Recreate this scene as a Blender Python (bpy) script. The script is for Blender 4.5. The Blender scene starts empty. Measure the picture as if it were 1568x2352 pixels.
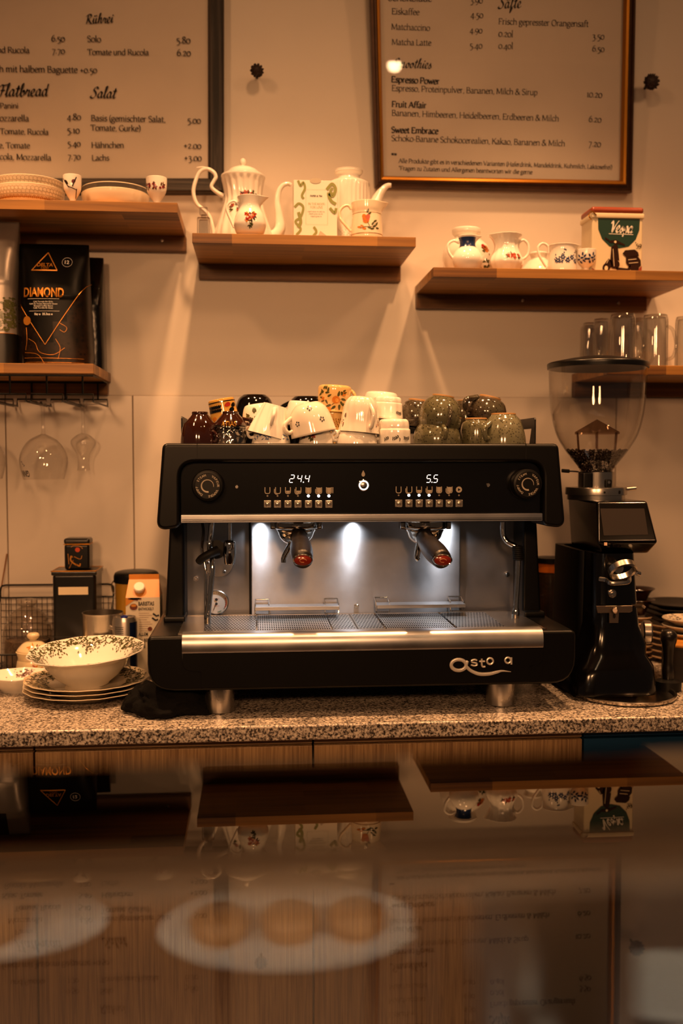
import bpy, bmesh, math, random
from mathutils import Vector, Matrix

sc = bpy.context.scene
R = math.radians
PI = math.pi
# ------------------------------------------------------------------ camera
CAM = Vector((0.0, -2.40, 1.40))
YAW, PITCH = R(4.9), R(3.2)
FPX = 35 / 36 * 2352
AX = Vector((math.sin(YAW) * math.cos(PITCH), math.cos(YAW) * math.cos(PITCH), -math.sin(PITCH)))
RT = Vector((math.cos(YAW), -math.sin(YAW), 0))
UP = RT.cross(AX)
cd = bpy.data.cameras.new('camera')
cam = bpy.data.objects.new('camera', cd)
sc.collection.objects.link(cam)
cam.matrix_world = Matrix(((RT.x, UP.x, -AX.x, CAM.x), (RT.y, UP.y, -AX.y, CAM.y), (RT.z, UP.z, -AX.z, CAM.z), (0, 0, 0, 1)))
cd.sensor_fit = 'VERTICAL'; cd.sensor_height = 36; cd.sensor_width = 24; cd.lens = 35
cd.clip_start = 0.02
cd.dof.use_dof = True; cd.dof.focus_distance = 1.92; cd.dof.aperture_fstop = 2.0
sc.camera = cam
# ------------------------------------------------------------------ picture settings
sc.view_settings.view_transform = 'Standard'
sc.view_settings.look = 'None'
sc.view_settings.gamma = 1
sc.view_settings.exposure = 0.0
sc.view_settings.use_curve_mapping = False
cy = sc.cycles
cy.max_bounces = 8; cy.diffuse_bounces = 3; cy.glossy_bounces = 4; cy.transmission_bounces = 4; cy.transparent_max_bounces = 24
cy.caustics_reflective = False; cy.caustics_refractive = False
cy.sample_clamp_indirect = 4.0
cy.use_denoising = True


def lin(h):
    if not isinstance(h, str):
        return tuple(h)
    h = h.lstrip('#')
    c = [int(h[i:i + 2], 16) / 255 for i in (0, 2, 4)]
    return tuple(x / 12.92 if x <= .04045 else ((x + .055) / 1.055) ** 2.4 for x in c)


# ------------------------------------------------------------------ light
WARM = (1.0, 0.49, 0.20)
world = bpy.data.worlds.new('evening_cafe'); sc.world = world
world.use_nodes = True
bg = world.node_tree.nodes['Background']
bg.inputs[0].default_value = (1.0, 0.64, 0.42, 1)
bg.inputs[1].default_value = 0.06


def lamp(name, kind, loc, aim, energy, color=WARM, size=.05, cone=90, blend=.5):
    d = bpy.data.lights.new(name, kind)
    d.energy = energy; d.color = color
    if kind == 'SPOT':
        d.spot_size = R(cone); d.spot_blend = blend; d.shadow_soft_size = size
    elif kind == 'POINT':
        d.shadow_soft_size = size
    elif kind == 'AREA':
        if isinstance(size, tuple):
            d.shape = 'RECTANGLE'; d.size, d.size_y = size
        else:
            d.shape = 'DISK'; d.size = size
    o = bpy.data.objects.new(name, d); sc.collection.objects.link(o)
    o.location = loc
    if aim is not None:
        o.rotation_euler = (Vector(aim) - Vector(loc)).to_track_quat('-Z', 'Y').to_euler()
    return o


SPOT_Z = 2.86
SPOTS = ((-.68, 116), (.02, 98), (.66, 106), (1.36, 98))           # ceiling spots in a row in front of the wall
for sx, se in SPOTS:
    lamp('wall_spot_light', 'SPOT', (sx, -.54, SPOT_Z - .02), (sx, -.45, 0), se, size=.035, cone=76, blend=.9)
# unseen lamps added as ambient fill, service side and guests' side: (place, aim, power, cone, radius)
ROOM_FILL = (((.30, -1.40, 3.12), (.10, 0, 1.10), 34, 92, .10), ((-1.3, -1.9, 3.12), (-.1, 0, 1.2), 38, 86, .12), ((1.7, -2.0, 3.12), (.9, 0, 1.4), 30, 86, .12))
GUEST_FILL = (((-.75, -3.5, 2.25), (-.05, 0, 1.12), 118, 44, .16), ((.15, -3.7, 2.25), (.25, 0, 1.06), 92, 42, .16))
for p, q, e, c, rr in ROOM_FILL + GUEST_FILL:
    lamp('room_fill_light', 'SPOT', (p[0], p[1], p[2] - .06), q, e, color=(1, .485, .205), size=rr, cone=c, blend=1.0)


# ------------------------------------------------------------------ pixel -> place
def ray(px, py):
    return AX + RT * ((px - 784) / FPX) - UP * ((py - 1176) / FPX)


def P(px, py, y):
    d = ray(px, py)
    return CAM + d * ((y - CAM.y) / d.y)


def Q(px, py, z):
    d = ray(px, py)
    return CAM + d * ((z - CAM.z) / d.z)


def X(px, y, z):
    k = (px - 784) / FPX
    dy, dz = y - CAM.y, z - CAM.z
    return (k * (dy * AX.y + dz * AX.z) - dy * RT.y - dz * RT.z) / (RT.x - k * AX.x)


def mpp(p):
    return (Vector(p) - CAM).dot(AX) / FPX


# ------------------------------------------------------------------ mesh builder
def spline(pts, n=6, closed=False):
    pts = [Vector(p) for p in pts]
    m = len(pts); out = []
    rng = range(m) if closed else range(m - 1)
    for i in rng:
        if closed:
            a, b, c, d = pts[i - 1], pts[i], pts[(i + 1) % m], pts[(i + 2) % m]
        else:
            b, c = pts[i], pts[i + 1]
            a = pts[i - 1] if i else b * 2 - c
            d = pts[i + 2] if i + 2 < m else c * 2 - b
        for k in range(n):
            t = k / n
            out.append(.5 * ((2 * b) + (c - a) * t + (2 * a - 5 * b + 4 * c - d) * t * t + (3 * b - a - 3 * c + d) * t ** 3))
    if not closed:
        out.append(pts[-1])
    return out


def sprof(prof, n=4):
    """smooth a lathe profile; a repeated point keeps a corner"""
    segs = [[prof[0]]]
    for p in prof[1:]:
        if p == segs[-1][-1]:
            segs.append([p])
        else:
            segs[-1].append(p)
    out = []
    for s_ in segs:
        q = [(max(v.x, 0), v.y) for v in spline([(a, b, 0) for a, b in s_], n)] if len(s_) > 2 else s_
        out += q if not out else q[1:] if q[0] == out[-1] else q
    return out


def rad(prof, z):
    """outer radius of a profile at height z"""
    best = 0
    for (r0, z0), (r1, z1) in zip(prof, prof[1:]):
        if min(z0, z1) - 1e-9 <= z <= max(z0, z1) + 1e-9:
            t = 0 if z1 == z0 else (z - z0) / (z1 - z0)
            best = max(best, r0 + (r1 - r0) * t)
    return best or max(r for r, _ in prof)


class MB:
    def __init__(s):
        s.v, s.f, s.m = [], [], []
        s.bev = False

    def add(s, vs, fs, mi=0, mat=None):
        o = len(s.v)
        s.v += [mat @ Vector(v) if mat else Vector(v) for v in vs]
        s.f += [tuple(i + o for i in f) for f in fs]
        s.m += [mi] * len(fs)
        return s

    def bm(s, b, mi=0, mat=None):
        b.verts.index_update()
        s.add([v.co.copy() for v in b.verts], [[v.index for v in f.verts] for f in b.faces], mi, mat)
        b.free()
        return s

    def box(s, a, b, mi=0, bev=0, seg=2, mat=None):
        a, b = Vector(a), Vector(b)
        x = bmesh.new()
        bmesh.ops.create_cube(x, size=1)
        for v in x.verts:
            v.co = Vector((a[i] + (b[i] - a[i]) * (v.co[i] + .5) for i in range(3)))
        if bev:
            s.bev = True
            bmesh.ops.bevel(x, geom=x.edges[:], offset=bev, segments=seg, affect='EDGES', profile=.5)
        bmesh.ops.recalc_face_normals(x, faces=x.faces[:])
        return s.bm(x, mi, mat)

    def prism(s, pts, vec, mi=0, bev=0, seg=2, both=False, mat=None):
        """polygon (3D points) extruded by vec; the first cap's rim is rounded by bev"""
        x = bmesh.new(); vec = Vector(vec)
        f = [x.verts.new(Vector(p)) for p in pts]
        b = [x.verts.new(Vector(p) + vec) for p in pts]
        n = len(f)
        f1 = x.faces.new(f); f2 = x.faces.new(b[::-1])
        for i in range(n):
            x.faces.new((f[i], b[i], b[(i + 1) % n], f[(i + 1) % n]))
        bmesh.ops.recalc_face_normals(x, faces=x.faces[:])
        if bev:
            s.bev = True
            e = set(f1.edges) | (set(f2.edges) if both else set())
            bmesh.ops.bevel(x, geom=list(e), offset=bev, segments=seg, affect='EDGES', profile=.5)
        return s.bm(x, mi, mat)

    def lathe(s, prof, n=40, mi=0, mat=None, flute=None, sx=1, sy=1):
        vs, fs, rings = [], [], []
        for (r, z) in prof:
            if r < 1e-6:
                rings.append([len(vs)]); vs.append((0, 0, z)); continue
            ring = []
            for k in range(n):
                a = 2 * PI * k / n
                q = r
                if flute:
                    q = r + flute(a, z, r)
                ring.append(len(vs)); vs.append((q * math.sin(a) * sx, -q * math.cos(a) * sy, z))
            rings.append(ring)
        for a, b in zip(rings, rings[1:]):
            if len(a) == 1 and len(b) == 1:
                continue
            for k in range(n):
                k2 = (k + 1) % n
                if len(a) == 1:
                    fs.append((a[0], b[k2], b[k]))
                elif len(b) == 1:
                    fs.append((a[k], a[k2], b[0]))
                else:
                    fs.append((a[k], a[k2], b[k2], b[k]))
        return s.add(vs, fs, mi, mat)

    def tube(s, pts, r, n=10, mi=0, closed=False, flat=1.0, mat=None):
        pts = [Vector(p) for p in pts]
        m = len(pts)
        rs = r if isinstance(r, (list, tuple)) else [r] * m
        if len(rs) != m:
            k = len(rs) - 1
            rs = [rs[min(int(i / (m - 1) * k), k - 1)] * (1 - (i / (m - 1) * k - min(int(i / (m - 1) * k), k - 1))) +
                  rs[min(int(i / (m - 1) * k), k - 1) + 1] * (i / (m - 1) * k - min(int(i / (m - 1) * k), k - 1)) for i in range(m)]
        vs, fs = [], []
        up = None
        for i, p in enumerate(pts):
            t = (pts[(i + 1) % m] - pts[i - 1]) if closed or 0 < i < m - 1 else (pts[1] - pts[0] if i == 0 else pts[-1] - pts[-2])
            t.normalize()
            if up is None:
                up = Vector((0, 1, 0)) if abs(t.y) < .9 else Vector((0, 0, 1))
            u = (up - t * up.dot(t))
            if u.length < 1e-4:
                u = Vector((1, 0, 0)) - t * t.x
            u.normalize(); up = u
            w = t.cross(u)
            for k in range(n):
                a = 2 * PI * k / n
                vs.append(p + u * (math.cos(a) * rs[i] * flat) + w * (math.sin(a) * rs[i]))
        rng = range(m) if closed else range(m - 1)
        for i in rng:
            for k in range(n):
                a, b = i * n, ((i + 1) % m) * n
                fs.append((a + k, a + (k + 1) % n, b + (k + 1) % n, b + k))
        if not closed:
            fs.append(tuple(range(n))[::-1]); fs.append(tuple((m - 1) * n + k for k in range(n)))
        return s.add(vs, fs, mi, mat)

    def cyl(s, a, b, r, mi=0, n=24, bev=0):
        a, b = Vector(a), Vector(b)
        L = (b - a).length
        q = (b - a).to_track_quat('Z', 'Y').to_matrix().to_4x4()
        bv = bev or 0
        prof = [(0, 0), (r - bv, 0), (r, bv), (r, L - bv), (r - bv, L), (0, L)] if bv else [(0, 0), (r, 0), (r, L), (0, L)]
        return s.lathe(prof, n, mi, Matrix.Translation(a) @ q)

    def poly(s, pts, mi=0, mat=None):
        return s.add(pts, [tuple(range(len(pts)))], mi, mat)

    def build(s, name, mats, parent=None, loc=None, org=None, smooth=40, label=None, flip=False):
        me = bpy.data.meshes.new(name)
        o3 = Vector(org) if org is not None else None
        vs = [v - o3 for v in s.v] if o3 is not None else s.v
        me.from_pydata(vs, [], s.f)
        if not isinstance(mats, (list, tuple)):
            mats = [mats]
        for m in mats:
            me.materials.append(m)
        me.polygons.foreach_set('material_index', s.m)
        me.polygons.foreach_set('use_smooth', [True] * len(s.f))
        me.update()
        try:
            me.set_sharp_from_angle(angle=R(smooth))
        except Exception:
            pass
        o = bpy.data.objects.new(name, me)
        sc.collection.objects.link(o)
        if s.bev:
            wn = o.modifiers.new('flat_faces', 'WEIGHTED_NORMAL'); wn.keep_sharp = True; wn.weight = 100
        if parent is not None:
            o.parent = parent
        if loc is not None:
            o.location = loc
        elif org is not None and parent is None:
            o.location = o3
        if label:
            o['label'] = label
        return o


def tag(o, label, cat, group=None):
    o['label'] = label; o['category'] = cat
    if group:
        o['group'] = group
    return o


def thing(name, loc, label, cat, group=None, rot=None):
    o = bpy.data.objects.new(name, None)
    o.empty_display_size = .02
    sc.collection.objects.link(o)
    o.location = loc
    if rot:
        o.rotation_euler = rot
    return tag(o, label, cat, group)


def struct(name, mb, mats, **k):
    o = mb.build(name, mats, **k)
    o['kind'] = 'structure'
    return o


class Spot:
    """a place on a surface: pixel column px, depth y, height z; l() turns traced pixels into local metres"""
    def __init__(s, px, y, z, base):
        s.px, s.base = px, base
        s.o = Vector((X(px, y, z), y, z)); s.s = mpp(s.o)

    def l(s, px, py, dy=0.0):
        return Vector(((px - s.px) * s.s, dy, (s.base - py) * s.s))

    def prof(s, pr):
        return [(r * s.s, h * s.s) for r, h in pr]


def shell(prof, t, n=4):
    """closed vessel from an outer profile that starts on the axis: outer side, lip, inner side"""
    out = sprof(prof, n)
    H = out[-1][1]; r = out[-1][0]
    inner = []
    zmin = None
    for (a, b) in reversed(out[:-1]):
        if a - t <= 0:
            break
        inner.append((a - t, max(b, t * 1.3)))
    return out + [(r - t * .3, H + t * .35), (r - t * .8, H + t * .2)] + inner + [(0, t * 1.3)]
# ------------------------------------------------------------------ materials
_mc = {}


def M(name, col, rough=.5, metal=0, spec=.5, coat=0, emit=0, ecol=None, aniso=0, bump=0, bscale=200, sheen=0, var=0, vscale=8):
    if name in _mc:
        return _mc[name]
    m = bpy.data.materials.new(name); m.use_nodes = True
    nt = m.node_tree; b = nt.nodes['Principled BSDF']
    c = lin(col)
    b.inputs['Base Color'].default_value = (*c, 1)
    b.inputs['Roughness'].default_value = rough
    b.inputs['Metallic'].default_value = metal
    b.inputs['Specular IOR Level'].default_value = spec
    b.inputs['Coat Weight'].default_value = coat
    b.inputs['Coat Roughness'].default_value = .05
    b.inputs['Anisotropic'].default_value = aniso
    if sheen:
        b.inputs['Sheen Weight'].default_value = sheen
    if emit:
        b.inputs['Emission Color'].default_value = (*lin(ecol or col), 1)
        b.inputs['Emission Strength'].default_value = emit
    tc = nt.nodes.new('ShaderNodeTexCoord')
    if var:
        nz = nt.nodes.new('ShaderNodeTexNoise'); nz.inputs['Scale'].default_value = vscale; nz.inputs['Detail'].default_value = 5
        rp = nt.nodes.new('ShaderNodeValToRGB')
        rp.color_ramp.elements[0].color = (*[x * (1 - var) for x in c], 1); rp.color_ramp.elements[1].color = (*[min(1, x * (1 + var)) for x in c], 1)
        rp.color_ramp.elements[0].position = .3; rp.color_ramp.elements[1].position = .7
        nt.links.new(tc.outputs['Object'], nz.inputs['Vector']); nt.links.new(nz.outputs['Fac'], rp.inputs['Fac']); nt.links.new(rp.outputs['Color'], b.inputs['Base Color'])
    if bump:
        nz = nt.nodes.new('ShaderNodeTexNoise'); nz.inputs['Scale'].default_value = bscale; nz.inputs['Detail'].default_value = 4
        bp = nt.nodes.new('ShaderNodeBump'); bp.inputs['Strength'].default_value = bump; bp.inputs['Distance'].default_value = .002
        nt.links.new(tc.outputs['Object'], nz.inputs['Vector']); nt.links.new(nz.outputs['Fac'], bp.inputs['Height']); nt.links.new(bp.outputs['Normal'], b.inputs['Normal'])
    _mc[name] = m
    return m


def N(nt, kind, **kw):
    n = nt.nodes.new(kind)
    for k, v in kw.items():
        if k[0] == '_':
            n.inputs[k[1:].replace('_', ' ')].default_value = v
        else:
            setattr(n, k, v)
    return n


def wood(name, dark, light, axis=0, scale=1.0, rough=.45, coord='Object', contrast=.5, stave=0, spec=.4):
    m = bpy.data.materials.new(name); m.use_nodes = True
    nt = m.node_tree; b = nt.nodes['Principled BSDF']; L = nt.links.new
    tc = N(nt, 'ShaderNodeTexCoord')
    mp = N(nt, 'ShaderNodeMapping')
    sc3 = [70 * scale] * 3; sc3[axis] = 2.2 * scale
    mp.inputs['Scale'].default_value = sc3
    L(tc.outputs[coord], mp.inputs['Vector'])
    n1 = N(nt, 'ShaderNodeTexNoise', _Scale=1.0, _Detail=6.0, _Roughness=.6, _Distortion=.6)
    L(mp.outputs[0], n1.inputs['Vector'])
    mp2 = N(nt, 'ShaderNodeMapping')
    s2 = [9 * scale] * 3; s2[axis] = .7 * scale
    mp2.inputs['Scale'].default_value = s2
    L(tc.outputs[coord], mp2.inputs['Vector'])
    n2 = N(nt, 'ShaderNodeTexNoise', _Scale=1.0, _Detail=3.0)
    L(mp2.outputs[0], n2.inputs['Vector'])
    mx = N(nt, 'ShaderNodeMath', operation='MULTIPLY_ADD'); mx.inputs[1].default_value = contrast; 
    L(n1.outputs['Fac'], mx.inputs[0]); 
    m3 = N(nt, 'ShaderNodeMath', operation='MULTIPLY'); m3.inputs[1].default_value = 1 - contrast
    L(n2.outputs['Fac'], m3.inputs[0]); L(m3.outputs[0], mx.inputs[2])
    fac = mx.outputs[0]
    if stave:
        br = N(nt, 'ShaderNodeTexBrick', _Scale=1.0, _Mortar_Size=0.0)
        br.inputs['Color1'].default_value = (0, 0, 0, 1); br.inputs['Color2'].default_value = (1, 1, 1, 1)
        br.inputs['Brick Width'].default_value = .31; br.inputs['Row Height'].default_value = stave
        L(tc.outputs[coord], br.inputs['Vector'])
        ad = N(nt, 'ShaderNodeMath', operation='MULTIPLY_ADD'); ad.inputs[1].default_value = .30
        L(br.outputs['Color'], ad.inputs[0]); L(fac, ad.inputs[2]); fac = ad.outputs[0]
    rp = N(nt, 'ShaderNodeValToRGB')
    rp.color_ramp.elements[0].position = .40 if not stave else .48; rp.color_ramp.elements[0].color = (*lin(dark), 1)
    rp.color_ramp.elements[1].position = .62 if not stave else .84; rp.color_ramp.elements[1].color = (*lin(light), 1)
    L(fac, rp.inputs['Fac']); L(rp.outputs['Color'], b.inputs['Base Color'])
    b.inputs['Roughness'].default_value = rough
    b.inputs['Specular IOR Level'].default_value = spec
    bp = N(nt, 'ShaderNodeBump', _Strength=.12, _Distance=.002)
    L(n1.outputs['Fac'], bp.inputs['Height']); L(bp.outputs['Normal'], b.inputs['Normal'])
    return m


def thin_glass(name, tint=(1, 1, 1), edge=(.75, .75, .75), base=.04, k=1.0, rough=.0, epow=2.0):
    """thin pane or blown wall: see-through straight on, mirror-like at grazing view"""
    m = bpy.data.materials.new(name); m.use_nodes = True
    nt = m.node_tree; L = nt.links.new
    nt.nodes.remove(nt.nodes['Principled BSDF'])
    out = nt.nodes['Material Output']
    lw = N(nt, 'ShaderNodeLayerWeight', _Blend=.5)
    pw = N(nt, 'ShaderNodeMath', operation='POWER'); pw.inputs[1].default_value = 5; L(lw.outputs['Facing'], pw.inputs[0])
    ma = N(nt, 'ShaderNodeMath', operation='MULTIPLY_ADD'); ma.inputs[1].default_value = (1 - base) * k; ma.inputs[2].default_value = base * k; L(pw.outputs[0], ma.inputs[0])
    ma.use_clamp = True
    pe = N(nt, 'ShaderNodeMath', operation='POWER'); pe.inputs[1].default_value = epow; L(lw.outputs['Facing'], pe.inputs[0])
    mc = N(nt, 'ShaderNodeMix', data_type='RGBA')
    mc.inputs[6].default_value = (*tint, 1); mc.inputs[7].default_value = (*edge, 1); L(pe.outputs[0], mc.inputs[0])
    tr = N(nt, 'ShaderNodeBsdfTransparent'); L(mc.outputs[2], tr.inputs['Color'])
    gl = N(nt, 'ShaderNodeBsdfGlossy'); gl.inputs['Roughness'].default_value = rough
    mx = N(nt, 'ShaderNodeMixShader'); L(ma.outputs[0], mx.inputs[0]); L(tr.outputs[0], mx.inputs[1]); L(gl.outputs[0], mx.inputs[2])
    L(mx.outputs[0], out.inputs['Surface'])
    return m


def granite(name):
    m = bpy.data.materials.new(name); m.use_nodes = True
    nt = m.node_tree; b = nt.nodes['Principled BSDF']; L = nt.links.new
    tc = N(nt, 'ShaderNodeTexCoord')
    v = N(nt, 'ShaderNodeTexNoise', _Scale=215.0, _Detail=3.0, _Roughness=.7); L(tc.outputs['Object'], v.inputs['Vector'])
    r = N(nt, 'ShaderNodeValToRGB'); L(v.outputs['Fac'], r.inputs['Fac'])
    e = r.color_ramp.elements
    e[0].position = .36; e[0].color = (*lin('#2a2523'), 1)
    e[1].position = .62; e[1].color = (*lin('#dacfc0'), 1)
    for p, c in ((.43, '#5d544d'), (.47, '#8d8278'), (.54, '#bfb3a6')):
        q = e.new(p); q.color = (*lin(c), 1)
    v2 = N(nt, 'ShaderNodeTexVoronoi', _Scale=330.0); L(tc.outputs['Object'], v2.inputs['Vector'])
    r2 = N(nt, 'ShaderNodeValToRGB'); L(v2.outputs['Color'], r2.inputs['Fac'])
    r2.color_ramp.elements[0].position = .12; r2.color_ramp.elements[0].color = (.16, .15, .15, 1)
    r2.color_ramp.elements[1].position = .32; r2.color_ramp.elements[1].color = (1, 1, 1, 1)
    mx = N(nt, 'ShaderNodeMix', data_type='RGBA', blend_type='MULTIPLY'); mx.inputs[0].default_value = .75
    L(r.outputs['Color'], mx.inputs[6]); L(r2.outputs['Color'], mx.inputs[7]); L(mx.outputs[2], b.inputs['Base Color'])
    b.inputs['Roughness'].default_value = .22
    return m


def brushed(name, col, rough=.3, axis=0, aniso=.6, var=.12, bump=.06):
    """stainless steel brushed along one axis"""
    m = bpy.data.materials.new(name); m.use_nodes = True
    nt = m.node_tree; b = nt.nodes['Principled BSDF']; L = nt.links.new
    tc = N(nt, 'ShaderNodeTexCoord'); mp = N(nt, 'ShaderNodeMapping')
    s3 = [900, 900, 900]; s3[axis] = 6
    mp.inputs['Scale'].default_value = s3; L(tc.outputs['Object'], mp.inputs['Vector'])
    n1 = N(nt, 'ShaderNodeTexNoise', _Scale=1.0, _Detail=3.0); L(mp.outputs[0], n1.inputs['Vector'])
    n2 = N(nt, 'ShaderNodeTexNoise', _Scale=14.0, _Detail=5.0); L(tc.outputs['Object'], n2.inputs['Vector'])
    c = lin(col)
    rp = N(nt, 'ShaderNodeValToRGB'); L(n2.outputs['Fac'], rp.inputs['Fac'])
    rp.color_ramp.elements[0].position = .3; rp.color_ramp.elements[1].position = .7
    rp.color_ramp.elements[0].color = (*[x * (1 - var) for x in c], 1); rp.color_ramp.elements[1].color = (*[min(1, x * (1 + var)) for x in c], 1)
    L(rp.outputs['Color'], b.inputs['Base Color'])
    b.inputs['Metallic'].default_value = 1
    mr = N(nt, 'ShaderNodeMapRange'); mr.inputs[3].default_value = rough * .75; mr.inputs[4].default_value = rough * 1.3
    L(n2.outputs['Fac'], mr.inputs[0]); L(mr.outputs[0], b.inputs['Roughness'])
    b.inputs['Anisotropic'].default_value = aniso
    if axis == 0:
        tg = N(nt, 'ShaderNodeCombineXYZ'); tg.inputs[1].default_value = .6; tg.inputs[2].default_value = .8
        L(tg.outputs[0], b.inputs['Tangent'])
    bp = N(nt, 'ShaderNodeBump', _Strength=bump, _Distance=.0006)
    L(n1.outputs['Fac'], bp.inputs['Height']); L(bp.outputs['Normal'], b.inputs['Normal'])
    return m


def perforated(name, w, h, mortar, offset=.5):
    """steel sheet with rows of punched square holes"""
    m = bpy.data.materials.new(name); m.use_nodes = True
    nt = m.node_tree; b = nt.nodes['Principled BSDF']; L = nt.links.new
    tc = N(nt, 'ShaderNodeTexCoord')
    br = N(nt, 'ShaderNodeTexBrick', _Scale=1.0, _Mortar_Size=mortar, _Mortar_Smooth=.1)
    br.offset = offset
    br.inputs['Brick Width'].default_value = w; br.inputs['Row Height'].default_value = h
    for k, v in (('Color1', (0, 0, 0, 1)), ('Color2', (0, 0, 0, 1)), ('Mortar', (1, 1, 1, 1))):
        br.inputs[k].default_value = v
    mp = N(nt, 'ShaderNodeMapping'); mp.inputs['Scale'].default_value = (1, .2, 1)
    L(tc.outputs['Object'], mp.inputs['Vector']); L(mp.outputs[0], br.inputs['Vector'])
    mc = N(nt, 'ShaderNodeMix', data_type='RGBA'); mc.inputs[6].default_value = (.012, .010, .009, 1); mc.inputs[7].default_value = (.62, .60, .57, 1)
    L(br.outputs['Color'], mc.inputs[0]); L(mc.outputs[2], b.inputs['Base Color']); L(br.outputs['Color'], b.inputs['Metallic'])
    b.inputs['Roughness'].default_value = .33
    sp = N(nt, 'ShaderNodeMath', operation='MULTIPLY'); sp.inputs[1].default_value = .5
    L(br.outputs['Color'], sp.inputs[0]); L(sp.outputs[0], b.inputs['Specular IOR Level'])
    return m


def speckled(name, base, dark, light, scale=120, rough=.12):
    m = bpy.data.materials.new(name); m.use_nodes = True
    nt = m.node_tree; b = nt.nodes['Principled BSDF']; L = nt.links.new
    tc = N(nt, 'ShaderNodeTexCoord')
    v = N(nt, 'ShaderNodeTexVoronoi', _Scale=scale, _Randomness=1.0); L(tc.outputs['Object'], v.inputs['Vector'])
    r = N(nt, 'ShaderNodeValToRGB'); L(v.outputs['Distance'], r.inputs['Fac'])
    r.color_ramp.elements[0].position = .22; r.color_ramp.elements[0].color = (1, 1, 1, 1)
    r.color_ramp.elements[1].position = .36; r.color_ramp.elements[1].color = (0, 0, 0, 1)
    n2 = N(nt, 'ShaderNodeTexNoise', _Scale=22.0, _Detail=6.0, _Roughness=.65); L(tc.outputs['Object'], n2.inputs['Vector'])
    r2 = N(nt, 'ShaderNodeValToRGB'); L(n2.outputs['Fac'], r2.inputs['Fac'])
    r2.color_ramp.elements[0].position = .35; r2.color_ramp.elements[0].color = (*lin(base), 1)
    r2.color_ramp.elements[1].position = .68; r2.color_ramp.elements[1].color = (*lin(light), 1)
    mx = N(nt, 'ShaderNodeMix', data_type='RGBA'); mx.inputs[7].default_value = (*lin(dark), 1)
    ml = N(nt, 'ShaderNodeMath', operation='MULTIPLY'); ml.inputs[1].default_value = .7
    L(r.outputs['Color'], ml.inputs[0]); L(ml.outputs[0], mx.inputs[0]); L(r2.outputs['Color'], mx.inputs[6]); L(mx.outputs[2], b.inputs['Base Color'])
    b.inputs['Roughness'].default_value = rough
    b.inputs['Coat Weight'].default_value = .6
    return m


def ceramic(name, col, rough=.09, coat=.4):
    return M(name, col, rough=rough, spec=.6, coat=coat)


WHITE = ceramic('white_porcelain', '#f1ebe0')
CREAM = ceramic('cream_porcelain', '#ecdcc0')
OAK = wood('oak_shelf', '#5f3c1c', '#b5803e', 0, 1.0, .42, stave=.045, contrast=.6)
OAK_CLEAT = wood('oak_cleat', '#432a14', '#7d5428', 0, 1.2, .5)
CAB = wood('cabinet_veneer', '#7c5f42', '#b09066', 2, 2.7, .4, contrast=.75)
GRAN = granite('speckled_granite')
BLACK_PAINT = M('black_satin_paint', '#080706', rough=.36, spec=.24, bump=.01, bscale=900)
BLACK_GLOSS = M('black_gloss', '#060505', rough=.08, spec=.5)
BLACK_PLASTIC = M('black_plastic', '#090807', rough=.40, spec=.26)
BLACK_RUBBER = M('black_rubber', '#0a0908', rough=.6, spec=.3)
STEEL = brushed('brushed_steel', '#8e9094', .42, 0, .85, .16, .16)
STEEL_BAR = brushed('steel_bar', '#c2c3c6', .30, 0, .3, .05)
STEEL_SIDE = brushed('steel_side', '#85868a', .36, 2, .4)
CHROME = M('chrome', '#d6d2cc', rough=.07, metal=1)
SATIN = M('satin_steel', '#bdb6ad', rough=.25, metal=1)
BRASS = M('gold_foil', '#c98a2e', rough=.25, metal=1)
GLASS = thin_glass('clear_glass', (.97, .97, .97), (.55, .52, .50), .05, 1.2, 0, 2.6)
INK = M('dark_ink', '#1d1612', rough=.7)
WHITE_PRINT = M('white_print', '#e6e0d6', rough=.5)
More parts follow.
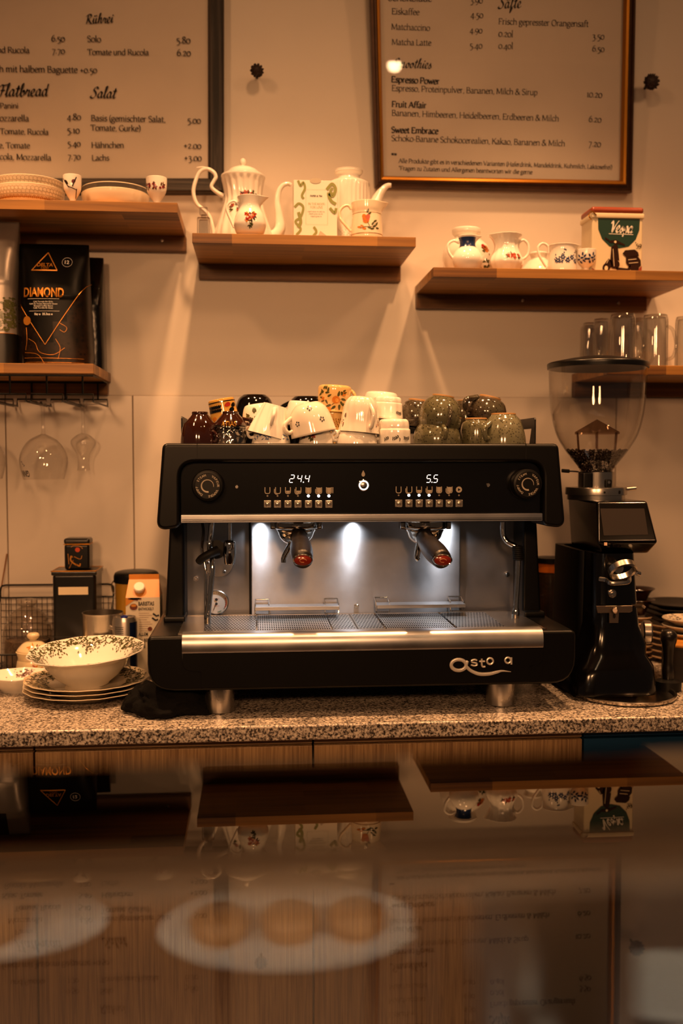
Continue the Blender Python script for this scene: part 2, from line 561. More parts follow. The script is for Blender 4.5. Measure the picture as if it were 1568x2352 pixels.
# ------------------------------------------------------------------ lettering: pen-stroke glyphs (x-height 5, cap 7.2)
# each stroke: '~' smooth curve, '^' serif on the first point, '$' serif on the last
BOOK = {
 'a': (4.5, ['~.6,4.1 1.6,5 2.8,4.7 3.2,3.6 3.2,1 3.6,.2 4.4,.3', '~3.2,3 1.8,2.6 .6,1.9 .5,.8 1.3,0 2.4,.3 3.2,1.1']),
 'b': (5, ['^.8,7.8 .8,.3', '~.8,3.8 1.9,4.9 3.5,4.6 4.3,2.7 3.6,.5 2,0 .8,.5']),
 'c': (4.2, ['~3.8,4.2 2.6,5 1.1,4.4 .4,2.5 1.1,.6 2.5,0 3.9,.8']),
 'd': (5.2, ['^4.1,7.8 4.1,0$', '~4.1,4 3,4.9 1.3,4.5 .5,2.4 1.1,.5 2.4,0 4.1,1']),
 'e': (4.3, ['~.6,2.7 3.8,3 3.4,4.4 2.3,5 1,4.3 .4,2.5 1,.7 2.4,0 3.9,.8']),
 'f': (3.1, ['~3.6,7.2 2.7,7.8 1.6,7.2 1.3,5.5 1.3,3', '1.3,4 1.3,0$', '.2,4.8 2.9,4.8']),
 'g': (4.7, ['~2.2,5 .8,4.3 .6,3 1.4,2 2.8,2.1 3.6,3.2 3.2,4.6 2.2,5', '3.3,4.7 4.5,4.9', '~1.4,2 .7,1.2 1.3,.4 3.3,.1 4.1,-1 3.2,-2.3 1.4,-2.4 .3,-1.5 .7,-.4 1.3,.3']),
 'h': (5.4, ['^.9,7.8 .9,0$', '~.9,3.6 2.2,4.9 3.6,4.8 4.3,3.5 4.3,1.5', '4.3,2 4.3,0$']),
 'i': (2.4, ['^1.1,5 1.1,0$', '.9,7 1.4,6.7']),
 'k': (5, ['^.9,7.8 .9,0$', '.9,2.4 3.7,5$', '1.9,3.1 4.4,0$']),
 'l': (2.4, ['^1.1,7.8 1.1,0$']),
 'm': (8, ['^.9,5 .9,0$', '~.9,3.7 2,4.9 3.2,4.8 3.8,3.5 3.8,1.5', '3.8,2 3.8,0$', '~3.8,3.7 5,4.9 6.2,4.8 6.8,3.5 6.8,1.5', '6.8,2 6.8,0$']),
 'n': (5.4, ['^.9,5 .9,0$', '~.9,3.7 2.2,4.9 3.6,4.8 4.3,3.5 4.3,1.5', '4.3,2 4.3,0$']),
 'o': (4.9, ['~2.4,5 .9,4.3 .4,2.5 .9,.6 2.4,0 4,.6 4.5,2.5 4,4.4 2.4,5']),
 'p': (5, ['^.8,5 .8,-2.4$', '~.8,3.8 1.9,4.9 3.5,4.6 4.3,2.7 3.6,.5 2,0 .8,.6']),
 'r': (3.6, ['^.9,5 .9,0$', '~.9,3.4 1.8,4.7 3.3,4.7']),
 's': (3.7, ['~3.2,4.2 2.2,5 .9,4.6 .7,3.5 1.9,2.7 3.2,1.8 3,.5 1.7,0 .5,.8']),
 't': (3.2, ['~1.3,6.4 1.3,4 1.3,1 1.9,.1 3.1,.5', '.2,4.8 2.9,4.8']),
 'u': (5.3, ['~.8,5 .8,1.5 1.4,.2 2.7,.1 4.1,1.3', '^4.1,5 4.1,0$', '.1,4.9 .9,4.9']),
 'v': (4.8, ['^.4,5 2.4,0', '2.4,0 4.4,5$']),
 'w': (7, ['^.4,5 2.2,0', '2.2,0 3.5,4.5', '3.5,4.5 4.9,0', '4.9,0 6.6,5$']),
 'y': (4.8, ['^.4,5 2.4,0', '~4.4,5 2.4,0 1.4,-2.1 .4,-2.2']),
 'z': (4.2, ['.5,4.8 3.7,4.8', '3.7,4.8 .5,.2', '.5,.2 3.8,.2']),
 'A': (6.6, ['.3,0 3.2,7.2', '3.2,7.2 6.2,0$', '1.3,2.5 5,2.5', '-.3,0 1,0']),
 'B': (5.9, ['^1,7.2 1,0$', '~1,7.1 3.6,7 4.4,5.6 3.5,4 1,3.8', '~1,3.8 4,3.6 5.2,2 4.2,.3 1,.1']),
 'D': (7, ['^1,7.2 1,0$', '~1,7.1 3.6,7 5.7,5.6 6.3,3.6 5.6,1.4 3.6,.2 1,.1']),
 'E': (5.5, ['^1,7.2 1,0$', '1,7.1 4.7,7.1', '1,3.7 4,3.7', '1,.1 5,.1', '4.7,7.1 4.7,6.1', '5,.1 5,1.2']),
 'F': (5.2, ['^1,7.2 1,0$', '1,7.1 4.8,7.1', '1,3.6 4,3.6', '4.8,7.1 4.8,6']),
 'G': (6.6, ['~5.8,6.2 4,7.3 1.8,6.4 .6,3.6 1.6,.9 3.8,-.1 5.8,.8', '5.8,3 5.8,.7', '4.6,3.1 6.5,3.1']),
 'H': (7.2, ['^1,7.2 1,0$', '^6,7.2 6,0$', '1,3.7 6,3.7']),
 'K': (6.3, ['^1,7.2 1,0$', '1,3.2 5.2,7.2$', '2.4,4.5 5.8,0$']),
 'L': (5.3, ['^1,7.2 1,0$', '1,.1 5,.1', '5,.1 5,1.3']),
 'M': (8.4, ['^1.2,7.2 .9,0$', '1.2,7.2 4.1,.6', '4.1,.6 7,7.2', '^7,7.2 7.3,0$']),
 'I': (3, ['^1.5,7.2 1.5,0$']), 'N': (7.2, ['^1,7.2 1,0$', '1,7.2 6,.2', '^6,7.2 6,0']),
 'O': (7, ['~3.5,7.3 1.6,6.5 .7,3.6 1.6,.7 3.5,-.1 5.4,.7 6.3,3.6 5.4,6.5 3.5,7.3']), 'C': (6, ['~5.4,6.2 3.8,7.3 1.7,6.4 .6,3.6 1.6,.9 3.6,-.1 5.5,1']),
 'P': (5.6, ['^1,7.2 1,0$', '~1,7.1 3.8,7 5,5.4 4,3.5 1,3.3']),
 'R': (6.3, ['^1,7.2 1,0$', '~1,7.1 3.8,7 4.9,5.5 3.9,3.8 1,3.6', '3,3.7 5.9,0$']),
 'S': (4.9, ['~4.2,6.3 2.8,7.3 1.1,6.7 .7,5.2 2.2,4 4,2.8 4.2,1 2.6,-.1 .6,.8']),
 'T': (6, ['3,7.2 3,0$', '.3,7.1 5.7,7.1', '.3,7.1 .3,6.1', '5.7,7.1 5.7,6.1']),
 'V': (6.4, ['^.4,7.2 3.2,0', '3.2,0 6,7.2$']),
 'Z': (5.6, ['.6,7.1 5,7.1', '5,7.1 .6,.1', '.6,.1 5.1,.1']),
 '0': (4.6, ['~2.3,5 .8,4.2 .4,2.5 .8,.7 2.3,0 3.8,.7 4.2,2.5 3.8,4.2 2.3,5']),
 '1': (2.9, ['.6,4.3 1.5,5', '1.5,5 1.5,0$']),
 '2': (4.2, ['~.5,4 1.6,5 3,4.6 3.2,3.3 .5,.2', '.5,.2 3.8,.2']),
 '3': (4.2, ['~.5,4.4 1.8,5 3.1,4.3 2.8,2.9 1.5,2.3', '~1.5,2.3 3.2,1.8 3.6,0 2.6,-1.9 .5,-2.2']),
 '4': (4.6, ['3.2,5 .3,.2', '.3,.2 4.3,.2', '3.2,5 3.2,-2.2']),
 '5': (4.1, ['1,5 3.6,5', '1,5 .9,2.5', '~.9,2.5 2.6,2.5 3.5,.9 2.9,-1.4 .5,-2.2']),
 '6': (4.5, ['~3.5,7 1.7,5.8 .5,3.2 .8,.8 2.3,0 3.7,.8 4,2.3 3.2,3.8 1.9,4 .7,2.8']),
 '7': (4.2, ['.4,4.9 3.9,4.9', '3.9,4.9 1.4,-2.2']),
 '8': (4.5, ['~2.3,3.7 .9,4.8 .9,6.2 2.2,7 3.5,6.2 3.5,4.9 2.3,3.7 .7,2.3 .6,.9 2.2,0 3.8,.9 3.8,2.4 2.3,3.7']),
 '9': (4.5, ['~3.8,2.8 2.7,1.3 1.3,1.5 .5,2.8 1,4.4 2.3,5 3.7,4.2 4,2.2 3,-.6 1,-2.2']),
 '.': (2, ['.8,.7 1.2,.3']), ',': (2, ['~.9,.6 1.2,.1 .6,-1.1']), '-': (3, ['.4,2.5 2.6,2.5']),
 '+': (5, ['2.5,4.6 2.5,.8', '.6,2.7 4.4,2.7']), '(': (2.6, ['~2.2,8 .9,5.5 .9,1.5 2.2,-1.5']), ')': (2.6, ['~.5,8 1.8,5.5 1.8,1.5 .5,-1.5']),
 '*': (3, ['1.5,7.8 1.5,5.4', '.5,7.2 2.5,6', '.5,6 2.5,7.2']), "'": (1.6, ['.8,7.8 .8,6']), '"': (2.6, ['.7,7.8 .7,6', '1.8,7.8 1.8,6']),
 '&': (6.6, ['~6,4 4.6,1.5 2.6,-.1 .8,.6 .6,2.2 2,3.8 3.8,5.4 3.4,7 2.2,7.1 1.5,6 2.2,4.4 6.2,0']), ' ': (2.3, []), ':': (2, ['.8,4.6 1.2,4.2', '.8,.7 1.2,.3'])}
SCRIPT = {
 'R': (6.2, ['~2.2,7.6 1.8,4 .9,0', '~.4,6 1.8,7.6 4,8 5,6.6 3.8,4.6 1.8,4', '~2.4,4.1 3.6,2 5,.1 6.2,.6']),
 'S': (5, ['~4.9,6.9 4,8.2 2.4,7.6 1.9,6 3.2,4.3 3.7,2.4 2.6,.4 .8,0 -.2,1 .6,2']),
 'F': (4.6, ['~3,7.4 2.6,4 1.4,0 .2,-.3', '~.6,6.4 1.6,7.8 3.4,7.6 5.8,8.2', '1.3,4 4.3,4.3']),
 'a': (4.3, ['~3.2,3.9 2,4.8 .8,3.4 .4,1.4 1.2,.2 2.4,1.2 3.2,3.6', '~3.4,4.6 2.9,1.8 3.2,.3 4.4,1']),
 'b': (4, ['~0,1 1.6,5 2.2,8.4 1.4,8 1,4 .9,1 1.7,0 3,1 3.2,3.2 2.4,4 2.6,3.2 4,3.4']),
 'd': (4.4, ['~3.2,3.9 2,4.8 .8,3.4 .4,1.4 1.2,.2 2.4,1.2 3.2,3.6', '~4,8.4 3.2,3.8 3,1 3.4,.2 4.4,.9']),
 'e': (3.5, ['~.2,1.6 2,2.4 2.6,4 1.8,4.8 .8,3.6 .6,1.4 1.4,.1 2.6,.4 3.6,1.4']),
 'f': (3, ['~.4,1 2,5 2.9,8.2 2.1,8.4 1.5,5 .6,-2.6 .9,-3.2 1.9,-.6 1.3,.4 3,1.2']),
 'h': (4.6, ['~.2,1 1.8,5.4 2.4,8.2 1.7,8.2 1.1,4 .7,0', '~.9,2 2.2,4.4 3.2,4.2 2.9,1.4 3.3,.2 4.6,1']),
 'i': (2.4, ['~0,1.2 1.3,4.6 .9,1.4 1.3,.2 2.5,1.1', '1.7,6.6 2.1,6.2']),
 'l': (2.6, ['~0,1 1.7,5 2.4,8.4 1.6,8.4 1.1,4 1,1 1.5,.1 2.7,1']),
 'm': (6.6, ['~.2,3 1,4.6 .8,2 .6,0', '~.8,2 2.1,4.6 2.8,4 2.4,0', '~2.6,2 4,4.6 4.9,4.2 4.5,1.2 5,.2 6.6,1.1']),
 'o': (4, ['~2.2,4.6 .9,3.8 .4,1.6 1.3,.1 2.7,1 3.1,3.2 2.2,4.6 2.6,3.2 4.1,3.6']),
 'r': (3.4, ['~0,1.4 1.1,4.8 1.2,3.8 2.6,4 2.1,1.2 2.5,.2 3.5,1']),
 's': (3.1, ['~0,1 1.7,4.8 1.6,3.6 2.4,1.6 1.7,.1 .4,.5', '1.8,.2 3.2,1.2']),
 't': (2.9, ['~0,1.2 1.6,4 2,7.4 1.4,4 1.1,1 1.6,.1 2.9,1', '.2,5.2 3.1,5.5']),
 'u': (4.6, ['~0,1.4 1.1,4.6 .8,1.6 1.3,.2 2.6,1.4 3.4,4.6', '~3.4,4.6 3,1.4 3.4,.2 4.7,1.1']),
 'p': (4, ['~.2,1.2 1.4,4.6 .8,0 .2,-3', '~.9,2.4 2.2,4.7 3.3,3.6 2.9,1 1.8,.1 .9,1 2.5,.1 4,1.1']),
 'V': (5, ['~.2,6 1.2,8 2,5 2.2,0 4,4.6 6.4,8.6']), ' ': (2.6, [])}
for tgt, base in (('ä', 'a'), ('ö', 'o'), ('ü', 'u')):
    BOOK[tgt] = (BOOK[base][0], BOOK[base][1] + ['1.2,6.9 1.6,6.6', '3,6.9 3.4,6.6'])
    SCRIPT[tgt] = (SCRIPT[base][0], SCRIPT[base][1] + ['1.6,6.6 2,6.2', '3.2,6.8 3.6,6.4'])
_gc = {}


def glyph(ch, font, wt):
    key = (ch, font, wt)
    if key in _gc:
        return _gc[key]
    tab = SCRIPT if font == 'script' else BOOK
    adv, strokes = tab.get(ch, tab[' '])
    nib = R(32 if font == 'book' else 40)
    tmax, tmin = (1.12 * wt, .62 * wt) if font == 'book' else (1.15 * wt, .30 * wt)
    polys = []

    def ribbon(pts, k=1):
        L, Rr = [], []
        m = len(pts)
        for i in range(m):
            t = (pts[min(i + 1, m - 1)] - pts[max(i - 1, 0)])
            if t.length < 1e-6:
                continue
            t.normalize()
            th = max(tmin, tmax * abs(math.sin(math.atan2(t.y, t.x) - nib))) * .5 * k
            nrm = Vector((-t.y, t.x, 0)) * th
            L.append(pts[i] + nrm); Rr.append(pts[i] - nrm)
        for i in range(len(L) - 1):
            polys.append([L[i], L[i + 1], Rr[i + 1], Rr[i]])
    for st in strokes:
        sm = st[0] == '~'; s0 = '^' in st; s1 = '$' in st
        pts = [Vector((*[float(q) for q in w.split(',')], 0)) for w in st.strip('~^$').split()]
        if len(pts) == 2 and (pts[1] - pts[0]).length < .7:      # a dot
            c = (pts[0] + pts[1]) / 2; q = .52 * wt
            polys.append([c + Vector((math.cos(a) * q, math.sin(a) * q, 0)) for a in [k * PI / 4 for k in range(8)]])
            continue
        ribbon(spline(pts, 4) if sm and len(pts) > 2 else pts)
        w = .95; th = .3 * wt
        if s0:
            p = pts[0]; polys.append([p + Vector((-w, -.15, 0)), p + Vector((-w * .2, th, 0)), p + Vector((.4 * wt, th, 0)), p + Vector((.4 * wt, -.3, 0)), p + Vector((-w * .3, -.5, 0))])
        if s1:
            p = pts[-1]; d = 1 if p.y > 3 else -1
            polys.append([p + Vector((-w, .0, 0)), p + Vector((w, .0, 0)), p + Vector((w, .34 * wt, 0)), p + Vector((-w, .34 * wt, 0))])
    if font == 'script':
        polys = [[Vector((p.x + p.y * .16, p.y, 0)) for p in q] for q in polys]
    _gc[key] = (adv, polys)
    return _gc[key]


_bf = {}


def sans_shape(txt, bold=0.0):
    """outline of a word in the built-in sans font, as (verts, faces, width)"""
    if (txt, bold) in _bf:
        return _bf[(txt, bold)]
    c = bpy.data.curves.new('lettering', 'FONT'); c.body = txt; c.offset = bold; c.resolution_u = 3
    o = bpy.data.objects.new('lettering', c); sc.collection.objects.link(o)
    bpy.context.view_layer.update()
    me = bpy.data.meshes.new_from_object(o.evaluated_get(bpy.context.evaluated_depsgraph_get()))
    vs = [v.co.copy() for v in me.vertices]; fs = [tuple(p.vertices) for p in me.polygons]
    bpy.data.objects.remove(o); bpy.data.curves.remove(c); bpy.data.meshes.remove(me)
    x0 = min([v.x for v in vs] or [0]); x1 = max([v.x for v in vs] or [1])
    vs = [Vector((v.x - x0, v.y, 0)) for v in vs]
    _bf[(txt, bold)] = (vs, fs, x1 - x0)
    return _bf[(txt, bold)]


def letters(mb, txt, p0, p1, mi=0, font='book', wt=1.0, n=(0, -1, 0), eps=.0006, hscale=1.0, wrap=None):
    """a line of lettering from baseline start p0 to baseline end p1, facing n; hscale stretches the height"""
    p0, p1 = Vector(p0), Vector(p1)
    u = (p1 - p0); W = u.length; u.normalize()
    n = Vector(n).normalized(); v = n.cross(u); v.normalize()
    off = n * eps
    if font == 'sans':
        vs, fs, w = sans_shape(txt, wt)
        k = W / w
        mp = lambda q: p0 + off + u * (q.x * k) + v * (q.y * k * hscale)
        mb.add([wrap(mp(q)) if wrap else mp(q) for q in vs], fs, mi)
        return
    gl = [glyph(ch, font, wt) for ch in txt]
    w = sum(g[0] for g in gl)
    k = W / w; x = 0
    for adv, polys in gl:
        for q in polys:
            pts = [p0 + off + u * ((a.x + x) * k) + v * (a.y * k * hscale) for a in q]
            mb.poly([wrap(a) for a in pts] if wrap else pts, mi)
        x += adv


def arc_letters(mb, txt, c, r, a0, a1, size, mi, n=(0, -1, 0), eps=.0006, inward=False):
    """capital lettering set round a circle (in the x-z plane), centre angle measured clockwise from the top"""
    c = Vector(c); m = len(txt)
    for i, ch in enumerate(txt):
        if ch == ' ':
            continue
        a = a0 + (a1 - a0) * (i / max(1, m - 1))
        out = Vector((math.sin(a), 0, math.cos(a)))
        tan = Vector((math.cos(a), 0, -math.sin(a)))
        vs, fs, w = sans_shape(ch, .02)
        k = size
        o = c + out * r - tan * (w * k / 2) + Vector(n) * eps
        mb.add([o + tan * (q.x * k) + out * (q.y * k) for q in vs], fs, mi)


def line(mb, pts, w, mi, n=(0, -1, 0), eps=.0006, closed=False):
    """flat painted stroke of width w along 3D points on a face with normal n"""
    pts = [Vector(p) for p in pts]; n = Vector(n); m = len(pts)
    L, Q2 = [], []
    for i in range(m):
        t = pts[(i + 1) % m] - pts[i - 1] if closed else pts[min(i + 1, m - 1)] - pts[max(i - 1, 0)]
        s_ = n.cross(t).normalized() * (w / 2)
        L.append(pts[i] + s_ + n * eps); Q2.append(pts[i] - s_ + n * eps)
    for i in range(m if closed else m - 1):
        j = (i + 1) % m
        mb.poly([L[i], L[j], Q2[j], Q2[i]], mi)


def disc(mb, c, rx, rz, mi, n=24, eps=.0006, rot=0, nrm=(0, -1, 0), u=(1, 0, 0)):
    c = Vector(c) + Vector(nrm) * eps; u = Vector(u); v = Vector(nrm).cross(u)
    ca, sa = math.cos(rot), math.sin(rot)
    pts = []
    for k in range(n):
        a = 2 * PI * k / n
        x, z = rx * math.cos(a), rz * math.sin(a)
        pts.append(c + u * (x * ca - z * sa) + v * (x * sa + z * ca))
    mb.poly(pts, mi)


# ------------------------------------------------------------------ painted decoration on round ware
class OnPot:
    """maps flat (u, v) metres onto a lathe surface: th0 is the facing (0 = towards the room, + = to the right)"""
    def __init__(s, prof, z0, th0, eps=.0005, inner=0):
        s.p, s.z0, s.t, s.e, s.i = prof, z0, th0, eps, inner

    def __call__(s, u, v):
        z = s.z0 + v
        r = rad(s.p, z) - s.i
        a = s.t + u / max(r, .004)
        r = r + s.e if not s.i else r - s.e
        return Vector((r * math.sin(a), -r * math.cos(a), z))


def petal(mb, f, u, v, a, b, rot, mi, n=9, tip=0):
    pts = []
    for k in range(n):
        t = 2 * PI * k / n
        x, y = a * math.cos(t), b * math.sin(t)
        if tip:
            y *= (1 - tip * math.cos(t))
        pts.append(f(u + x * math.cos(rot) - y * math.sin(rot), v + x * math.sin(rot) + y * math.cos(rot)))
    c = f(u, v)
    o = len(mb.v)
    mb.add([c] + pts, [(0, 1 + k, 1 + (k + 1) % n) for k in range(n)], mi)


def bouquet(mb, f, w, h, mis, seed, flowers=4, leaves=8, size=1.0):
    """flowers with leaves: mis = (leaf, stem, petal colours ...)"""
    rn = random.Random(seed)
    for k in range(leaves):
        a = rn.uniform(0, 2 * PI)
        u, v = w * .5 * math.cos(a) * rn.uniform(.55, 1), h * .5 * math.sin(a) * rn.uniform(.5, 1)
        petal(mb, f, u, v, .0042 * size, .0018 * size, a + rn.uniform(-.7, .7), mis[0] if rn.random() < .7 else mis[1], 8, .4)
    for k in range(flowers):
        u, v = rn.uniform(-.32, .32) * w, rn.uniform(-.30, .30) * h
        q = rn.uniform(.75, 1.15) * size
        for j in range(5):
            a = j * 2 * PI / 5 + k
            petal(mb, f, u + .0026 * q * math.cos(a), v + .0026 * q * math.sin(a), .0024 * q, .0018 * q, a, mis[2 + (j + k) % (len(mis) - 2)], 8)
        petal(mb, f, u, v, .0013 * q, .0013 * q, 0, mis[1], 7)


def sprig(mb, f, w, h, mi, seed, n=9):
    rn = random.Random(seed)
    for k in range(n):
        t = k / (n - 1)
        u, v = w * (t - .5), h * (t - .5) + .002 * math.sin(t * 6)
        petal(mb, f, u, v, w / n * .7, .0005, math.atan2(h, w), mi, 6)
        for sgn in (-1, 1):
            petal(mb, f, u, v + sgn * .002, .0026, .0009, sgn * rn.uniform(.5, 1.3) + math.atan2(h, w), mi, 6, .3)


def fruit(mb, f, mis, size=1.0):
    """one round fruit with leaves and a bough: mis = (leaf, stem, fruit, highlight)"""
    for k, (u, v, a) in enumerate(((-.010, .006, 2.2), (-.013, -.001, 3.0), (-.006, .012, 1.6), (.004, .013, .7), (-.015, .008, 2.6), (.012, .010, .3), (-.004, -.010, -1.8))):
        petal(mb, f, u * size, v * size, .0048 * size, .0020 * size, a, mis[0], 8, .4)
    petal(mb, f, .0, .004 * size, .012 * size, .0005 * size, .6, mis[1], 6)
    petal(mb, f, 0, 0, .0066 * size, .0062 * size, 0, mis[2], 14)
    petal(mb, f, .012 * size, .016 * size, .0050 * size, .0040 * size, .4, mis[2], 12)
    petal(mb, f, -.0015 * size, .0008 * size, .003 * size, .0034 * size, .4, mis[3], 9)


LEAF = M('painted_leaf', '#4a4a24', .2); LEAF2 = M('painted_stem', '#5c3a1c', .2)
RED = M('painted_red', '#9c2a1e', .2); ROSE = M('painted_rose', '#b8604a', .2); ORNG = M('painted_orange', '#c87a2c', .2)
BLUE = M('painted_blue', '#22345e', .2); OLIVE = M('painted_olive', '#4c4c2a', .2); GREY = M('painted_grey', '#4a4a4c', .2)
PURP = M('painted_plum', '#6a3a44', .2); GOLDP = M('painted_gold', '#a87830', .25, metal=.6); DKBR = M('painted_brown', '#2c1a10', .2)


def handle_path(prof, ang, z0, z1, out, n=7, lift=.0):
    """strap from the body at height z0 round to height z1, pointing towards ang"""
    r0, r1 = rad(prof, z0) - .0015, rad(prof, z1) - .0015
    pts = [(r0, z0), (r0 + out * .6, z0 + lift + (z0 - z1) * .06), (max(r0, r1) + out, z0 - (z0 - z1) * .28), (max(r0, r1) + out * .85, z0 - (z0 - z1) * .62), (r1 + out * .42, z1 + (z0 - z1) * .1), (r1, z1)]
    return spline([(r * math.sin(ang), -r * math.cos(ang), z) for r, z in pts], n)
# ------------------------------------------------------------------ the setting
WALL = M('wall_paint', '#e6dccf', rough=.7, var=.035, vscale=3, bump=.03, bscale=260)
TILE = M('wall_tile_glaze', '#e3d8cb', rough=.24, var=.03, vscale=2.5)
GROUT = M('tile_grout', '#8d7c68', rough=.9)
FLOOR = wood('floor_boards', '#3b2616', '#6a482c', 1, .7, .5)
struct('wall_back', MB().box((-3, 0, 0), (3.2, .12, 3.2)), WALL)
struct('floor', MB().box((-3, -4.2, -.05), (3.2, .12, 0)), FLOOR)
struct('ceiling', MB().box((-3, -4.2, 3.2), (3.2, .12, 3.26)), M('ceiling_paint', '#cfc3b2', rough=.8))
mb = MB().box((-3, -.004, .914), (3.2, .0, 1.544), 1)
x = -.582 - .293 * 4
while x < 2.4:
    mb.box((x + .0012, -.009, .915), (x + .2918, -.001, 1.543), 0, .0012, 2)
    x += .293
struct('wall_tiles', mb, [TILE, GROUT])

# ------------------------------------------------------------------ wall shelves
SHELF_G = 'oak wall shelves with a back rail'
T_L, T_M, T_R, T_B, T_G = 1.933, 1.871, 1.808, 1.595, 1.601


def shelf(x0, x1, c0, c1, ztop, zrail, label, screws=()):
    zt = ztop - .021
    t = thing('wall_shelf', ((x0 + x1) / 2, 0, zrail), label, 'shelf', SHELF_G)
    MB().box((x0, -.25, zt), (x1, -.0005, ztop), 0, .0012).build('board', OAK, t, org=t.location).location = (0, 0, 0)
    MB().box((c0, -.025, zrail), (c1, -.0005, zt), 0, .001).build('back_rail', OAK_CLEAT, t, org=t.location).location = (0, 0, 0)
    for sx, sz in screws:
        MB().cyl((sx, -.0245, sz), (sx, -.0275, sz), .004, 0, 12, .001).build('screw', SATIN, t, org=t.location).location = (0, 0, 0)
    return t


shelf(-1.02, -.162, -1.02, -.160, T_L, 1.878, 'oak wall shelf at upper left carrying stacked bowls and egg cups', [(P(372, 552, -.025).x, P(372, 552, -.025).z)])
shelf(-.132, .345, -.131, .345, T_M, 1.816, 'oak wall shelf in the middle carrying two white coffee pots')
shelf(.383, .972, .384, .949, T_R, 1.754, 'oak wall shelf at right carrying small jugs and the scooter tin', [(P(1420, 696, -.025).x, P(1420, 696, -.025).z), (P(1200, 690, -.025).x, P(1200, 690, -.025).z)])
shelf(-1.02, -.340, -1.02, -.345, T_B, 1.543, 'low oak wall shelf carrying coffee bags above hanging stem glasses')
shelf(.772, 1.35, .772, 1.35, T_G, 1.545, 'low oak wall shelf at right edge carrying glass mugs')

# ------------------------------------------------------------------ menu boards
PAPER = M('menu_paper', '#d0c3b4', rough=.75, var=.05, vscale=6)
DARKFR = wood('dark_frame_wood', '#17120f', '#4a4038', 2, 1.5, .55, contrast=.8)
DARKFR_H = wood('dark_frame_wood_rail', '#17120f', '#4a4038', 0, 1.5, .55, contrast=.8)
BRONZE = M('bronze_frame', '#4a3324', rough=.4, metal=.55, var=.2, vscale=40)
GOLDF = M('gold_frame_lip', '#b57a2a', rough=.33, metal=.85)
PANE = thin_glass('picture_glass', (.99, .99, .99), (.9, .9, .9), .035, 1.0, .012)


class Board:
    def __init__(s, bl, br, tl):
        s.a, s.b, s.c = Vector(bl), Vector(br), Vector(tl)
        s.n = (s.b - s.a).cross(s.c - s.a).normalized()
        if s.n.y > 0:
            s.n = -s.n

    def at(s, px, py, up=0.0):
        d = ray(px, py)
        return CAM + d * ((s.a + s.n * up - CAM).dot(s.n) / d.dot(s.n))


def frame_side(mb, p, q, ip, iq, n, prof, mi_of):
    """moulding between outer edge p-q and inner edge ip-iq; prof = [(across 0..1, height)]"""
    for k in range(len(prof) - 1):
        (s0, h0), (s1, h1) = prof[k], prof[k + 1]
        mb.poly([p.lerp(ip, s0) + n * h0, q.lerp(iq, s0) + n * h0, q.lerp(iq, s1) + n * h1, p.lerp(ip, s1) + n * h1], mi_of(k))


def rows(mb, B, items, font='book', wt=1.0, mi=0, **k):
    for txt, x0, y0, x1, y1 in items:
        letters(mb, txt, B.at(x0, y0), B.at(x1, y1), mi, font, wt, B.n, .0008, **k)


# left board: dark grained wood, flat on the wall
BL = Board(P(0, 446, -.012), P(514, 446, -.012), P(0, 0, -.012))
t = thing('menu_board', (-.45, 0, 2.03), 'framed food menu in dark grained wood, listing salads', 'menu board', 'framed menus on the wall')
O = t.location
oc = [BL.at(-520, 446), BL.at(514, 445), BL.at(514.5, -420), BL.at(-520, -420)]
ic = [BL.at(-484, 411), BL.at(478.5, 411), BL.at(477.5, -384), BL.at(-484, -384)]
prof = [(0, -.012), (0, .012), (.12, .016), (.85, .013), (1, .006), (1, -.004)]
for k in range(4):
    f1 = MB(); frame_side(f1, oc[k], oc[(k + 1) % 4], ic[k], ic[(k + 1) % 4], BL.n, prof, lambda k: 0)
    f1.build('frame_side', DARKFR_H if k % 2 == 0 else DARKFR, t, org=O)
pb = MB(); pb.poly([c - BL.n * .002 for c in ic], 0)
rows(pb, BL, [('Rührei', 196, 55, 260, 52), ('Salat', 208, 225, 266, 226)], 'script', 1.25, 1)
rows(pb, BL, [('& Flatbread', -22, 222, 110, 221)], 'script', 1.25, 1)
rows(pb, BL, [('Solo', 200, 96, 232, 97), ('Tomate und Rucola', 201, 126, 342, 127), ('6.50', 118, 95, 149, 96), ('7.70', 119, 123, 149, 124),
              ('5.80', 405, 99, 437, 100), ('6.20', 406, 128, 438, 129), ('und Rucola', -16, 121, 68, 122),
              ('frisch mit halbem Baguette +0.50', -36, 165, 223, 168), ('Panini', 0, 249, 43, 249),
              ('Mozzarella', -17, 278, 67, 279), ('Tomate, Rucola', 0, 308, 112, 310), ('Käse, Tomate', -28, 340, 69, 341), ('Rucola, Mozzarella', -22, 366, 118, 369),
              ('4.80', 154, 275, 186, 276), ('5.10', 154, 306, 183, 307), ('5.40', 155, 336, 185, 337), ('7.70', 155, 366, 185, 367),
              ('Basis (gemischter Salat,', 209, 278, 380, 281), ('Tomate, Gurke)', 208, 300, 323, 302), ('Hähnchen', 210, 340, 285, 340), ('Lachs', 211, 369, 251, 369),
              ('5.00', 430, 283, 461, 284), ('+2.00', 421, 341, 462, 342), ('+3.00', 422, 369, 463, 370)], 'book', 1.05, 1)
pb.build('menu_sheet', [PAPER, INK], t, org=O).location = (0, 0, 0)

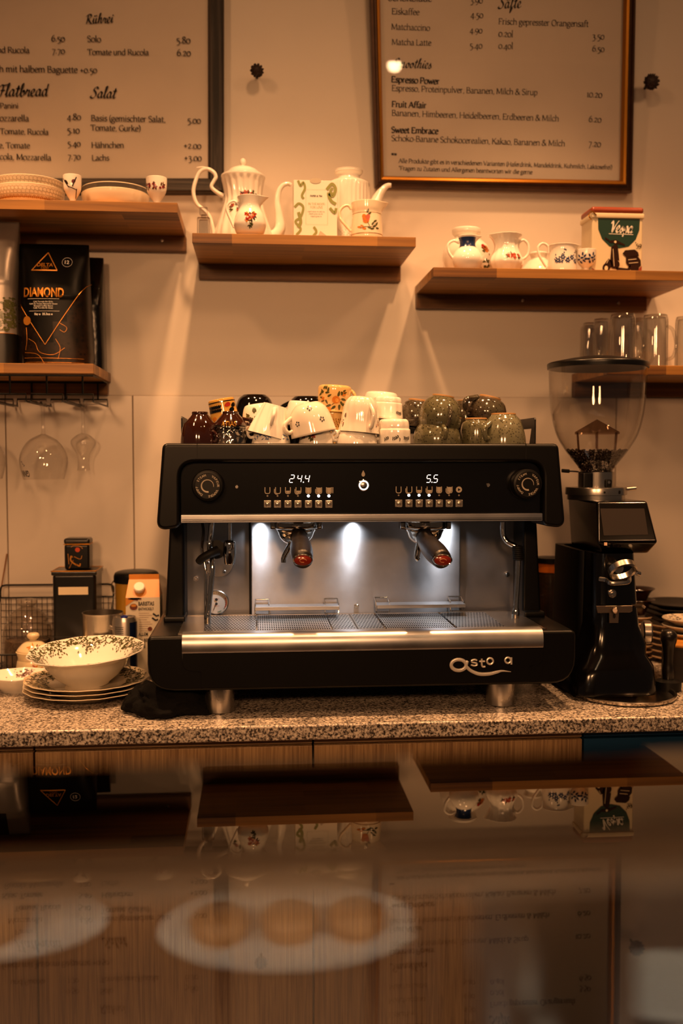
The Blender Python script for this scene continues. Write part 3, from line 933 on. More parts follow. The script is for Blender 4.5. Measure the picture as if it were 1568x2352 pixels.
# right board: bronze frame with a gold lip, glazed, leaning out at the top
BR = Board(P(861, 431, -.020), P(1449.5, 443, -.020), P(848, 0, -.055))
t = thing('menu_board', (.6, 0, 2.03), 'framed drinks menu in bronze frame with gold inner lip, listing smoothies', 'menu board', 'framed menus on the wall')
O = t.location
oc = [BR.at(861, 431), BR.at(1449.5, 443), BR.at(1467, -430), BR.at(835, -430)]
ic = [BR.at(880.5, 405), BR.at(1423.5, 415), BR.at(1440, -400), BR.at(864, -400)]
prof = [(0, -.014), (0, .004), (.10, .011), (.28, .0125), (.34, .007), (.58, .009), (.66, .012), (.86, .010), (1, .004), (1, -.006)]
for k in range(4):
    fm = MB(); frame_side(fm, oc[k], oc[(k + 1) % 4], ic[k], ic[(k + 1) % 4], BR.n, prof, lambda k: 1 if k >= 5 else 0)
    fm.build('frame_side', [BRONZE, GOLDF], t, org=O)
pb = MB(); pb.poly([c - BR.n * .004 for c in ic], 0)
B2 = Board(*[c - BR.n * .004 for c in (BR.at(861, 431), BR.at(1449.5, 443), BR.at(848, 0))])
rows(pb, B2, [('Säfte', 1144, 20, 1196, 18), ('Smoothies', 902, 155, 990, 158)], 'script', 1.25, 1)
rows(pb, B2, [('Schokolade', 890, 2, 992, 4), ('3.90', 1079, 7, 1108, 8), ('Eiskaffee', 899, 33, 963, 35), ('Matchaccino', 898, 68, 987, 71), ('Matcha Latte', 899, 103, 990, 105),
              ('4.50', 1080, 40, 1109, 42), ('4.90', 1078, 75, 1107, 77), ('5.40', 1078, 111, 1107, 112), ('Frisch gepresster Orangensaft', 1144, 56, 1351, 62),
              ('0.20l', 1144, 84, 1178, 86), ('0.40l', 1144, 112, 1178, 113), ('3.50', 1359, 90, 1387, 91), ('6.50', 1359, 118, 1387, 120),
              ('Espresso, Proteinpulver, Bananen, Milch & Sirup', 899, 209, 1234, 219), ('10.20', 1346, 223, 1382, 225),
              ('Bananen, Himbeeren, Heidelbeeren, Erdbeeren & Milch', 899, 266, 1283, 279), ('6.20', 1351, 280, 1380, 282),
              ('Schoko-Banane Schokocerealien, Kakao, Bananen & Milch', 898, 324, 1297, 336), ('7.20', 1350, 336, 1379, 338)], 'book', .95, 1)
rows(pb, B2, [('Espresso Power', 898, 189, 1009, 194), ('Fruit Affair', 899, 246, 979, 249), ('Sweet Embrace', 898, 305, 1006, 308)], 'book', 1.7, 1)
rows(pb, B2, [('Alle Produkte gibt es in verschiedenen Varianten (Haferdrink, Mandeldrink, Kuhmilch, Laktosefrei)', 915, 374, 1405, 389),
              ('*Fragen zu Zutaten und Allergenen beantworten wir die gerne', 915, 391, 1222, 400), ('""', 897, 372, 910, 373)], 'book', 1.1, 1)
pb.build('menu_sheet', [PAPER, INK], t, org=O).location = (0, 0, 0)
MB().poly([c - BR.n * .001 for c in ic]).build('glass_pane', PANE, t, org=O).location = (0, 0, 0)

# two cone-shaped wall knobs
CONE = M('pine_cone_brown', '#2a1a12', rough=.6, var=.3, vscale=90)
for px, py, rp, lab in ((590, 161, 15, 'dark brown cone-shaped wall hook between the two menus'), (1497, 187, 18, 'dark brown cone-shaped wall hook right of the drinks menu')):
    c = P(px, py, -.045); s_ = mpp(c)
    t = thing('wall_hook', (c.x, 0, c.z), lab, 'hook', 'cone-shaped wall hooks')
    MB().cyl((0, -.0005, 0), (0, -.036, 0), .0035, 0, 10).build('stem', BLACK_PLASTIC, t)
    kb = MB(); rr = rp * s_
    m4 = Matrix.Translation((0, -.030, 0)) @ Matrix.Rotation(R(90), 4, 'X')
    kb.lathe(sprof([(0, 0), (rr * .55, .002), (rr * .8, .008), (rr * .8, .015), (rr * .6, .021), (0, .026)]), 20, 0, m4)
    for ring, (rz, rq, nn) in enumerate(((.004, .82, 12), (.010, .95, 11), (.016, .85, 10), (.021, .55, 7))):
        for k in range(nn):
            a = 2 * PI * (k + .5 * (ring % 2)) / nn
            ca, sa = math.cos(a), math.sin(a)
            q = rr * rq
            base = Vector((ca * q * .7, -.030 - rz + .002, sa * q * .7)); tip = Vector((ca * q * 1.12, -.030 - rz - .003, sa * q * 1.12))
            kb.tube([base, base.lerp(tip, .6), tip], [.0030, .0026, .0010], 6)
    kb.build('cone', CONE, t)
# ------------------------------------------------------------------ things on the upper left shelf
FRET = M('honeycomb_print', '#b9a88a', .2)
GREYB = M('grey_glaze_band', '#5a5650', .18)


def vessel(name, label, cat, sp, prof, mats, t=.0025, group=None, flute=None, n=48, deco=None, sx=1, sm=4, open_=True):
    pr = sp.prof(prof)
    out = sprof(pr, sm)
    mb = MB()
    mb.lathe(shell(pr, t, sm) if open_ else out, n, 0, None, flute, sx)
    if deco:
        deco(mb, out, sp.s)
    o = mb.build(name, mats, loc=sp.o)
    return tag(o, label, cat, group)


def honey(mb, out, z0, z1, mi, th=(-1.5, 1.5)):
    cell = .0085
    zz = z0; row = 0
    while zz < z1:
        f = OnPot(out, zz, 0)
        r = rad(out, zz)
        u = th[0] * r + (row % 2) * cell * .5
        while u < th[1] * r:
            pts = [f(u + .0052 * math.cos(R(60 * k + 30)), .0052 * math.sin(R(60 * k + 30))) for k in range(6)]
            q = [f(u + .0044 * math.cos(R(60 * k + 30)), .0044 * math.sin(R(60 * k + 30))) for k in range(6)]
            for k in range(6):
                mb.poly([pts[k], pts[(k + 1) % 6], q[(k + 1) % 6], q[k]], mi)
            u += cell
        zz += cell * .87; row += 1


sp = Spot(68, -.125, T_L, 463)


def d1(mb, out, s):
    honey(mb, out, 24 * s, 47 * s, 1)
    f = OnPot(out, 21 * s, 0)
    for k in range(60):
        petal(mb, f, (k - 30) * .0042, 0, .0021, .0016, 0, 2, 7)
        petal(mb, f, (k - 30) * .0042 + .002, .0028, .0012, .0010, 0, 2, 6)


vessel('bowl', 'patterned bowl with honeycomb band, lower of the left bowl stack', 'bowl', sp, [(0, 0), (46, 0), (46, 0), (50, 6), (66, 14), (76, 28), (80, 50)], [CREAM, FRET, GOLDP], .003, 'bowls on the upper left shelf', deco=d1)
sp2 = Spot(68, -.125, T_L + .0125, 463 - 12)
vessel('bowl', 'honeycomb bowl nested on top of the left bowl stack', 'bowl', sp2, [(0, 0), (42, 0), (42, 0), (48, 6), (62, 14), (72, 28), (77, 44), (79.5, 55)], [CREAM, FRET], .003, 'bowls on the upper left shelf', deco=lambda mb, out, s: honey(mb, out, 40 * s, 54 * s, 1))
sp = Spot(266, -.125, T_L, 463)
vessel('bowl', 'plain cream bowl, lower of the right bowl stack', 'bowl', sp, [(0, 0), (50, 0), (50, 0), (54, 5), (68, 15), (75, 32), (77, 44)], [CREAM], .003, 'bowls on the upper left shelf')
sp2 = Spot(266, -.125, T_L + .010, 463 - 10)
vessel('bowl', 'bowl with dark grey rim band on top of the cream bowl', 'bowl', sp2, [(0, 0), (46, 0), (46, 0), (52, 6), (66, 18), (73, 34), (76, 46)], [CREAM, GREYB], .003, 'bowls on the upper left shelf',
       deco=lambda mb, out, s: [mb.poly([OnPot(out, 36 * s, a)(0, 0), OnPot(out, 36 * s, a + .09)(0, 0), OnPot(out, 45 * s, a + .09)(0, 0), OnPot(out, 45 * s, a)(0, 0)], 1) for a in [k * .09 - 1.7 for k in range(38)]])


def egg_cup(px, y, zt, base, hw, h, label, deco, mats):
    sp = Spot(px, y, zt, base)
    w = hw
    return vessel('egg_cup', label, 'egg cup', sp, [(0, 0), (w * .62, 0), (w * .62, 0), (w * .6, 3), (w * .30, 9), (w * .32, 14), (w * .62, h * .36), (w * .9, h * .55), (w * .98, h * .78), (w, h)], mats, .002, 'egg cups on the shelves', deco=deco)


def bird(mb, out, s):
    f = OnPot(out, 48 * s, -.1)
    line2 = lambda a, b, w: [petal(mb, f, (a[0] + (b[0] - a[0]) * k / 6) * s, (a[1] + (b[1] - a[1]) * k / 6) * s, 2.4 * s, w * s, math.atan2(b[1] - a[1], b[0] - a[0]), 1, 7) for k in range(7)]
    line2((-18, 10), (-4, -8), 1.2); line2((-4, -8), (12, -14), 1.0); line2((14, 12), (6, -6), 1.5); line2((14, -14), (10, -30), 1.2)
    petal(mb, f, -9 * s, 2 * s, 7 * s, 3 * s, -.8, 1, 9, .3); petal(mb, f, 8 * s, 4 * s, 5 * s, 4 * s, .6, 2, 9)


egg_cup(167, -.2, T_L, 463, 21, 68, 'egg cup painted with dark birds and twigs on the upper left shelf', bird, [WHITE, DKBR, PURP])
egg_cup(360, -.2, T_L, 463, 24, 67, 'egg cup with band of plum coloured flowers, near the shelf end',
        lambda mb, out, s: [bouquet(mb, OnPot(out, 45 * s, a), .018, .014, (1, 2, 3, 4), 5 + k, 3, 6, .8) for k, a in enumerate((-.9, -.1, .7))], [WHITE, LEAF2, DKBR, PURP, RED])

# ------------------------------------------------------------------ middle shelf
# small glass bottle
sp = Spot(468, -.215, T_M, 531)
s_ = sp.s
t = thing('glass_bottle', sp.o, 'small clear glass bottle with stopper at the left shelf end', 'bottle')
CRYST = thin_glass('crystal', (.93, .93, .93), (.45, .42, .40), .08, 1.6, 0, 1.6)
MB().box((-15 * s_, -.010, 0), (15 * s_, .010, 43 * s_), 0, .0035, 3).box((-10 * s_, -.007, 4 * s_), (10 * s_, .007, 38 * s_), 0, .002).build('bottle_body', CRYST, t)
MB().cyl((0, 0, 42 * s_), (0, 0, 49 * s_), 6 * s_, 0, 16).box((-9.5 * s_, -.008, 48 * s_), (9.5 * s_, .008, 66 * s_), 0, .003, 3).build('stopper', CRYST, t)

# tall fluted coffee pot
sp = Spot(559, -.098, T_M, 532); s_ = sp.s
t = thing('coffee_pot', sp.o, 'tall fluted white coffee pot with rose print and curled handle', 'coffee pot')
pr = sp.prof([(0, 0), (58, 0), (58, 0), (64, 3), (67.5, 18), (64, 38), (52, 73), (43, 104), (42.5, 122), (46, 145), (50.5, 159), (50.5, 163)])
out = sprof(pr)
fl = lambda a, z, r: .0011 * math.cos(18 * a + z * 30) * min(1, z / .02) if z < 154 * s_ else 0
mb = MB().lathe(out + [(46 * s_, 163.5 * s_), (0, 160 * s_)], 144, 0, None, fl)
bouquet(mb, OnPot(out, 110 * s_, .25, .0016), .05, .022, (1, 2, 3, 4, 4), 3, 6, 14, 1.15)
bouquet(mb, OnPot(out, 84 * s_, -.35, .0016), .03, .028, (1, 2, 3, 4), 8, 2, 9, 1.0)
mb.build('pot_body', [WHITE, LEAF, DKBR, PURP, ROSE], t)
MB().lathe(sprof(sp.prof([(50, 163.5), (48.5, 165), (40, 170), (30, 178), (16, 184), (5, 186.5), (0, 186.8)])), 48).build('lid', WHITE, t)
MB().lathe(sprof(sp.prof([(5, 186), (4, 189), (6.6, 193), (6.4, 199), (3, 203), (0, 204)])), 24).build('knob', WHITE, bpy.data.objects['lid'])
hp = spline([sp.l(*q) for q in ((515, 414), (501, 407), (487, 394), (493, 380), (497, 372), (492, 361), (477, 354), (461, 361), (451, 382), (446, 407), (453, 432), (469, 446), (482, 461), (489, 486), (493, 514))], 5)
MB().tube(hp, [.0055, .0045, .004, .0042, .0045, .0045, .0042, .0045, .0045, .0045, .0045, .0045, .005], 12).tube(spline([sp.l(478, 354), sp.l(466, 351), sp.l(454, 352)], 3), [.004, .003, .0015], 8).build('handle', WHITE, t)
MB().tube(spline([sp.l(*q) for q in ((600, 508), (628, 504), (643, 485), (641, 455), (637, 425), (641, 400), (650, 387), (662, 383), (669, 386))], 5), [.017, .0155, .0125, .009, .007, .0058, .0052, .0046, .004], 16).build('spout', WHITE, t)

# creamer in front of it


def jug(label, sp, prof, mats, deco, handle, hr, spout=None, name='cream_jug', group='small jugs on the shelves', flute=None, t=.0022, cat='jug', extra=None):
    s_ = sp.s
    pr = sp.prof(prof); out = sprof(pr)
    H = pr[-1][1]

    def fl(a, z, r):
        q = flute(a, z, r) if flute else 0
        if spout:
            sa, ln, h0 = spout
            d = (a - sa + PI) % (2 * PI) - PI
            q += ln * s_ * math.exp(-(d / .42) ** 2) * max(0, (z - h0 * s_) / (H - h0 * s_)) ** 1.5
        return q
    mb = MB().lathe(shell(pr, t), 72, 0, None, fl)
    deco(mb, out, s_)
    o = mb.build(name, mats, loc=sp.o)
    tag(o, label, cat, group)
    for hpath in (handle if isinstance(handle[0], list) else [handle]):
        h = MB().tube(spline([sp.l(*q) for q in hpath], 5), hr * s_ if not isinstance(hr, list) else [q * s_ for q in hr], 12)
        h.build('handle', mats[0], o)
    return o


sp = Spot(574, -.209, T_M, 531)
jug('small white bellied jug with dark red posy, before the tall pot', sp,
    [(0, 0), (21, 0), (21, 0), (24, 4), (32, 11), (37, 26), (36.5, 36), (33, 50), (26.5, 62), (24.5, 70), (26, 80), (29, 92)], [WHITE, LEAF, DKBR, RED, ORNG],
    lambda mb, out, s: (bouquet(mb, OnPot(out, 41 * s, .0), .030, .024, (2, 2, 3, 4, 3), 21, 6, 6, 1.1), bouquet(mb, OnPot(out, 24 * s, .0), .008, .02, (1, 1, 3), 2, 0, 8, .9)),
    [(551, 469), (548, 455), (537, 448), (524, 455), (522, 470), (530, 490), (538, 508)], [2.8, 3, 3, 3, 3.2, 3], (PI / 2, 14, 70))

# tea carton
c0 = P(674, 413, -.215); c1 = P(774, 535, -.215)
W_, H_ = c1.x - c0.x, c0.z - T_M
t = thing('tea_box', (c0.x + W_ / 2, -.215, T_M), 'white tea carton with green marbled corners, between the coffee pots', 'box')
CARD = M('white_card', '#e9e2d2', rough=.55); GRN = M('print_green', '#8a8c4a', rough=.5); CARDLINE = M('card_line', '#b9ad98', rough=.6)
mb = MB().box((-W_ / 2, 0, 0), (W_ / 2, .055, H_), 0, .0008)
kx = lambda px: (px - 724) * W_ / 100
kz = lambda py: (535 - py) * H_ / 122
pt = lambda px, py: Vector((kx(px), 0, kz(py)))
for pts, w in (([(684, 414), (690, 425), (696, 418), (700, 430), (693, 445), (697, 452)], .003), ([(676, 470), (686, 462), (696, 470), (690, 490), (678, 500), (690, 515), (680, 528)], .003),
               ([(750, 432), (762, 420), (770, 430), (764, 445), (754, 440), (760, 455), (771, 462)], .004), ([(757, 470), (768, 480), (772, 470)], .0035), ([(720, 510), (726, 520), (718, 530)], .003),
               ([(685, 480), (690, 500), (684, 512)], .004), ([(764, 428), (758, 436), (766, 442)], .003)):
    gi_ = globals().get('gi_', 0) + 1
    line(mb, spline([pt(*q) for q in pts], 5), w * 1.7, 1, eps=.0005 + .00006 * gi_)
line(mb, [pt(702, 432), pt(752, 432), pt(752, 505), pt(702, 505)], .0006, 2, closed=True)
disc(mb, pt(724, 414), .012, .006, 2)
mb.poly([pt(728, 533) - Vector((0, .0006, 0)), pt(735, 518) - Vector((0, .0006, 0)), pt(758, 534) - Vector((0, .0006, 0))], 2)
letters(mb, 'PAPER & TEA', pt(712, 447), pt(740, 447), 3, 'sans', .03)
letters(mb, 'IN THE MOOD', pt(707, 464), pt(746, 464), 1, 'book', .8); letters(mb, 'FOR LOVE', pt(712, 471), pt(741, 471), 1, 'book', .8)
for k, (a, b) in enumerate(((706, 745), (709, 741), (713, 738))):
    letters(mb, 'organic green tea with rose'[:26 - 5 * k], pt(a, 479 + 5 * k), pt(b, 479 + 5 * k), 3, 'sans', 0)
mb.build('carton', [CARD, GRN, CARDLINE, INK], t)

# second coffee pot, behind the carton
sp = Spot(800, -.095, T_M, 535); s_ = sp.s
t = thing('coffee_pot', sp.o, 'plain white cylindrical coffee pot with flared lid, behind tea carton', 'coffee pot')
pr = sp.prof([(0, 0), (44, 0), (44, 0), (47, 4), (47.5, 60), (48.5, 110), (48.5, 145), (46, 152), (34, 158), (27, 160)])


def basket(a, z, r):
    return .0012 * math.cos(40 * a) * math.cos(z / s_ * .9) if z < 42 * s_ and r > 40 * s_ else .0008 * math.cos(30 * a) if r > 40 * s_ and z < 140 * s_ else 0


zz = [(47.2 * s_, q * s_) for q in range(4, 44, 2)]
MB().lathe(sprof(pr[:4]) + zz + sprof([(47.3 * s_, 44 * s_)] + pr[5:]) + [(0, 160 * s_)], 160, 0, None, basket).build('pot_body', WHITE, t)
MB().lathe(sprof(sp.prof([(27, 160), (26, 166), (27, 170), (32, 174), (32.5, 178), (30, 181), (0, 181)])), 48).build('lid', WHITE, t)
MB().tube(spline([sp.l(*q) for q in ((756, 416), (740, 402), (722, 401), (715, 406), (714, 425), (720, 450), (735, 470), (757, 480))], 5), .0062, 12, flat=1.3).build('handle', WHITE, t)
MB().tube(spline([sp.l(*q) for q in ((838, 470), (856, 440), (868, 412), (880, 394), (890, 386), (898, 385))], 5), [.020, .0165, .011, .0075, .006, .005], 16).build('spout', WHITE, t)

sp = Spot(842, -.205, T_M, 536)


def band(mb, out, z, w, mi, a0=-1.7, a1=1.7, n=40):
    for k in range(n):
        a, b = a0 + (a1 - a0) * k / n, a0 + (a1 - a0) * (k + 1) / n
        mb.poly([OnPot(out, z, a)(0, 0), OnPot(out, z, b)(0, 0), OnPot(out, z + w, b)(0, 0), OnPot(out, z + w, a)(0, 0)], mi)


def rose_deco(mb, out, s):
    band(mb, out, 10 * s, 1.2 * s, 3); band(mb, out, 57 * s, .8 * s, 3)
    f = OnPot(out, 42 * s, -.16)
    for k, (u, v, a, b, r_) in enumerate(((0, 0, 8, 7, 0), (-4, 5, 5, 6, .6), (4, 4, 5, 7, -.4), (0, -5, 7, 5, 0))):
        petal(mb, f, u * s, v * s, a * s, b * s, r_, 4 if k % 2 else 5, 12)
    for u, v, a in ((4, 18, 1.2), (8, 12, .7), (-9, -16, 2.6), (-16, -18, 3), (16, -10, .9), (20, -16, .3), (26, -10, 1), (22, -4, .5), (28, -20, 0), (8, -20, -.4), (-4, -22, 3), (15, -22, .2)):
        petal(mb, f, u * s, v * s, 5 * s, 2.2 * s, a, 1 if u > 0 else 4, 8, .3)
    for u, v, a in ((6, -12, -1.1), (10, -18, .2), (0, -18, 0), (20, -14, 1.1), (-8, -20, .2)):
        petal(mb, f, u * s, v * s, 7 * s, .6 * s, a, 2, 6)


jug('small straight jug with orange rose print, right of tea carton', sp, [(0, 0), (34, 0), (34, 0), (36, 4), (36, 20), (34, 50), (33.5, 60), (35, 70), (36, 84)], [CREAM, LEAF, DKBR, GOLDP, ORNG, ROSE], rose_deco,
    [(806, 466), (800, 458), (790, 459), (780, 470), (781, 487), (792, 501), (805, 515)], 3.2, (PI / 2, 14, 62))

# ------------------------------------------------------------------ right shelf
FRM = (LEAF, DKBR, ORNG, RED)


def jar_deco(th, h):
    return lambda mb, out, s: (petal(mb, OnPot(out, h * s, th), 0, 0, .011, .008, .1, 3, 14), petal(mb, OnPot(out, h * s, th), -.009, .004, .007, .006, .1, 4, 12),
                               bouquet(mb, OnPot(out, (h - 6) * s, th), .034, .022, (1, 2, 3, 4), 4, 2, 12, 1.1))


sp = Spot(1070, -.10, T_R, 613)
jug('large white ginger jar with fruit print, behind blue-collared jug', sp, [(0, 0), (36, 0), (36, 0), (44, 10), (53, 38), (54, 58), (48, 76), (36, 88), (28, 93), (27, 98), (32, 104), (33, 113), (31, 115)], [WHITE, LEAF, DKBR, ORNG, RED],
    lambda mb, out, s: (jar_deco(.80, 64)(mb, out, s), jar_deco(.62, 12)(mb, out, s)), [(1032, 545), (1024, 552), (1020, 575), (1024, 592), (1036, 600)], 4, None, 'ginger_jar', None, cat='jar')
sp = Spot(1073, -.205, T_R, 612)
jug('small round white jug with dark blue collar', sp, [(0, 0), (22, 0), (22, 0), (28, 5), (34.5, 20), (34.5, 32), (28, 46), (20, 53), (17.5, 58), (17.5, 66), (20, 74), (23, 79)], [WHITE, BLUE],
    lambda mb, out, s: [band(mb, out, (54 + 3 * k) * s, 3 * s, 1, -3.1, 3.1, 60) for k in range(7)],
    [(1054, 548), (1040, 543), (1028, 552), (1030, 570), (1040, 584)], 3.2, (PI / 2, 10, 60))
egg_cup(1115, -.16, T_R, 612, 13, 42, 'egg cup with dark green print, between the two left jugs', lambda mb, out, s: bouquet(mb, OnPot(out, 25 * s, 0), .02, .02, (1, 1, 2), 6, 2, 16, .9), [WHITE, LEAF, OLIVE])
sp = Spot(1162, -.185, T_R, 612)
jug('white waisted jug with red rose spray and scalloped rim', sp, [(0, 0), (26, 0), (26, 0), (31, 6), (38.5, 22), (37, 34), (29.5, 50), (27, 62), (29, 76), (35, 87)], [WHITE, LEAF, LEAF2, RED, ROSE],
    lambda mb, out, s: bouquet(mb, OnPot(out, 34 * s, .28), .040, .018, (1, 2, 3, 4, 4), 12, 7, 9, 1.0),
    [(1189, 556), (1190, 543), (1202, 535), (1213, 546), (1213, 566), (1203, 577), (1192, 580)], 3.2, (-PI / 2, 8, 60), flute=lambda a, z, r: .0006 * math.cos(14 * a))
sp = Spot(1236, -.115, T_R, 614)
jug('low white lidded sugar bowl with fruit print, behind the blue-flowered jug', sp, [(0, 0), (38, 0), (38, 0), (44, 8), (40, 22), (26, 40), (18, 46), (18, 52), (21, 58), (20, 61)], [WHITE, LEAF, DKBR, ORNG, RED],
    jar_deco(-.55, 10), [(1262, 594), (1272, 590), (1276, 600), (1268, 608)], 2, None, 'sugar_bowl', None, cat='sugar bowl')
sp = Spot(1290, -.19, T_R, 615)


def onion(mb, out, s):
    rn = random.Random(4)
    f = OnPot(out, 32 * s, .1)
    for k in range(5):
        u = (-22 + 11 * k) * s; v = (-6 + 7 * (k % 2)) * s
        for j in range(6):
            a = j * PI / 3
            petal(mb, f, u + 3.4 * s * math.cos(a), v + 3.4 * s * math.sin(a), 3.4 * s, 1.7 * s, a, 1, 7)
        petal(mb, f, u, v, 1.6 * s, 1.6 * s, 0, 0, 6)
    for k in range(26):
        petal(mb, f, rn.uniform(-30, 32) * s, rn.uniform(-13, 20) * s, rn.uniform(2, 3.6) * s, 1.3 * s, rn.uniform(0, 3), 1, 7, .3)


jug('white straight jug with blue flower print, beside the scooter tin', sp, [(0, 0), (31, 0), (31, 0), (33, 5), (32.5, 25), (30.5, 48), (31, 60), (32.5, 64)], [WHITE, BLUE], onion,
    [(1259, 567), (1256, 552), (1244, 546), (1234, 555), (1236, 572), (1244, 586), (1253, 599)], 3, (PI / 2, 12, 46))
egg_cup(1345, -.195, T_R, 616, 23, 54, 'egg cup with blue onion print, left of the scooter tin', lambda mb, out, s: [petal(mb, OnPot(out, 34 * s, a), u * s, v * s, 4.2 * s, 2.2 * s, r_, 1, 8, .2)
         for a in (-.75, .35) for u, v, r_ in ((0, 0, 0), (7, 4, .8), (-7, 5, 2.2), (4, -7, -.8), (-4, -9, 2.4), (9, -3, .2), (-9, -3, 3), (2, 9, 1.5))], [WHITE, BLUE])

# tin with the scooter
a0 = P(1358, 617, -.20); a1 = P(1474, 620, -.20)
W_ = a1.x - a0.x
t = thing('storage_tin', ((a0.x + a1.x) / 2, -.20, T_R), 'cream storage tin with dark scooter picture and rust red lid', 'tin')
kx = lambda px: (px - 1416) * W_ / 116
H_ = P(1416, 500, -.2).z - T_R
kz = lambda py: (618.5 - py) * H_ / 118.5
pt = lambda px, py: Vector((kx(px), 0, kz(py)))
TINC = M('tin_cream', '#d9c9a8', rough=.32); TING = M('tin_green', '#1c3a30', rough=.32); TINR = M('tin_red', '#8c3a1e', rough=.32)
mb = MB().box((-W_ / 2, 0, 0), (W_ / 2, .075, H_), 0, .003, 3)
sh = [(1371, 501), (1467, 501), (1466, 525), (1458, 545), (1442, 560), (1420, 564), (1398, 560), (1381, 545), (1372, 525)]
mb.poly([pt(*q) + Vector((0, -.0005, 0)) for q in sh], 1)
letters(mb, 'Vespa', pt(1398, 530), pt(1450, 532), 3, 'script', 1.5, hscale=1.15, eps=.0011)
line(mb, [pt(1396, 534), pt(1452, 535)], .0012, 3, eps=.0011)
letters(mb, "'59", pt(1456, 561), pt(1471, 562), 4, 'book', 1.2, eps=.0011)
sil = [[(1402, 562), (1410, 556), (1417, 560), (1420, 580), (1422, 600), (1416, 608), (1404, 606), (1400, 590)],
       [(1384, 614), (1388, 596), (1396, 586), (1404, 590), (1406, 602), (1400, 606), (1396, 614)],
       [(1414, 604), (1440, 606), (1446, 598), (1450, 604), (1444, 612), (1416, 612)],
       [(1428, 575), (1434, 568), (1456, 566), (1464, 572), (1466, 580), (1436, 582)],
       [(1436, 582), (1462, 579), (1470, 588), (1471, 600), (1462, 606), (1444, 604), (1436, 594)],
       [(1396, 549), (1412, 546), (1434, 556), (1433, 559), (1412, 553), (1398, 553)], [(1388, 541), (1398, 547), (1397, 550), (1387, 545)]]
for q in sil:
    mb.poly([pt(*a) + Vector((0, -.0012, 0)) for a in q], 4)
disc(mb, pt(1391, 606), .0085, .0105, 4, eps=.0014); disc(mb, pt(1391, 606), .0040, .0050, 0, eps=.0018)
disc(mb, pt(1456, 605), .0100, .0100, 4, eps=.0014); disc(mb, pt(1413, 552), .0055, .0055, 4, eps=.0014); disc(mb, pt(1411, 551), .0028, .0028, 0, eps=.0018)
for q, w in (([(1406, 566), (1409, 602)], .0012), ([(1441, 588), (1460, 586)], .0014), ([(1443, 595), (1464, 593)], .0012), ([(1418, 590), (1432, 604)], .0008), ([(1424, 570), (1428, 600)], .0008), ([(1396, 588), (1392, 596)], .0012)):
    line(mb, [pt(*a) for a in q], w, 0, eps=.0018)
mb.poly([pt(*a) + Vector((0, -.0005, 0)) for a in ((1359, 617.5), (1359, 606), (1372, 614), (1388, 617.5))], 2)
mb.poly([pt(*a) + Vector((0, -.0005, 0)) for a in ((1473, 617.5), (1473, 600), (1460, 612), (1440, 617.5))], 2)
mb.build('tin_body', [TINC, TING, TINR, WHITE_PRINT, DKBR], t)
MB().box((-W_ / 2 - .003, -.003, H_ - .002), (W_ / 2 + .003, .078, H_ + .010), 1, .003, 2).box((-W_ / 2 - .002, -.002, H_ + .009), (W_ / 2 + .002, .077, H_ + .024), 0, .006, 3).build('lid', [TINR, TINC], t)
MB().tube(spline([Vector((-W_ / 2 - .003, -.002, H_ - .006)), Vector((-W_ / 2 - .009, -.004, H_ + .002)), Vector((-W_ / 2 - .003, -.004, H_ + .012)), Vector((-W_ / 2 + .008, -.0045, H_ + .004))], 5), .0013, 8).build('clasp', BRASS, t)
# ------------------------------------------------------------------ coffee bags on the low left shelf
FOIL_BLACK = M('black_foil', '#050505', rough=.36, spec=.14, bump=.25, bscale=28)
FOIL_SILVER = M('silver_foil', '#a39a92', rough=.34, metal=.55, bump=.35, bscale=22)
BEANS = speckled('printed_beans', '#0a0604', '#030202', '#26170b', 110, .35)
BEANS.node_tree.nodes['Principled BSDF'].inputs['Coat Weight'].default_value = 0
BEANS.node_tree.nodes['Principled BSDF'].inputs['Specular IOR Level'].default_value = .2
BAG_G = 'bags of coffee on the low left shelf'
GOLDT = M('gold_print', '#c8842c', rough=.35, metal=.5)


def bag(sp, hw, hd, h, topd=.10, lean=0.0, nx=44, nz=36, pw=4.0):
    """filled pouch: sections get thinner towards the sealed top; returns builder, front surface, face test"""
    def half(z):
        t = z / h
        d = hd * (1 - .08 * (1 - t)) if t < .55 else hd * (1 - (1 - topd) * ((t - .55) / .45) ** 1.3)
        w = hw * (1 - .03 * math.sin(t * PI)) * (1 - .05 * max(0, .1 - t) * 10)
        return w, d

    def front(x, z):
        w, d = half(min(max(z, 0), h))
        q = min(abs(x - lean * z / h) / w, 1)
        return -d * (1 - q ** pw) ** (1 / pw) * (1 - .10 * q * q) + .0004 * math.sin(x * 90 + z * 40)
    mb = MB(); rings = []
    for j in range(nz + 1):
        z = h * j / nz
        w, d = half(z); ring = []
        for k in range(nx):
            a = 2 * PI * k / nx
            c, s2 = math.cos(a), math.sin(a)
            x = w * math.copysign(abs(c) ** .38, c) + lean * z / h
            if s2 <= 0:
                y = front(x, z)
            else:
                y = -front(x, z) * .95
            ring.append(len(mb.v)); mb.v.append(Vector((x, y, z)))
        rings.append(ring)
    for a, b in zip(rings, rings[1:]):
        for k in range(nx):
            mb.f.append((a[k], a[(k + 1) % nx], b[(k + 1) % nx], b[k])); mb.m.append(0)
    mb.f.append(tuple(rings[0][::-1])); mb.m.append(0)
    mb.f.append(tuple(rings[-1])); mb.m.append(0)
    return mb, front


def centroid(mb, f):
    c = Vector()
    for i in f:
        c += mb.v[i]
    return c / len(f)


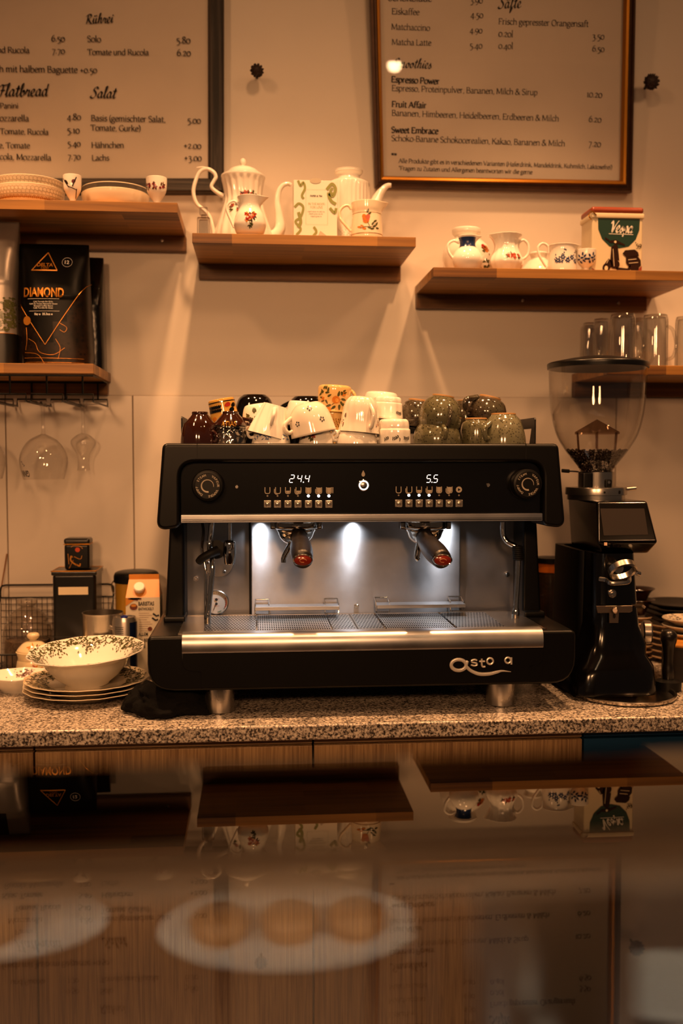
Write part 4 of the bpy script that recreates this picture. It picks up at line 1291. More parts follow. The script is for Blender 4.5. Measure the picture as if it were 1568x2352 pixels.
# big black bag with gold lettering
sp = Spot(137, -.150, T_B, 829); s_ = sp.s
hw, hh = 78 * s_, 278 * s_
mb, fr = bag(sp, hw, .058, hh, .12, -8 * s_, nz=60, nx=64)
on = lambda px, py, e=0: Vector(((px - 137) * s_, 0, (829 - py) * s_))
wr = lambda p: Vector((p.x, fr(p.x, p.z) - .0026 + min(0, p.y), p.z))
for i, f in enumerate(mb.f):
    c = centroid(mb, f)
    px, py = 137 + c.x / s_, 829 - c.z / s_
    vx = 690 + (px - 56) * (93 / 61) if px < 117 else 783 - (px - 117) * (143 / 95)
    if c.y < .02 and py > vx and len(f) == 4:
        mb.m[i] = 1
L3 = lambda pts, w, mi: line(mb, [wr(on(*q)) for q in pts], w, mi, eps=.0003)
sub = lambda a, b, n: [(a[0] + (b[0] - a[0]) * k / n, a[1] + (b[1] - a[1]) * k / n) for k in range(n + 1)]
L3(sub((58, 690), (117, 783), 10) + sub((117, 783), (212, 640), 14)[1:], .0011, 2)
L3(sub((120, 573), (87, 616), 6), .0018, 2); L3(sub((120, 573), (143, 616), 6), .0018, 2); L3(sub((86, 616), (143, 616), 6), .0024, 2)
letters(mb, 'DELTA', on(98, 607), on(133, 607), 2, 'sans', .03, wrap=wr)
letters(mb, 'CAFES', on(107, 613), on(124, 613), 2, 'sans', .0, wrap=wr)
letters(mb, 'DIAMOND', on(71, 677), on(160, 678), 2, 'sans', .02, hscale=1.55, wrap=wr)
L3(sub((80, 682), (150, 682), 5), .0005, 3); L3(sub((83, 709), (150, 709), 5), .0005, 3)
for k, (txt, a, b) in enumerate((('Café Torrado Em Grão', 93, 136), ('Café De Tueste Natural En Grano', 84, 146), ('Roasted Coffee Beans', 94, 136), ('Café Torréfié En Grain', 93, 136))):
    letters(mb, txt, on(a, 690 + k * 4.6), on(b, 690 + k * 4.6), 3, 'sans', 0, wrap=wr)
letters(mb, '1kg e  35.3oz e', on(95, 718), on(135, 718), 3, 'sans', .02, wrap=wr)
letters(mb, '12', on(158.5, 600), on(168, 600), 3, 'sans', .02, wrap=wr)
L3([(163.5 + 11 * math.cos(a), 596 + 11 * math.sin(a)) for a in [k * PI / 10 for k in range(21)]], .0006, 3)
mb.poly([wr(on(77 + 9 * math.cos(a), 730 + 10 * math.sin(a))) - Vector((0, .0006, 0)) for a in [k * PI / 9 for k in range(18)]][::-1], 2)
for q in (((75, 745), (76, 770), (72, 795)), ((150, 735), (165, 745), (160, 755), (150, 750)), ((80, 770), (95, 780), (105, 800), (135, 805), (160, 790)), ((70, 800), (100, 805), (115, 825)), ((140, 770), (150, 790), (145, 815)), ((68, 812), (200, 814)), ((70, 822), (200, 823))):
    L3([(v.x, v.y) for v in spline([(a, b, 0) for a, b in q], 5)], .0006, 2)
o = mb.build('coffee_bag', [FOIL_BLACK, BEANS, GOLDT, WHITE_PRINT], loc=sp.o)
tag(o, 'front black coffee bag lettered DIAMOND in gold', 'coffee bag', BAG_G)
sp2 = Spot(217, -.046, T_B, 840)
mb, fr2 = bag(sp2, 27 * sp2.s, .040, 258 * sp2.s, .12, -3 * sp2.s)
tag(mb.build('coffee_bag', [M('black_crinkled_foil', '#090808', rough=.2, bump=.6, bscale=45)], loc=sp2.o), 'plain black coffee bag standing behind the DIAMOND bag', 'coffee bag', BAG_G)
# silver bag
sp = Spot(0, -.155, T_B, 828); s_ = sp.s
mb, fr3 = bag(sp, 47 * s_, .055, 328 * s_, .12, 3 * s_, nz=60, nx=56)
rn = random.Random(2)
tree = [(28, 712, 24, 22), (34, 690, 15, 14), (16, 722, 18, 14), (40, 728, 12, 16), (20, 742, 30, 10), (46, 705, 8, 30)]
for i, f in enumerate(mb.f):
    c = centroid(mb, f); px, py = c.x / s_, 828 - c.z / s_
    if len(f) != 4:
        continue
    if py > 757:
        mb.m[i] = 1
    elif c.y < .01 and px < 10 and py < 560:
        mb.m[i] = 1
wr3 = lambda p: Vector((p.x, fr3(p.x, p.z) - .0009, p.z))
for tx, ty, rx, ry in tree:
    for k in range(46):
        a, q = rn.uniform(0, 2 * PI), math.sqrt(rn.random())
        c = ((tx + rx * q * math.cos(a)), (ty + ry * q * math.sin(a)))
        if c[0] > 44 or c[1] > 756:
            continue
        w = rn.uniform(1.2, 3)
        mb.poly([wr3(Vector(((c[0] + w * 1.3 * math.cos(b)) * s_, 0, (828 - c[1] - w * math.sin(b)) * s_))) for b in [j * PI / 3 for j in range(6)]], 2)
line(mb, [wr3(Vector((x * s_, 0, (828 - 757) * s_))) for x in range(-30, 46, 5)], .0009, 3, eps=.0003)
o = mb.build('coffee_bag', [FOIL_SILVER, M('bag_black_print', '#0c0a09', rough=.35), OLIVE, GOLDT], loc=sp.o)
tag(o, 'silver coffee bag with olive tree picture at the left edge', 'coffee bag', BAG_G)

# ------------------------------------------------------------------ wire rack for stem glasses
t = thing('glass_rack', (-.5, -.13, T_B - .021), 'black wire stemware rack screwed under the low left shelf', 'rack')
O = t.location
ZT = T_B - .021 - .003
zb = P(100, 905, -.235).z; zl = P(100, 922, -.235).z
wr_ = .0021
px2x = lambda px: P(px, 905, -.235).x
dx = px2x(144) - px2x(107.6)
for k, px in enumerate((-61, 23, 107.6, 190)):
    x = px2x(px); mb = MB()
    for y in (-.235, -.03):
        right = dx * (.66 if px == 190 else 1)
        mb.tube([(x, y, ZT), (x, y, zb)], wr_, 8)
        mb.tube([(x - dx, y, zl), (x - dx, y, zb), (x + right, y, zb), (x + right, y, zl)], wr_, 8)
    for xx in (x - dx, x + right):
        mb.tube([(xx, -.240, zl), (xx, -.026, zl)], wr_, 8)
    mb.build('hanger_wire', BLACK_PAINT, t, org=O)
x0, x1 = px2x(-61) - .03, px2x(214)
MB().tube([(x0, -.235, ZT), (x1, -.235, ZT), (x1, -.03, ZT), (x0, -.03, ZT)], wr_, 8, closed=True).build('top_frame', BLACK_PAINT, t, org=O)

STEM_G = 'stem glasses hanging from the wire rack'
SG = thin_glass('stemware', (.985, .98, .97), (.50, .45, .40), .06, 1.3, 0, 3.0)


def stemglass(px, y, prof, label, deco=None):
    z = zl + .0035
    sp = Spot(px, y, z, 0)
    s_ = sp.s
    t = thing('stem_glass', sp.o, label, 'glass', STEM_G)
    foot = [(0, 0), (.034, 0), (.034, 0), (.034, .0012), (.010, -.003), (.0045, -.010)]
    n0 = prof['stem']
    MB().lathe(foot + [(.0042, -.02)] + [(.0036, -n0 * s_ * .6), (.0042, -n0 * s_ + .004), (.0055, -n0 * s_)], 28).build('stem', SG, t)
    pr = [(r * s_, -(n0 + h) * s_) for r, h in prof['bowl']]
    mb = MB().lathe(sprof(pr), 48, 0)
    if deco:
        deco(mb, sprof(pr), s_, n0)
    mb.build('bowl', [SG, BLUE, INK], t)
    return t


def gin(mb, out, s, n0):
    f = OnPot(out, -(n0 + 84) * s, -.80, .0008)
    src = MB(); letters(src, 'GINN', (0, 0, 0), (.024, 0, 0), 2, 'sans', .03, hscale=2.0)
    mb.add([f(.020 - v.x - .004, -v.z) for v in src.v], src.f, 2)
    for k in range(4):
        petal(mb, f, -.004 + .003 * k, .020 - .003 * k, .0028, .0008, .8 + k, 1, 6)


bal = dict(stem=72, bowl=[(5, 0), (14, 4), (34, 16), (49, 38), (54, 58), (52, 80), (46, 104)])
stemglass(98, -.12, bal, 'balloon stem glass with small blue lettering, hanging bowl down', gin)
stemglass(-46, -.12, bal, 'balloon stem glass hanging at the left edge, mostly cut off')
stemglass(190, -.05, dict(stem=66, bowl=[(4, 0), (12, 3), (26, 14), (28, 24), (22, 36), (15, 48), (12.5, 62), (13, 78), (15, 86)]), 'small tulip-shaped stem glass hanging beside the balloon glass')

# ------------------------------------------------------------------ glass mugs on the right-hand shelf
MUG = thin_glass('mug_glass', (.97, .97, .96), (.50, .46, .43), .09, 1.7, 0, 2.4)
for px, y, w, top, hd, lab in ((1351, -.040, 14, 743, 1, 'glass mug at left end of the mug row, half hidden'), (1379, -.085, 18, 734, -1, 'narrow glass mug second from left in the mug row'),
                               (1428, -.170, 28.5, 723, 1, 'large upturned glass mug, directly above the grinder hopper lid'), (1503, -.175, 28.5, 725, 1, 'upturned glass mug with handle, right of the hopper lid'),
                               (1463, -.055, 22, 733, 1, 'glass mug at the back between two larger mugs'), (1578, -.170, 28.5, 729, 1, 'glass mug cut off by the right edge')):
    sp = Spot(px, y, T_G + .001, 838); s_ = sp.s
    h = P(px, top, y).z - T_G
    r = w * s_
    o = MB().lathe([(r * .93, 0), (r, .002), (r, h * .86), (r * .98, h * .93), (r * .9, h), (0, h), (0, h * .96), (r * .78, h * .95), (r * .84, h * .86), (r * .88, .002), (r * .93, 0)], 40).build('glass_mug', MUG, loc=sp.o)
    tag(o, lab, 'mug', 'glass mugs on the right-hand shelf')
    MB().tube(spline([Vector((hd * r * .97, 0, h * .80)), Vector((hd * r * 1.45, 0, h * .72)), Vector((hd * r * 1.75, 0, h * .45)), Vector((hd * r * 1.5, 0, h * .22)), Vector((hd * r * .97, 0, h * .16))], 6), .0038, 10).build('handle', MUG, o)
# ------------------------------------------------------------------ counter and cabinets
ZC = .914
mb = MB().box((-1.3, -.62, ZC - .029), (1.6, -.0095, ZC), 0, .004, 3)
o = mb.build('worktop', GRAN)
tag(o, 'speckled granite worktop under the espresso machine', 'worktop')


def cabinet(x0, x1, label, mat, rail, cat='cabinet'):
    t = thing('base_cabinet', ((x0 + x1) / 2, -.585, 0), label, cat, 'base cabinets under the worktop')
    O = t.location
    MB().box((x0 + .001, -.565, .08), (x1 - .001, -.02, ZC - .0295)).build('carcass', BLACK_PLASTIC if mat is CAB else mat, t, org=O)
    MB().box((x0 + .0018, -.583, ZC - .0295 - .016), (x1 - .0018, -.565, ZC - .0300), 0, .001).build('top_rail', rail, t, org=O)
    MB().box((x0 + .0018, -.585, .09), (x1 - .0018, -.566, ZC - .0295 - .0195), 0, .0012).build('door', mat, t, org=O)
    return t


xs = [P(px, 1730, -.585).x for px in (78, 719, 1338)]
RAIL = wood('rail_veneer', '#84694e', '#b09470', 0, 1.4, .4, contrast=.7)
BLUEP = M('blue_lacquer', '#123a5c', rough=.3)
cabinet(xs[0] - .51, xs[0], 'wood veneer base cabinet at the left edge', CAB, RAIL)
cabinet(xs[0], xs[1], 'wood veneer base cabinet left of the middle seam', CAB, RAIL)
cabinet(xs[1], xs[2], 'wood veneer base cabinet between the middle seam and blue front', CAB, RAIL)
cabinet(xs[2], xs[2] + .60, 'dark blue cabinet front at the right end of the worktop', BLUEP, BLUEP)

# ------------------------------------------------------------------ left end of the counter
# plates
PRINT = (LEAF, OLIVE, OLIVE)


def rim_print(mb, prof, z_lo, z_hi, n, seed, mi, inner=0, a0=-PI, a1=PI, eps=.0006, size=1.0):
    rn = random.Random(seed)
    for k in range(n):
        a = rn.uniform(a0, a1); z = rn.uniform(z_lo, z_hi)
        f = OnPot(prof, z, a, eps, inner)
        petal(mb, f, 0, 0, rn.uniform(.0022, .0046) * size, rn.uniform(.0008, .0018) * size, rn.uniform(0, PI), rn.choice(mi), 6, .3)


PX, PY = X(198, -.36, ZC + .02), -.36


def top_print(mb, r0, r1, zf, n, seed, mi, a0=-PI, a1=PI):
    rn = random.Random(seed)
    for k in range(n):
        a = rn.uniform(a0, a1); r = rn.uniform(r0, r1)
        c = Vector((r * math.sin(a), -r * math.cos(a), 0)); q = rn.uniform(0, PI); A, B = rn.uniform(.0022, .005), rn.uniform(.0009, .002)
        pts = []
        for j in range(6):
            t = j * PI / 3
            x, y = A * math.cos(t), B * math.sin(t)
            p = c + Vector((x * math.cos(q) - y * math.sin(q), x * math.sin(q) + y * math.cos(q), 0))
            p.z = zf(p.xy.length) + .0006
            pts.append(p)
        mb.poly(pts, rn.choice(mi))


pl = [(0, .004), (.062, .004), (.064, 0), (.068, 0), (.071, .005), (.090, .010), (.1225, .0185), (.1245, .0195), (.1242, .0207), (.120, .0203), (.090, .0125), (.072, .0075), (0, .0072)]
zf = lambda r: .0072 if r < .072 else .0075 + (r - .072) * .28 if r < .09 else .0125 + (r - .09) * .26
for k, lab in enumerate(('dinner plate with green print, bottom of the stack of three', 'dinner plate with green print, middle of the stack of three', 'dinner plate with green print, top of stack under the bowl')):
    mb = MB().lathe(pl, 72, 0, None, lambda a, z, r: .0012 * math.cos(16 * a) if r > .1 else 0)
    if k == 2:
        top_print(mb, .078, .119, zf, 700, 5, (1, 2), -2.6, 2.6)
    o = mb.build('dinner_plate', [CREAM, OLIVE, LEAF], loc=(PX + .001 * k, PY, ZC + .0088 * k))
    tag(o, lab, 'plate', 'stacked plates under the big bowl')

# bowl
sp = Spot(203, PY, ZC + .0262, 1585)
s_ = sp.s
bw = [(0, .004), (.036, .004), (.038, 0), (.043, 0), (.046, .004), (.064, .018), (.080, .038), (.0905, .054), (.102, .060), (.1135, .0655), (.1165, .068)]
ins = [(.1155, .0695), (.112, .068), (.100, .0625), (.0885, .0575), (.0765, .040), (.060, .0205), (.044, .008), (0, .0065)]
mb = MB().lathe(bw + ins, 96, 0, None, lambda a, z, r: .0012 * math.cos(12 * a) if r > .1 else 0)
zi = lambda r: .0575 + (r - .0885) * .434 if r > .0885 else .040 + (r - .0765) * 1.458
top_print(mb, .090, .1135, zi, 820, 8, (1, 2, 1))
rn = random.Random(3)
for cl in range(7):                                   # sprays that run down inside the bowl
    a0 = cl * 2 * PI / 7 + .2
    for k in range(34):
        a = a0 + rn.gauss(0, .16); r = .0895 - abs(rn.gauss(0, .0045))
        c = Vector((r * math.sin(a), -r * math.cos(a), zi(r)))
        rad_ = Vector((math.sin(a), -math.cos(a), 0)); tn = Vector((math.cos(a), math.sin(a), 0)); dn = (rad_ + Vector((0, 0, 1.458))).normalized()
        q, A, B = rn.uniform(0, PI), rn.uniform(.002, .0036), rn.uniform(.0008, .0016)
        mb.poly([c - rad_ * .0009 + Vector((0, 0, .0004)) + tn * (A * math.cos(t) * math.cos(q) - B * math.sin(t) * math.sin(q)) + dn * (A * math.cos(t) * math.sin(q) + B * math.sin(t) * math.cos(q)) for t in [j * PI / 3 for j in range(6)]], rn.choice((1, 2)))
o = mb.build('serving_bowl', [WHITE, OLIVE, LEAF], loc=sp.o)
o.rotation_euler = (R(3), R(-3.5), .3)
tag(o, 'wide cream serving bowl with green printed rim on stacked plates', 'bowl')

# oval dish
sp = Spot(46, -.30, ZC, 1580); s_ = sp.s
mb = MB().lathe([(0, .003), (.030, .003), (.031, 0), (.034, 0), (.038, .006), (.052, .020), (.062, .033), (.061, .0345), (.050, .0225), (.036, .009), (0, .006)], 64, 0, None, lambda a, z, r: .0015 * math.cos(8 * a) if r > .05 else 0, 1.12, 1.0)
zo = lambda r: .009 + max(0, r - .036) * .97
for th, mis in ((PI * .75, (1, 1)), (PI * 1.02, (2, 3)), (-PI * .45, (3, 3))):
    rn = random.Random(int(th * 10))
    for k in range(60):
        a = th + rn.gauss(0, .22); r = rn.uniform(.044, .059)
        c = Vector((r * math.sin(a) * 1.12, -r * math.cos(a), zo(r) + .0012))
        q = rn.uniform(.0014, .003)
        mb.poly([c + Vector((q * math.cos(t), q * math.sin(t), 0)) for t in [j * PI / 3 for j in range(6)]], rn.choice(mis))
tag(mb.build('oval_dish', [WHITE, M('painted_pale_blue', '#5c6f9c', .2), PURP, RED], loc=sp.o, smooth=50), 'small oval dish with plum and blue flowers, left of the bowl', 'dish')

# wire basket, jar, sugar pot
bx0, bx1, by0, by1, bz1 = X(4, -.025, 1.0), X(262, -.025, 1.0), -.175, -.03, P(100, 1372, -.03).z
zarch = P(100, 1343, -.03).z
t = thing('wire_basket', ((bx0 + bx1) / 2, (by0 + by1) / 2, ZC), 'black wire mesh basket holding jar and tea tins by the wall', 'basket')
O = t.location
mb = MB()
w = .0009
zfl = ZC + .004
n = 22
for k in range(n + 1):
    x = bx0 + (bx1 - bx0) * k / n
    mb.tube([(x, by1, bz1), (x, by1, zfl), (x, by0, zfl), (x, by0, ZC + .05)], w, 5)
for k in range(9):
    y = by0 + (by1 - by0) * k / 8
    zt = bz1 if k == 8 else ZC + .05 + (bz1 - ZC - .05) * (k / 8)
    mb.tube([(bx0, y, zt), (bx0, y, zfl), (bx1, y, zfl), (bx1, y, zt)], w, 5)
for k in range(1, 10):
    z = zfl + (bz1 - zfl) * k / 10
    mb.tube([(bx0, by1, z), (bx1, by1, z)], w, 5)
mb.build('wire_mesh', BLACK_PAINT, t, org=O)
rim = MB().tube([(bx0, by0, ZC + .05), (bx0, by1, bz1), (bx1, by1, bz1), (bx1, by0, ZC + .05)], .0022, 8, closed=True)
rim.tube(spline([Vector((bx0, by1, bz1)), Vector((bx0, by1, zarch - .012)), Vector((bx0 + .003, by1, zarch - .003)), Vector((bx0 + .012, by1, zarch))], 4) + spline([Vector((bx1 - .012, by1, zarch)), Vector((bx1 - .003, by1, zarch - .003)), Vector((bx1, by1, zarch - .012)), Vector((bx1, by1, bz1))], 4), .0022, 8)
rim.build('rim_wire', BLACK_PAINT, t, org=O)

JG = thin_glass('jar_glass', (.93, .90, .86), (.62, .57, .5), .06, 1.4, 0, 2.0)
sp = Spot(65, -.098, ZC + .0055, 1518); s_ = sp.s
t = thing('glass_jar', sp.o, 'round glass storage jar with domed glass lid, in the basket', 'jar')
MB().lathe(sprof(sp.prof([(0, 1), (46, 1), (46, 1), (53, 8), (55, 40), (54, 80), (50, 98), (43, 104), (43, 110)]), 3), 48, 0, None, lambda a, z, r: .0007 * math.cos(30 * a) if z < 90 * s_ else 0).build('jar_body', JG, t)
MB().lathe(sprof(sp.prof([(45, 109), (46, 112), (40, 120), (28, 132), (17, 138), (14, 141), (21, 146), (23, 152), (20, 157), (0, 159)]), 4), 48).build('lid', JG, t)
MB().lathe(sprof(sp.prof([(0, 3), (42, 3), (49, 12), (50, 60), (40, 66), (0, 67)]), 3), 36).build('contents', speckled('loose_tea', '#3a2a1a', '#1a120a', '#6a5030', 240, .8), t)
sp = Spot(78, -.195, ZC, 1530); s_ = sp.s
t = thing('sugar_pot', sp.o, 'cream lidded sugar pot with faded flowers behind the oval dish', 'pot')
out = sprof(sp.prof([(0, 0), (39, 0), (39, 0), (41, 4), (40, 20), (37, 40), (35, 48), (36, 56), (39, 64)]))
mb = MB().lathe(out + [(37 * s_, 65 * s_), (0, 63 * s_)], 48)
bouquet(mb, OnPot(out, 24 * s_, .35), .03, .03, (1, 2, 3, 3), 4, 3, 6, 1)
POTC = ceramic('cream_stoneware', '#d9c6a0', .2)
mb.build('pot_body', [POTC, ORNG, ROSE, ROSE], t)
out = sprof(sp.prof([(36, 64), (37, 67), (32, 74), (24, 82), (16, 86), (10, 88), (8, 91), (13, 96), (14, 101), (10, 106), (0, 107)]))
mb = MB().lathe(out, 48); bouquet(mb, OnPot(out, 78 * s_, .3), .03, .012, (1, 2, 3, 3), 9, 2, 6, .8)
mb.build('lid', [POTC, ORNG, LEAF2, ROSE], t)

# tins
TBLK = M('tin_black', '#0f0d0b', rough=.28, var=.3, vscale=14)
TGOLD = M('tin_gold_edge', '#b37c2c', rough=.3, metal=.8)
ytin = -.135
a0, a1 = P(122, 1480, ytin), P(222, 1480, ytin)
W_ = a1.x - a0.x
zt = P(170, 1318, ytin).z
zb0 = ZC + .006
t = thing('tea_tin', ((a0.x + a1.x) / 2, ytin + .046, zb0), 'large square black tea tin with blank paper strip', 'tin', 'tea tins in the basket')
H_ = zt - zb0
MB().box((-W_ / 2, -.046, 0), (W_ / 2, .046, H_), 0, .008, 3).box((-W_ / 2 - .001, -.047, H_ * .22), (W_ / 2 + .001, .047, H_ * .225), 0, .0004).box((-W_ / 2 - .001, -.047, H_ * .34), (W_ / 2 + .001, .047, H_ * .345), 0, .0004).build('tin_body', TBLK, t)
MB().box((-W_ / 2 - .002, -.048, H_ - .004), (W_ / 2 + .002, .048, H_ + .006), 0, .003, 2).build('lid', TBLK, t)
MB().tube(spline([Vector((sx * (W_ / 2 - c), sy * (.048 - c2), H_ + .006)) for sx, sy, c, c2 in ((-1, -1, .006, .002), (1, -1, .006, .002), (1, -1, .0, .008), (1, 1, 0, .008), (1, 1, .006, .002), (-1, 1, .006, .002), (-1, 1, 0, .008), (-1, -1, 0, .008))], 4, True), .0013, 6, closed=True).build('gold_edge', TGOLD, t)
kk = W_ / 100
lb = MB(); lb.box((-W_ / 2 + 14 * kk, -.0468, H_ - (1367 - 1318) * kk), (-W_ / 2 + 82 * kk, -.0459, H_ - (1349 - 1318) * kk), 0, .0002)
lb.build('paper_strip', M('paper_tape', '#e0cfae', rough=.7), t, label='blank cream paper strip')
a0, a1 = P(149, 1300, ytin + .03), P(207, 1300, ytin + .03)
W2 = a1.x - a0.x
zb = zt + .0065
H2 = P(178, 1236, ytin + .03).z - zb
t = thing('tea_tin', ((a0.x + a1.x) / 2, ytin + .046, zb), 'small black tea tin with red sun and golden cranes, on the large tin', 'tin', 'tea tins in the basket')
k2 = W2 / 58
mb = MB().box((-W2 / 2, -.024, 0), (W2 / 2, .024, H2 - .013), 0, .006, 3)
pt = lambda px, py: Vector(((px - 178) * k2, -.024, (1313 - py) * k2))
disc(mb, pt(180, 1266), 5.5 * k2, 5.5 * k2, 1)
for q, w in ((((165, 1280), (164, 1290), (170, 1297), (178, 1302)), .003), (((176, 1300), (184, 1304), (186, 1298)), .003), (((166, 1280), (168, 1284)), .002), (((158, 1275), (160, 1300)), .0012), (((170, 1290), (160, 1310)), .001), (((172, 1282), (186, 1288), (190, 1280)), .0012), (((165, 1260), (172, 1256), (186, 1258), (192, 1264)), .001)):
    line(mb, spline([pt(*a) for a in q], 5), w, 2)
mb.build('tin_body', [TBLK, M('print_red_orange', '#b8401a', .35), GOLDT], t)
MB().box((-W2 / 2 - .001, -.025, H2 - .014), (W2 / 2 + .001, .025, H2), 0, .006, 3).box((-W2 / 2 - .0013, -.0253, H2 - .0145), (W2 / 2 + .0013, .0253, H2 - .0125), 1, .0005).build('lid', [TBLK, TGOLD], t)

# milk jug, can, carton, round tin
sp = Spot(238, -.196, ZC, 1545); s_ = sp.s
h = P(238, 1406, -.196).z - ZC
t = thing('milk_jug', sp.o, 'stainless steel milk jug behind the big bowl', 'jug')
r = 46 * s_
MB().lathe([(0, 0), (r * .96, 0), (r, .003), (r * .98, h * .5), (r, h * .96), (r * 1.02, h), (r * .98, h), (r * .96, h * .5), (r * .9, .004), (0, .004)], 48).build('jug_body', SATIN, t)
a = .55
dv = Vector((math.sin(a), -math.cos(a), 0))
MB().tube(spline([dv * r + Vector((0, 0, h * .80)), dv * (r + .022) + Vector((0, 0, h * .78)), dv * (r + .026) + Vector((0, 0, h * .62)), dv * (r + .022) + Vector((0, 0, h * .25)), dv * r + Vector((0, 0, h * .2))], 5), .0055, 10, flat=.5).build('handle', SATIN, t)

sp = Spot(288, -.238, ZC, 1560); s_ = sp.s
h = P(288, 1416, -.238).z - ZC
r = 28 * s_
CANS = M('can_silver', '#b9b3ac', rough=.28, metal=.9); CANB = M('can_blue', '#101c3c', rough=.3, metal=.4)
t = thing('drink_can', sp.o, 'silver and dark blue drink can with blue ring pull', 'can')
mb = MB()
prof = [(r * .8, 0), (r, .006), (r, h - .010), (r * .9, h - .002), (r * .88, h)]
mb.lathe([(0, .003)] + prof + [(r * .86, h), (r * .84, h - .003), (0, h - .003)], 48)
for i, f in enumerate(mb.f):
    c = centroid(mb, f)
    if c.z < h - .011 and math.atan2(c.x, -c.y) > .55:
        mb.m[i] = 1
for k in range(12):
    f = OnPot([(r, 0), (r, h)], h - .020 - .0042 * k, -.35, .0004)
    for j in range(9):
        u0 = -.011 + .0024 * j
        mb.poly([f(u0, 0), f(u0 + .0016 + .0006 * ((j * k) % 2), 0), f(u0 + .0016 + .0006 * ((j * k) % 2), .0016), f(u0, .0016)], 2)
mb.build('can_body', [CANS, CANB, INK], t)
mb = MB().tube([Vector((.0 + .011 * math.sin(q) * .55, -.006 + .011 * math.cos(q), h + .0005)) for q in [k * PI / 8 for k in range(16)]], .0022, 6, closed=True).cyl((0, 0, h - .003), (0, 0, h + .001), .004, 0, 12)
mb.build('ring_pull', M('tab_blue', '#1c2f86', rough=.35, metal=.5), t)

a0, a1 = P(290, 1500, -.200), P(368, 1500, -.200)
W_ = a1.x - a0.x; kk = W_ / 78
zsh = P(330, 1372, -.200).z - ZC; ztp = P(330, 1330, -.175).z - ZC
t = thing('drink_carton', ((a0.x + a1.x) / 2, -.200, ZC), 'orange and cream oat drink carton lettered BARISTAS, beside the machine', 'carton')
CTN = M('carton_cream', '#ddd2bd', rough=.45); CTO = M('carton_orange', '#c98028', rough=.4); CTB = M('carton_brown', '#6a2f18', rough=.45)
D_ = .062
mb = MB()
A = [Vector(q) for q in ((-W_ / 2, 0, 0), (W_ / 2, 0, 0), (W_ / 2, D_, 0), (-W_ / 2, D_, 0))]
B_ = [v + Vector((0, 0, zsh)) for v in A]
for k in range(4):
    mb.poly([A[k], A[(k + 1) % 4], B_[(k + 1) % 4], B_[k]], 0)
mb.poly(A[::-1], 0)
g0, g1 = Vector((-W_ / 2 + .004, D_ / 2, ztp)), Vector((W_ / 2 - .004, D_ / 2, ztp))
mb.poly([B_[0], B_[1], g1, g0], 1); mb.poly([B_[2], B_[3], g0, g1], 1); mb.poly([B_[1], B_[2], g1], 1); mb.poly([B_[3], B_[0], g0], 1)
mb.box((g0.x, D_ / 2 - .001, ztp - .002), (g1.x, D_ / 2 + .001, ztp + .010), 1)
pt = lambda px, py: Vector(((px - 329) * kk, 0, zsh - (py - 1372) * kk))
mb.poly([pt(290, 1373) - Vector((0, .0005, 0)), pt(290, 1392) - Vector((0, .0005, 0)), pt(318, 1366 + 7) - Vector((0, .0005, 0))], 1)
for q in (((300, 1368), (312, 1372), (326, 1366)), ((302, 1372), (318, 1376)), ((296, 1352), (310, 1362), (322, 1366))):
    p3 = [pt(a, max(b, 1373) + 2) for a, b in q]
    line(mb, p3, .004, 2)
letters(mb, 'BARISTAS', pt(319, 1391), pt(355, 1391), 3, 'sans', .03, hscale=1.5)
letters(mb, 'ENTWICKELT', pt(319, 1402), pt(354, 1402), 3, 'sans', .03, hscale=1.5)
disc(mb, pt(308, 1394), .0085, .0072, 2); disc(mb, pt(308, 1391), .006, .003, 1, eps=.0010)
for k in range(9):
    wd = (24, 30, 22, 18, 26, 30, 20, 28, 22)[k]
    line(mb, [pt(320, 1409 + 5.2 * k), pt(320 + wd, 1409 + 5.2 * k)], .0008, 2)
disc(mb, pt(345, 1446), .005, .005, 2)
letters(mb, 'ALLEM', pt(318, 1462), pt(340, 1462), 3, 'sans', .03, hscale=1.5)
letters(mb, 'CH BERE', pt(318, 1476), pt(346, 1476), 3, 'sans', .03, hscale=1.5)
letters(mb, 'SSE', pt(319, 1489), pt(334, 1489), 3, 'sans', .03, hscale=1.5)
for a, b in ((352, 1410), (350, 1420)):
    line(mb, [pt(a, b), pt(a + 8, b + 6), pt(a + 14, b + 4)], .004, 3)
mb.build('carton_body', [CTN, CTO, CTB, INK], t, smooth=20)
sl = (B_[0] + g0) / 2
n_ = Vector((0, -1, D_ / 2 / max(.001, ztp - zsh))).normalized()
cp = Vector((-.008, D_ * .22, zsh + (ztp - zsh) * .44))
MB().cyl(cp, cp + n_ * .012, .0125, 0, 24, .002).build('screw_cap', M('cap_cream', '#e2d8c6', rough=.4), t)
t['label'] = 'orange and cream oat drink carton with white screw cap, beside the machine'

sp = Spot(316, -.090, ZC, 1512); s_ = sp.s
h = P(316, 1330, -.09).z - ZC
t = thing('storage_tin', sp.o, 'round yellow tin with black lid behind the drink carton', 'tin')
r = 49 * s_
MB().lathe([(0, 0), (r, 0), (r, .004), (r * .985, .006), (r * .985, h - .006), (r, h - .004), (r, h), (0, h)], 48).build('tin_body', M('tin_yellow', '#c0902e', rough=.3), t)
MB().lathe(sprof([(r * 1.04, h - .006), (r * 1.05, h + .004), (r * 1.02, h + .012), (r * .9, h + .018), (r * .5, h + .021), (0, h + .021)]), 48).build('lid', BLACK_PLASTIC, t)
MB().tube(spline([Vector((-r - .001, -.004, h - .002)), Vector((-r - .007, -.004, h - .012)), Vector((-r - .004, -.004, h - .030)), Vector((-r, -.004, h - .032))], 4), .0015, 6).build('clasp', SATIN, t)

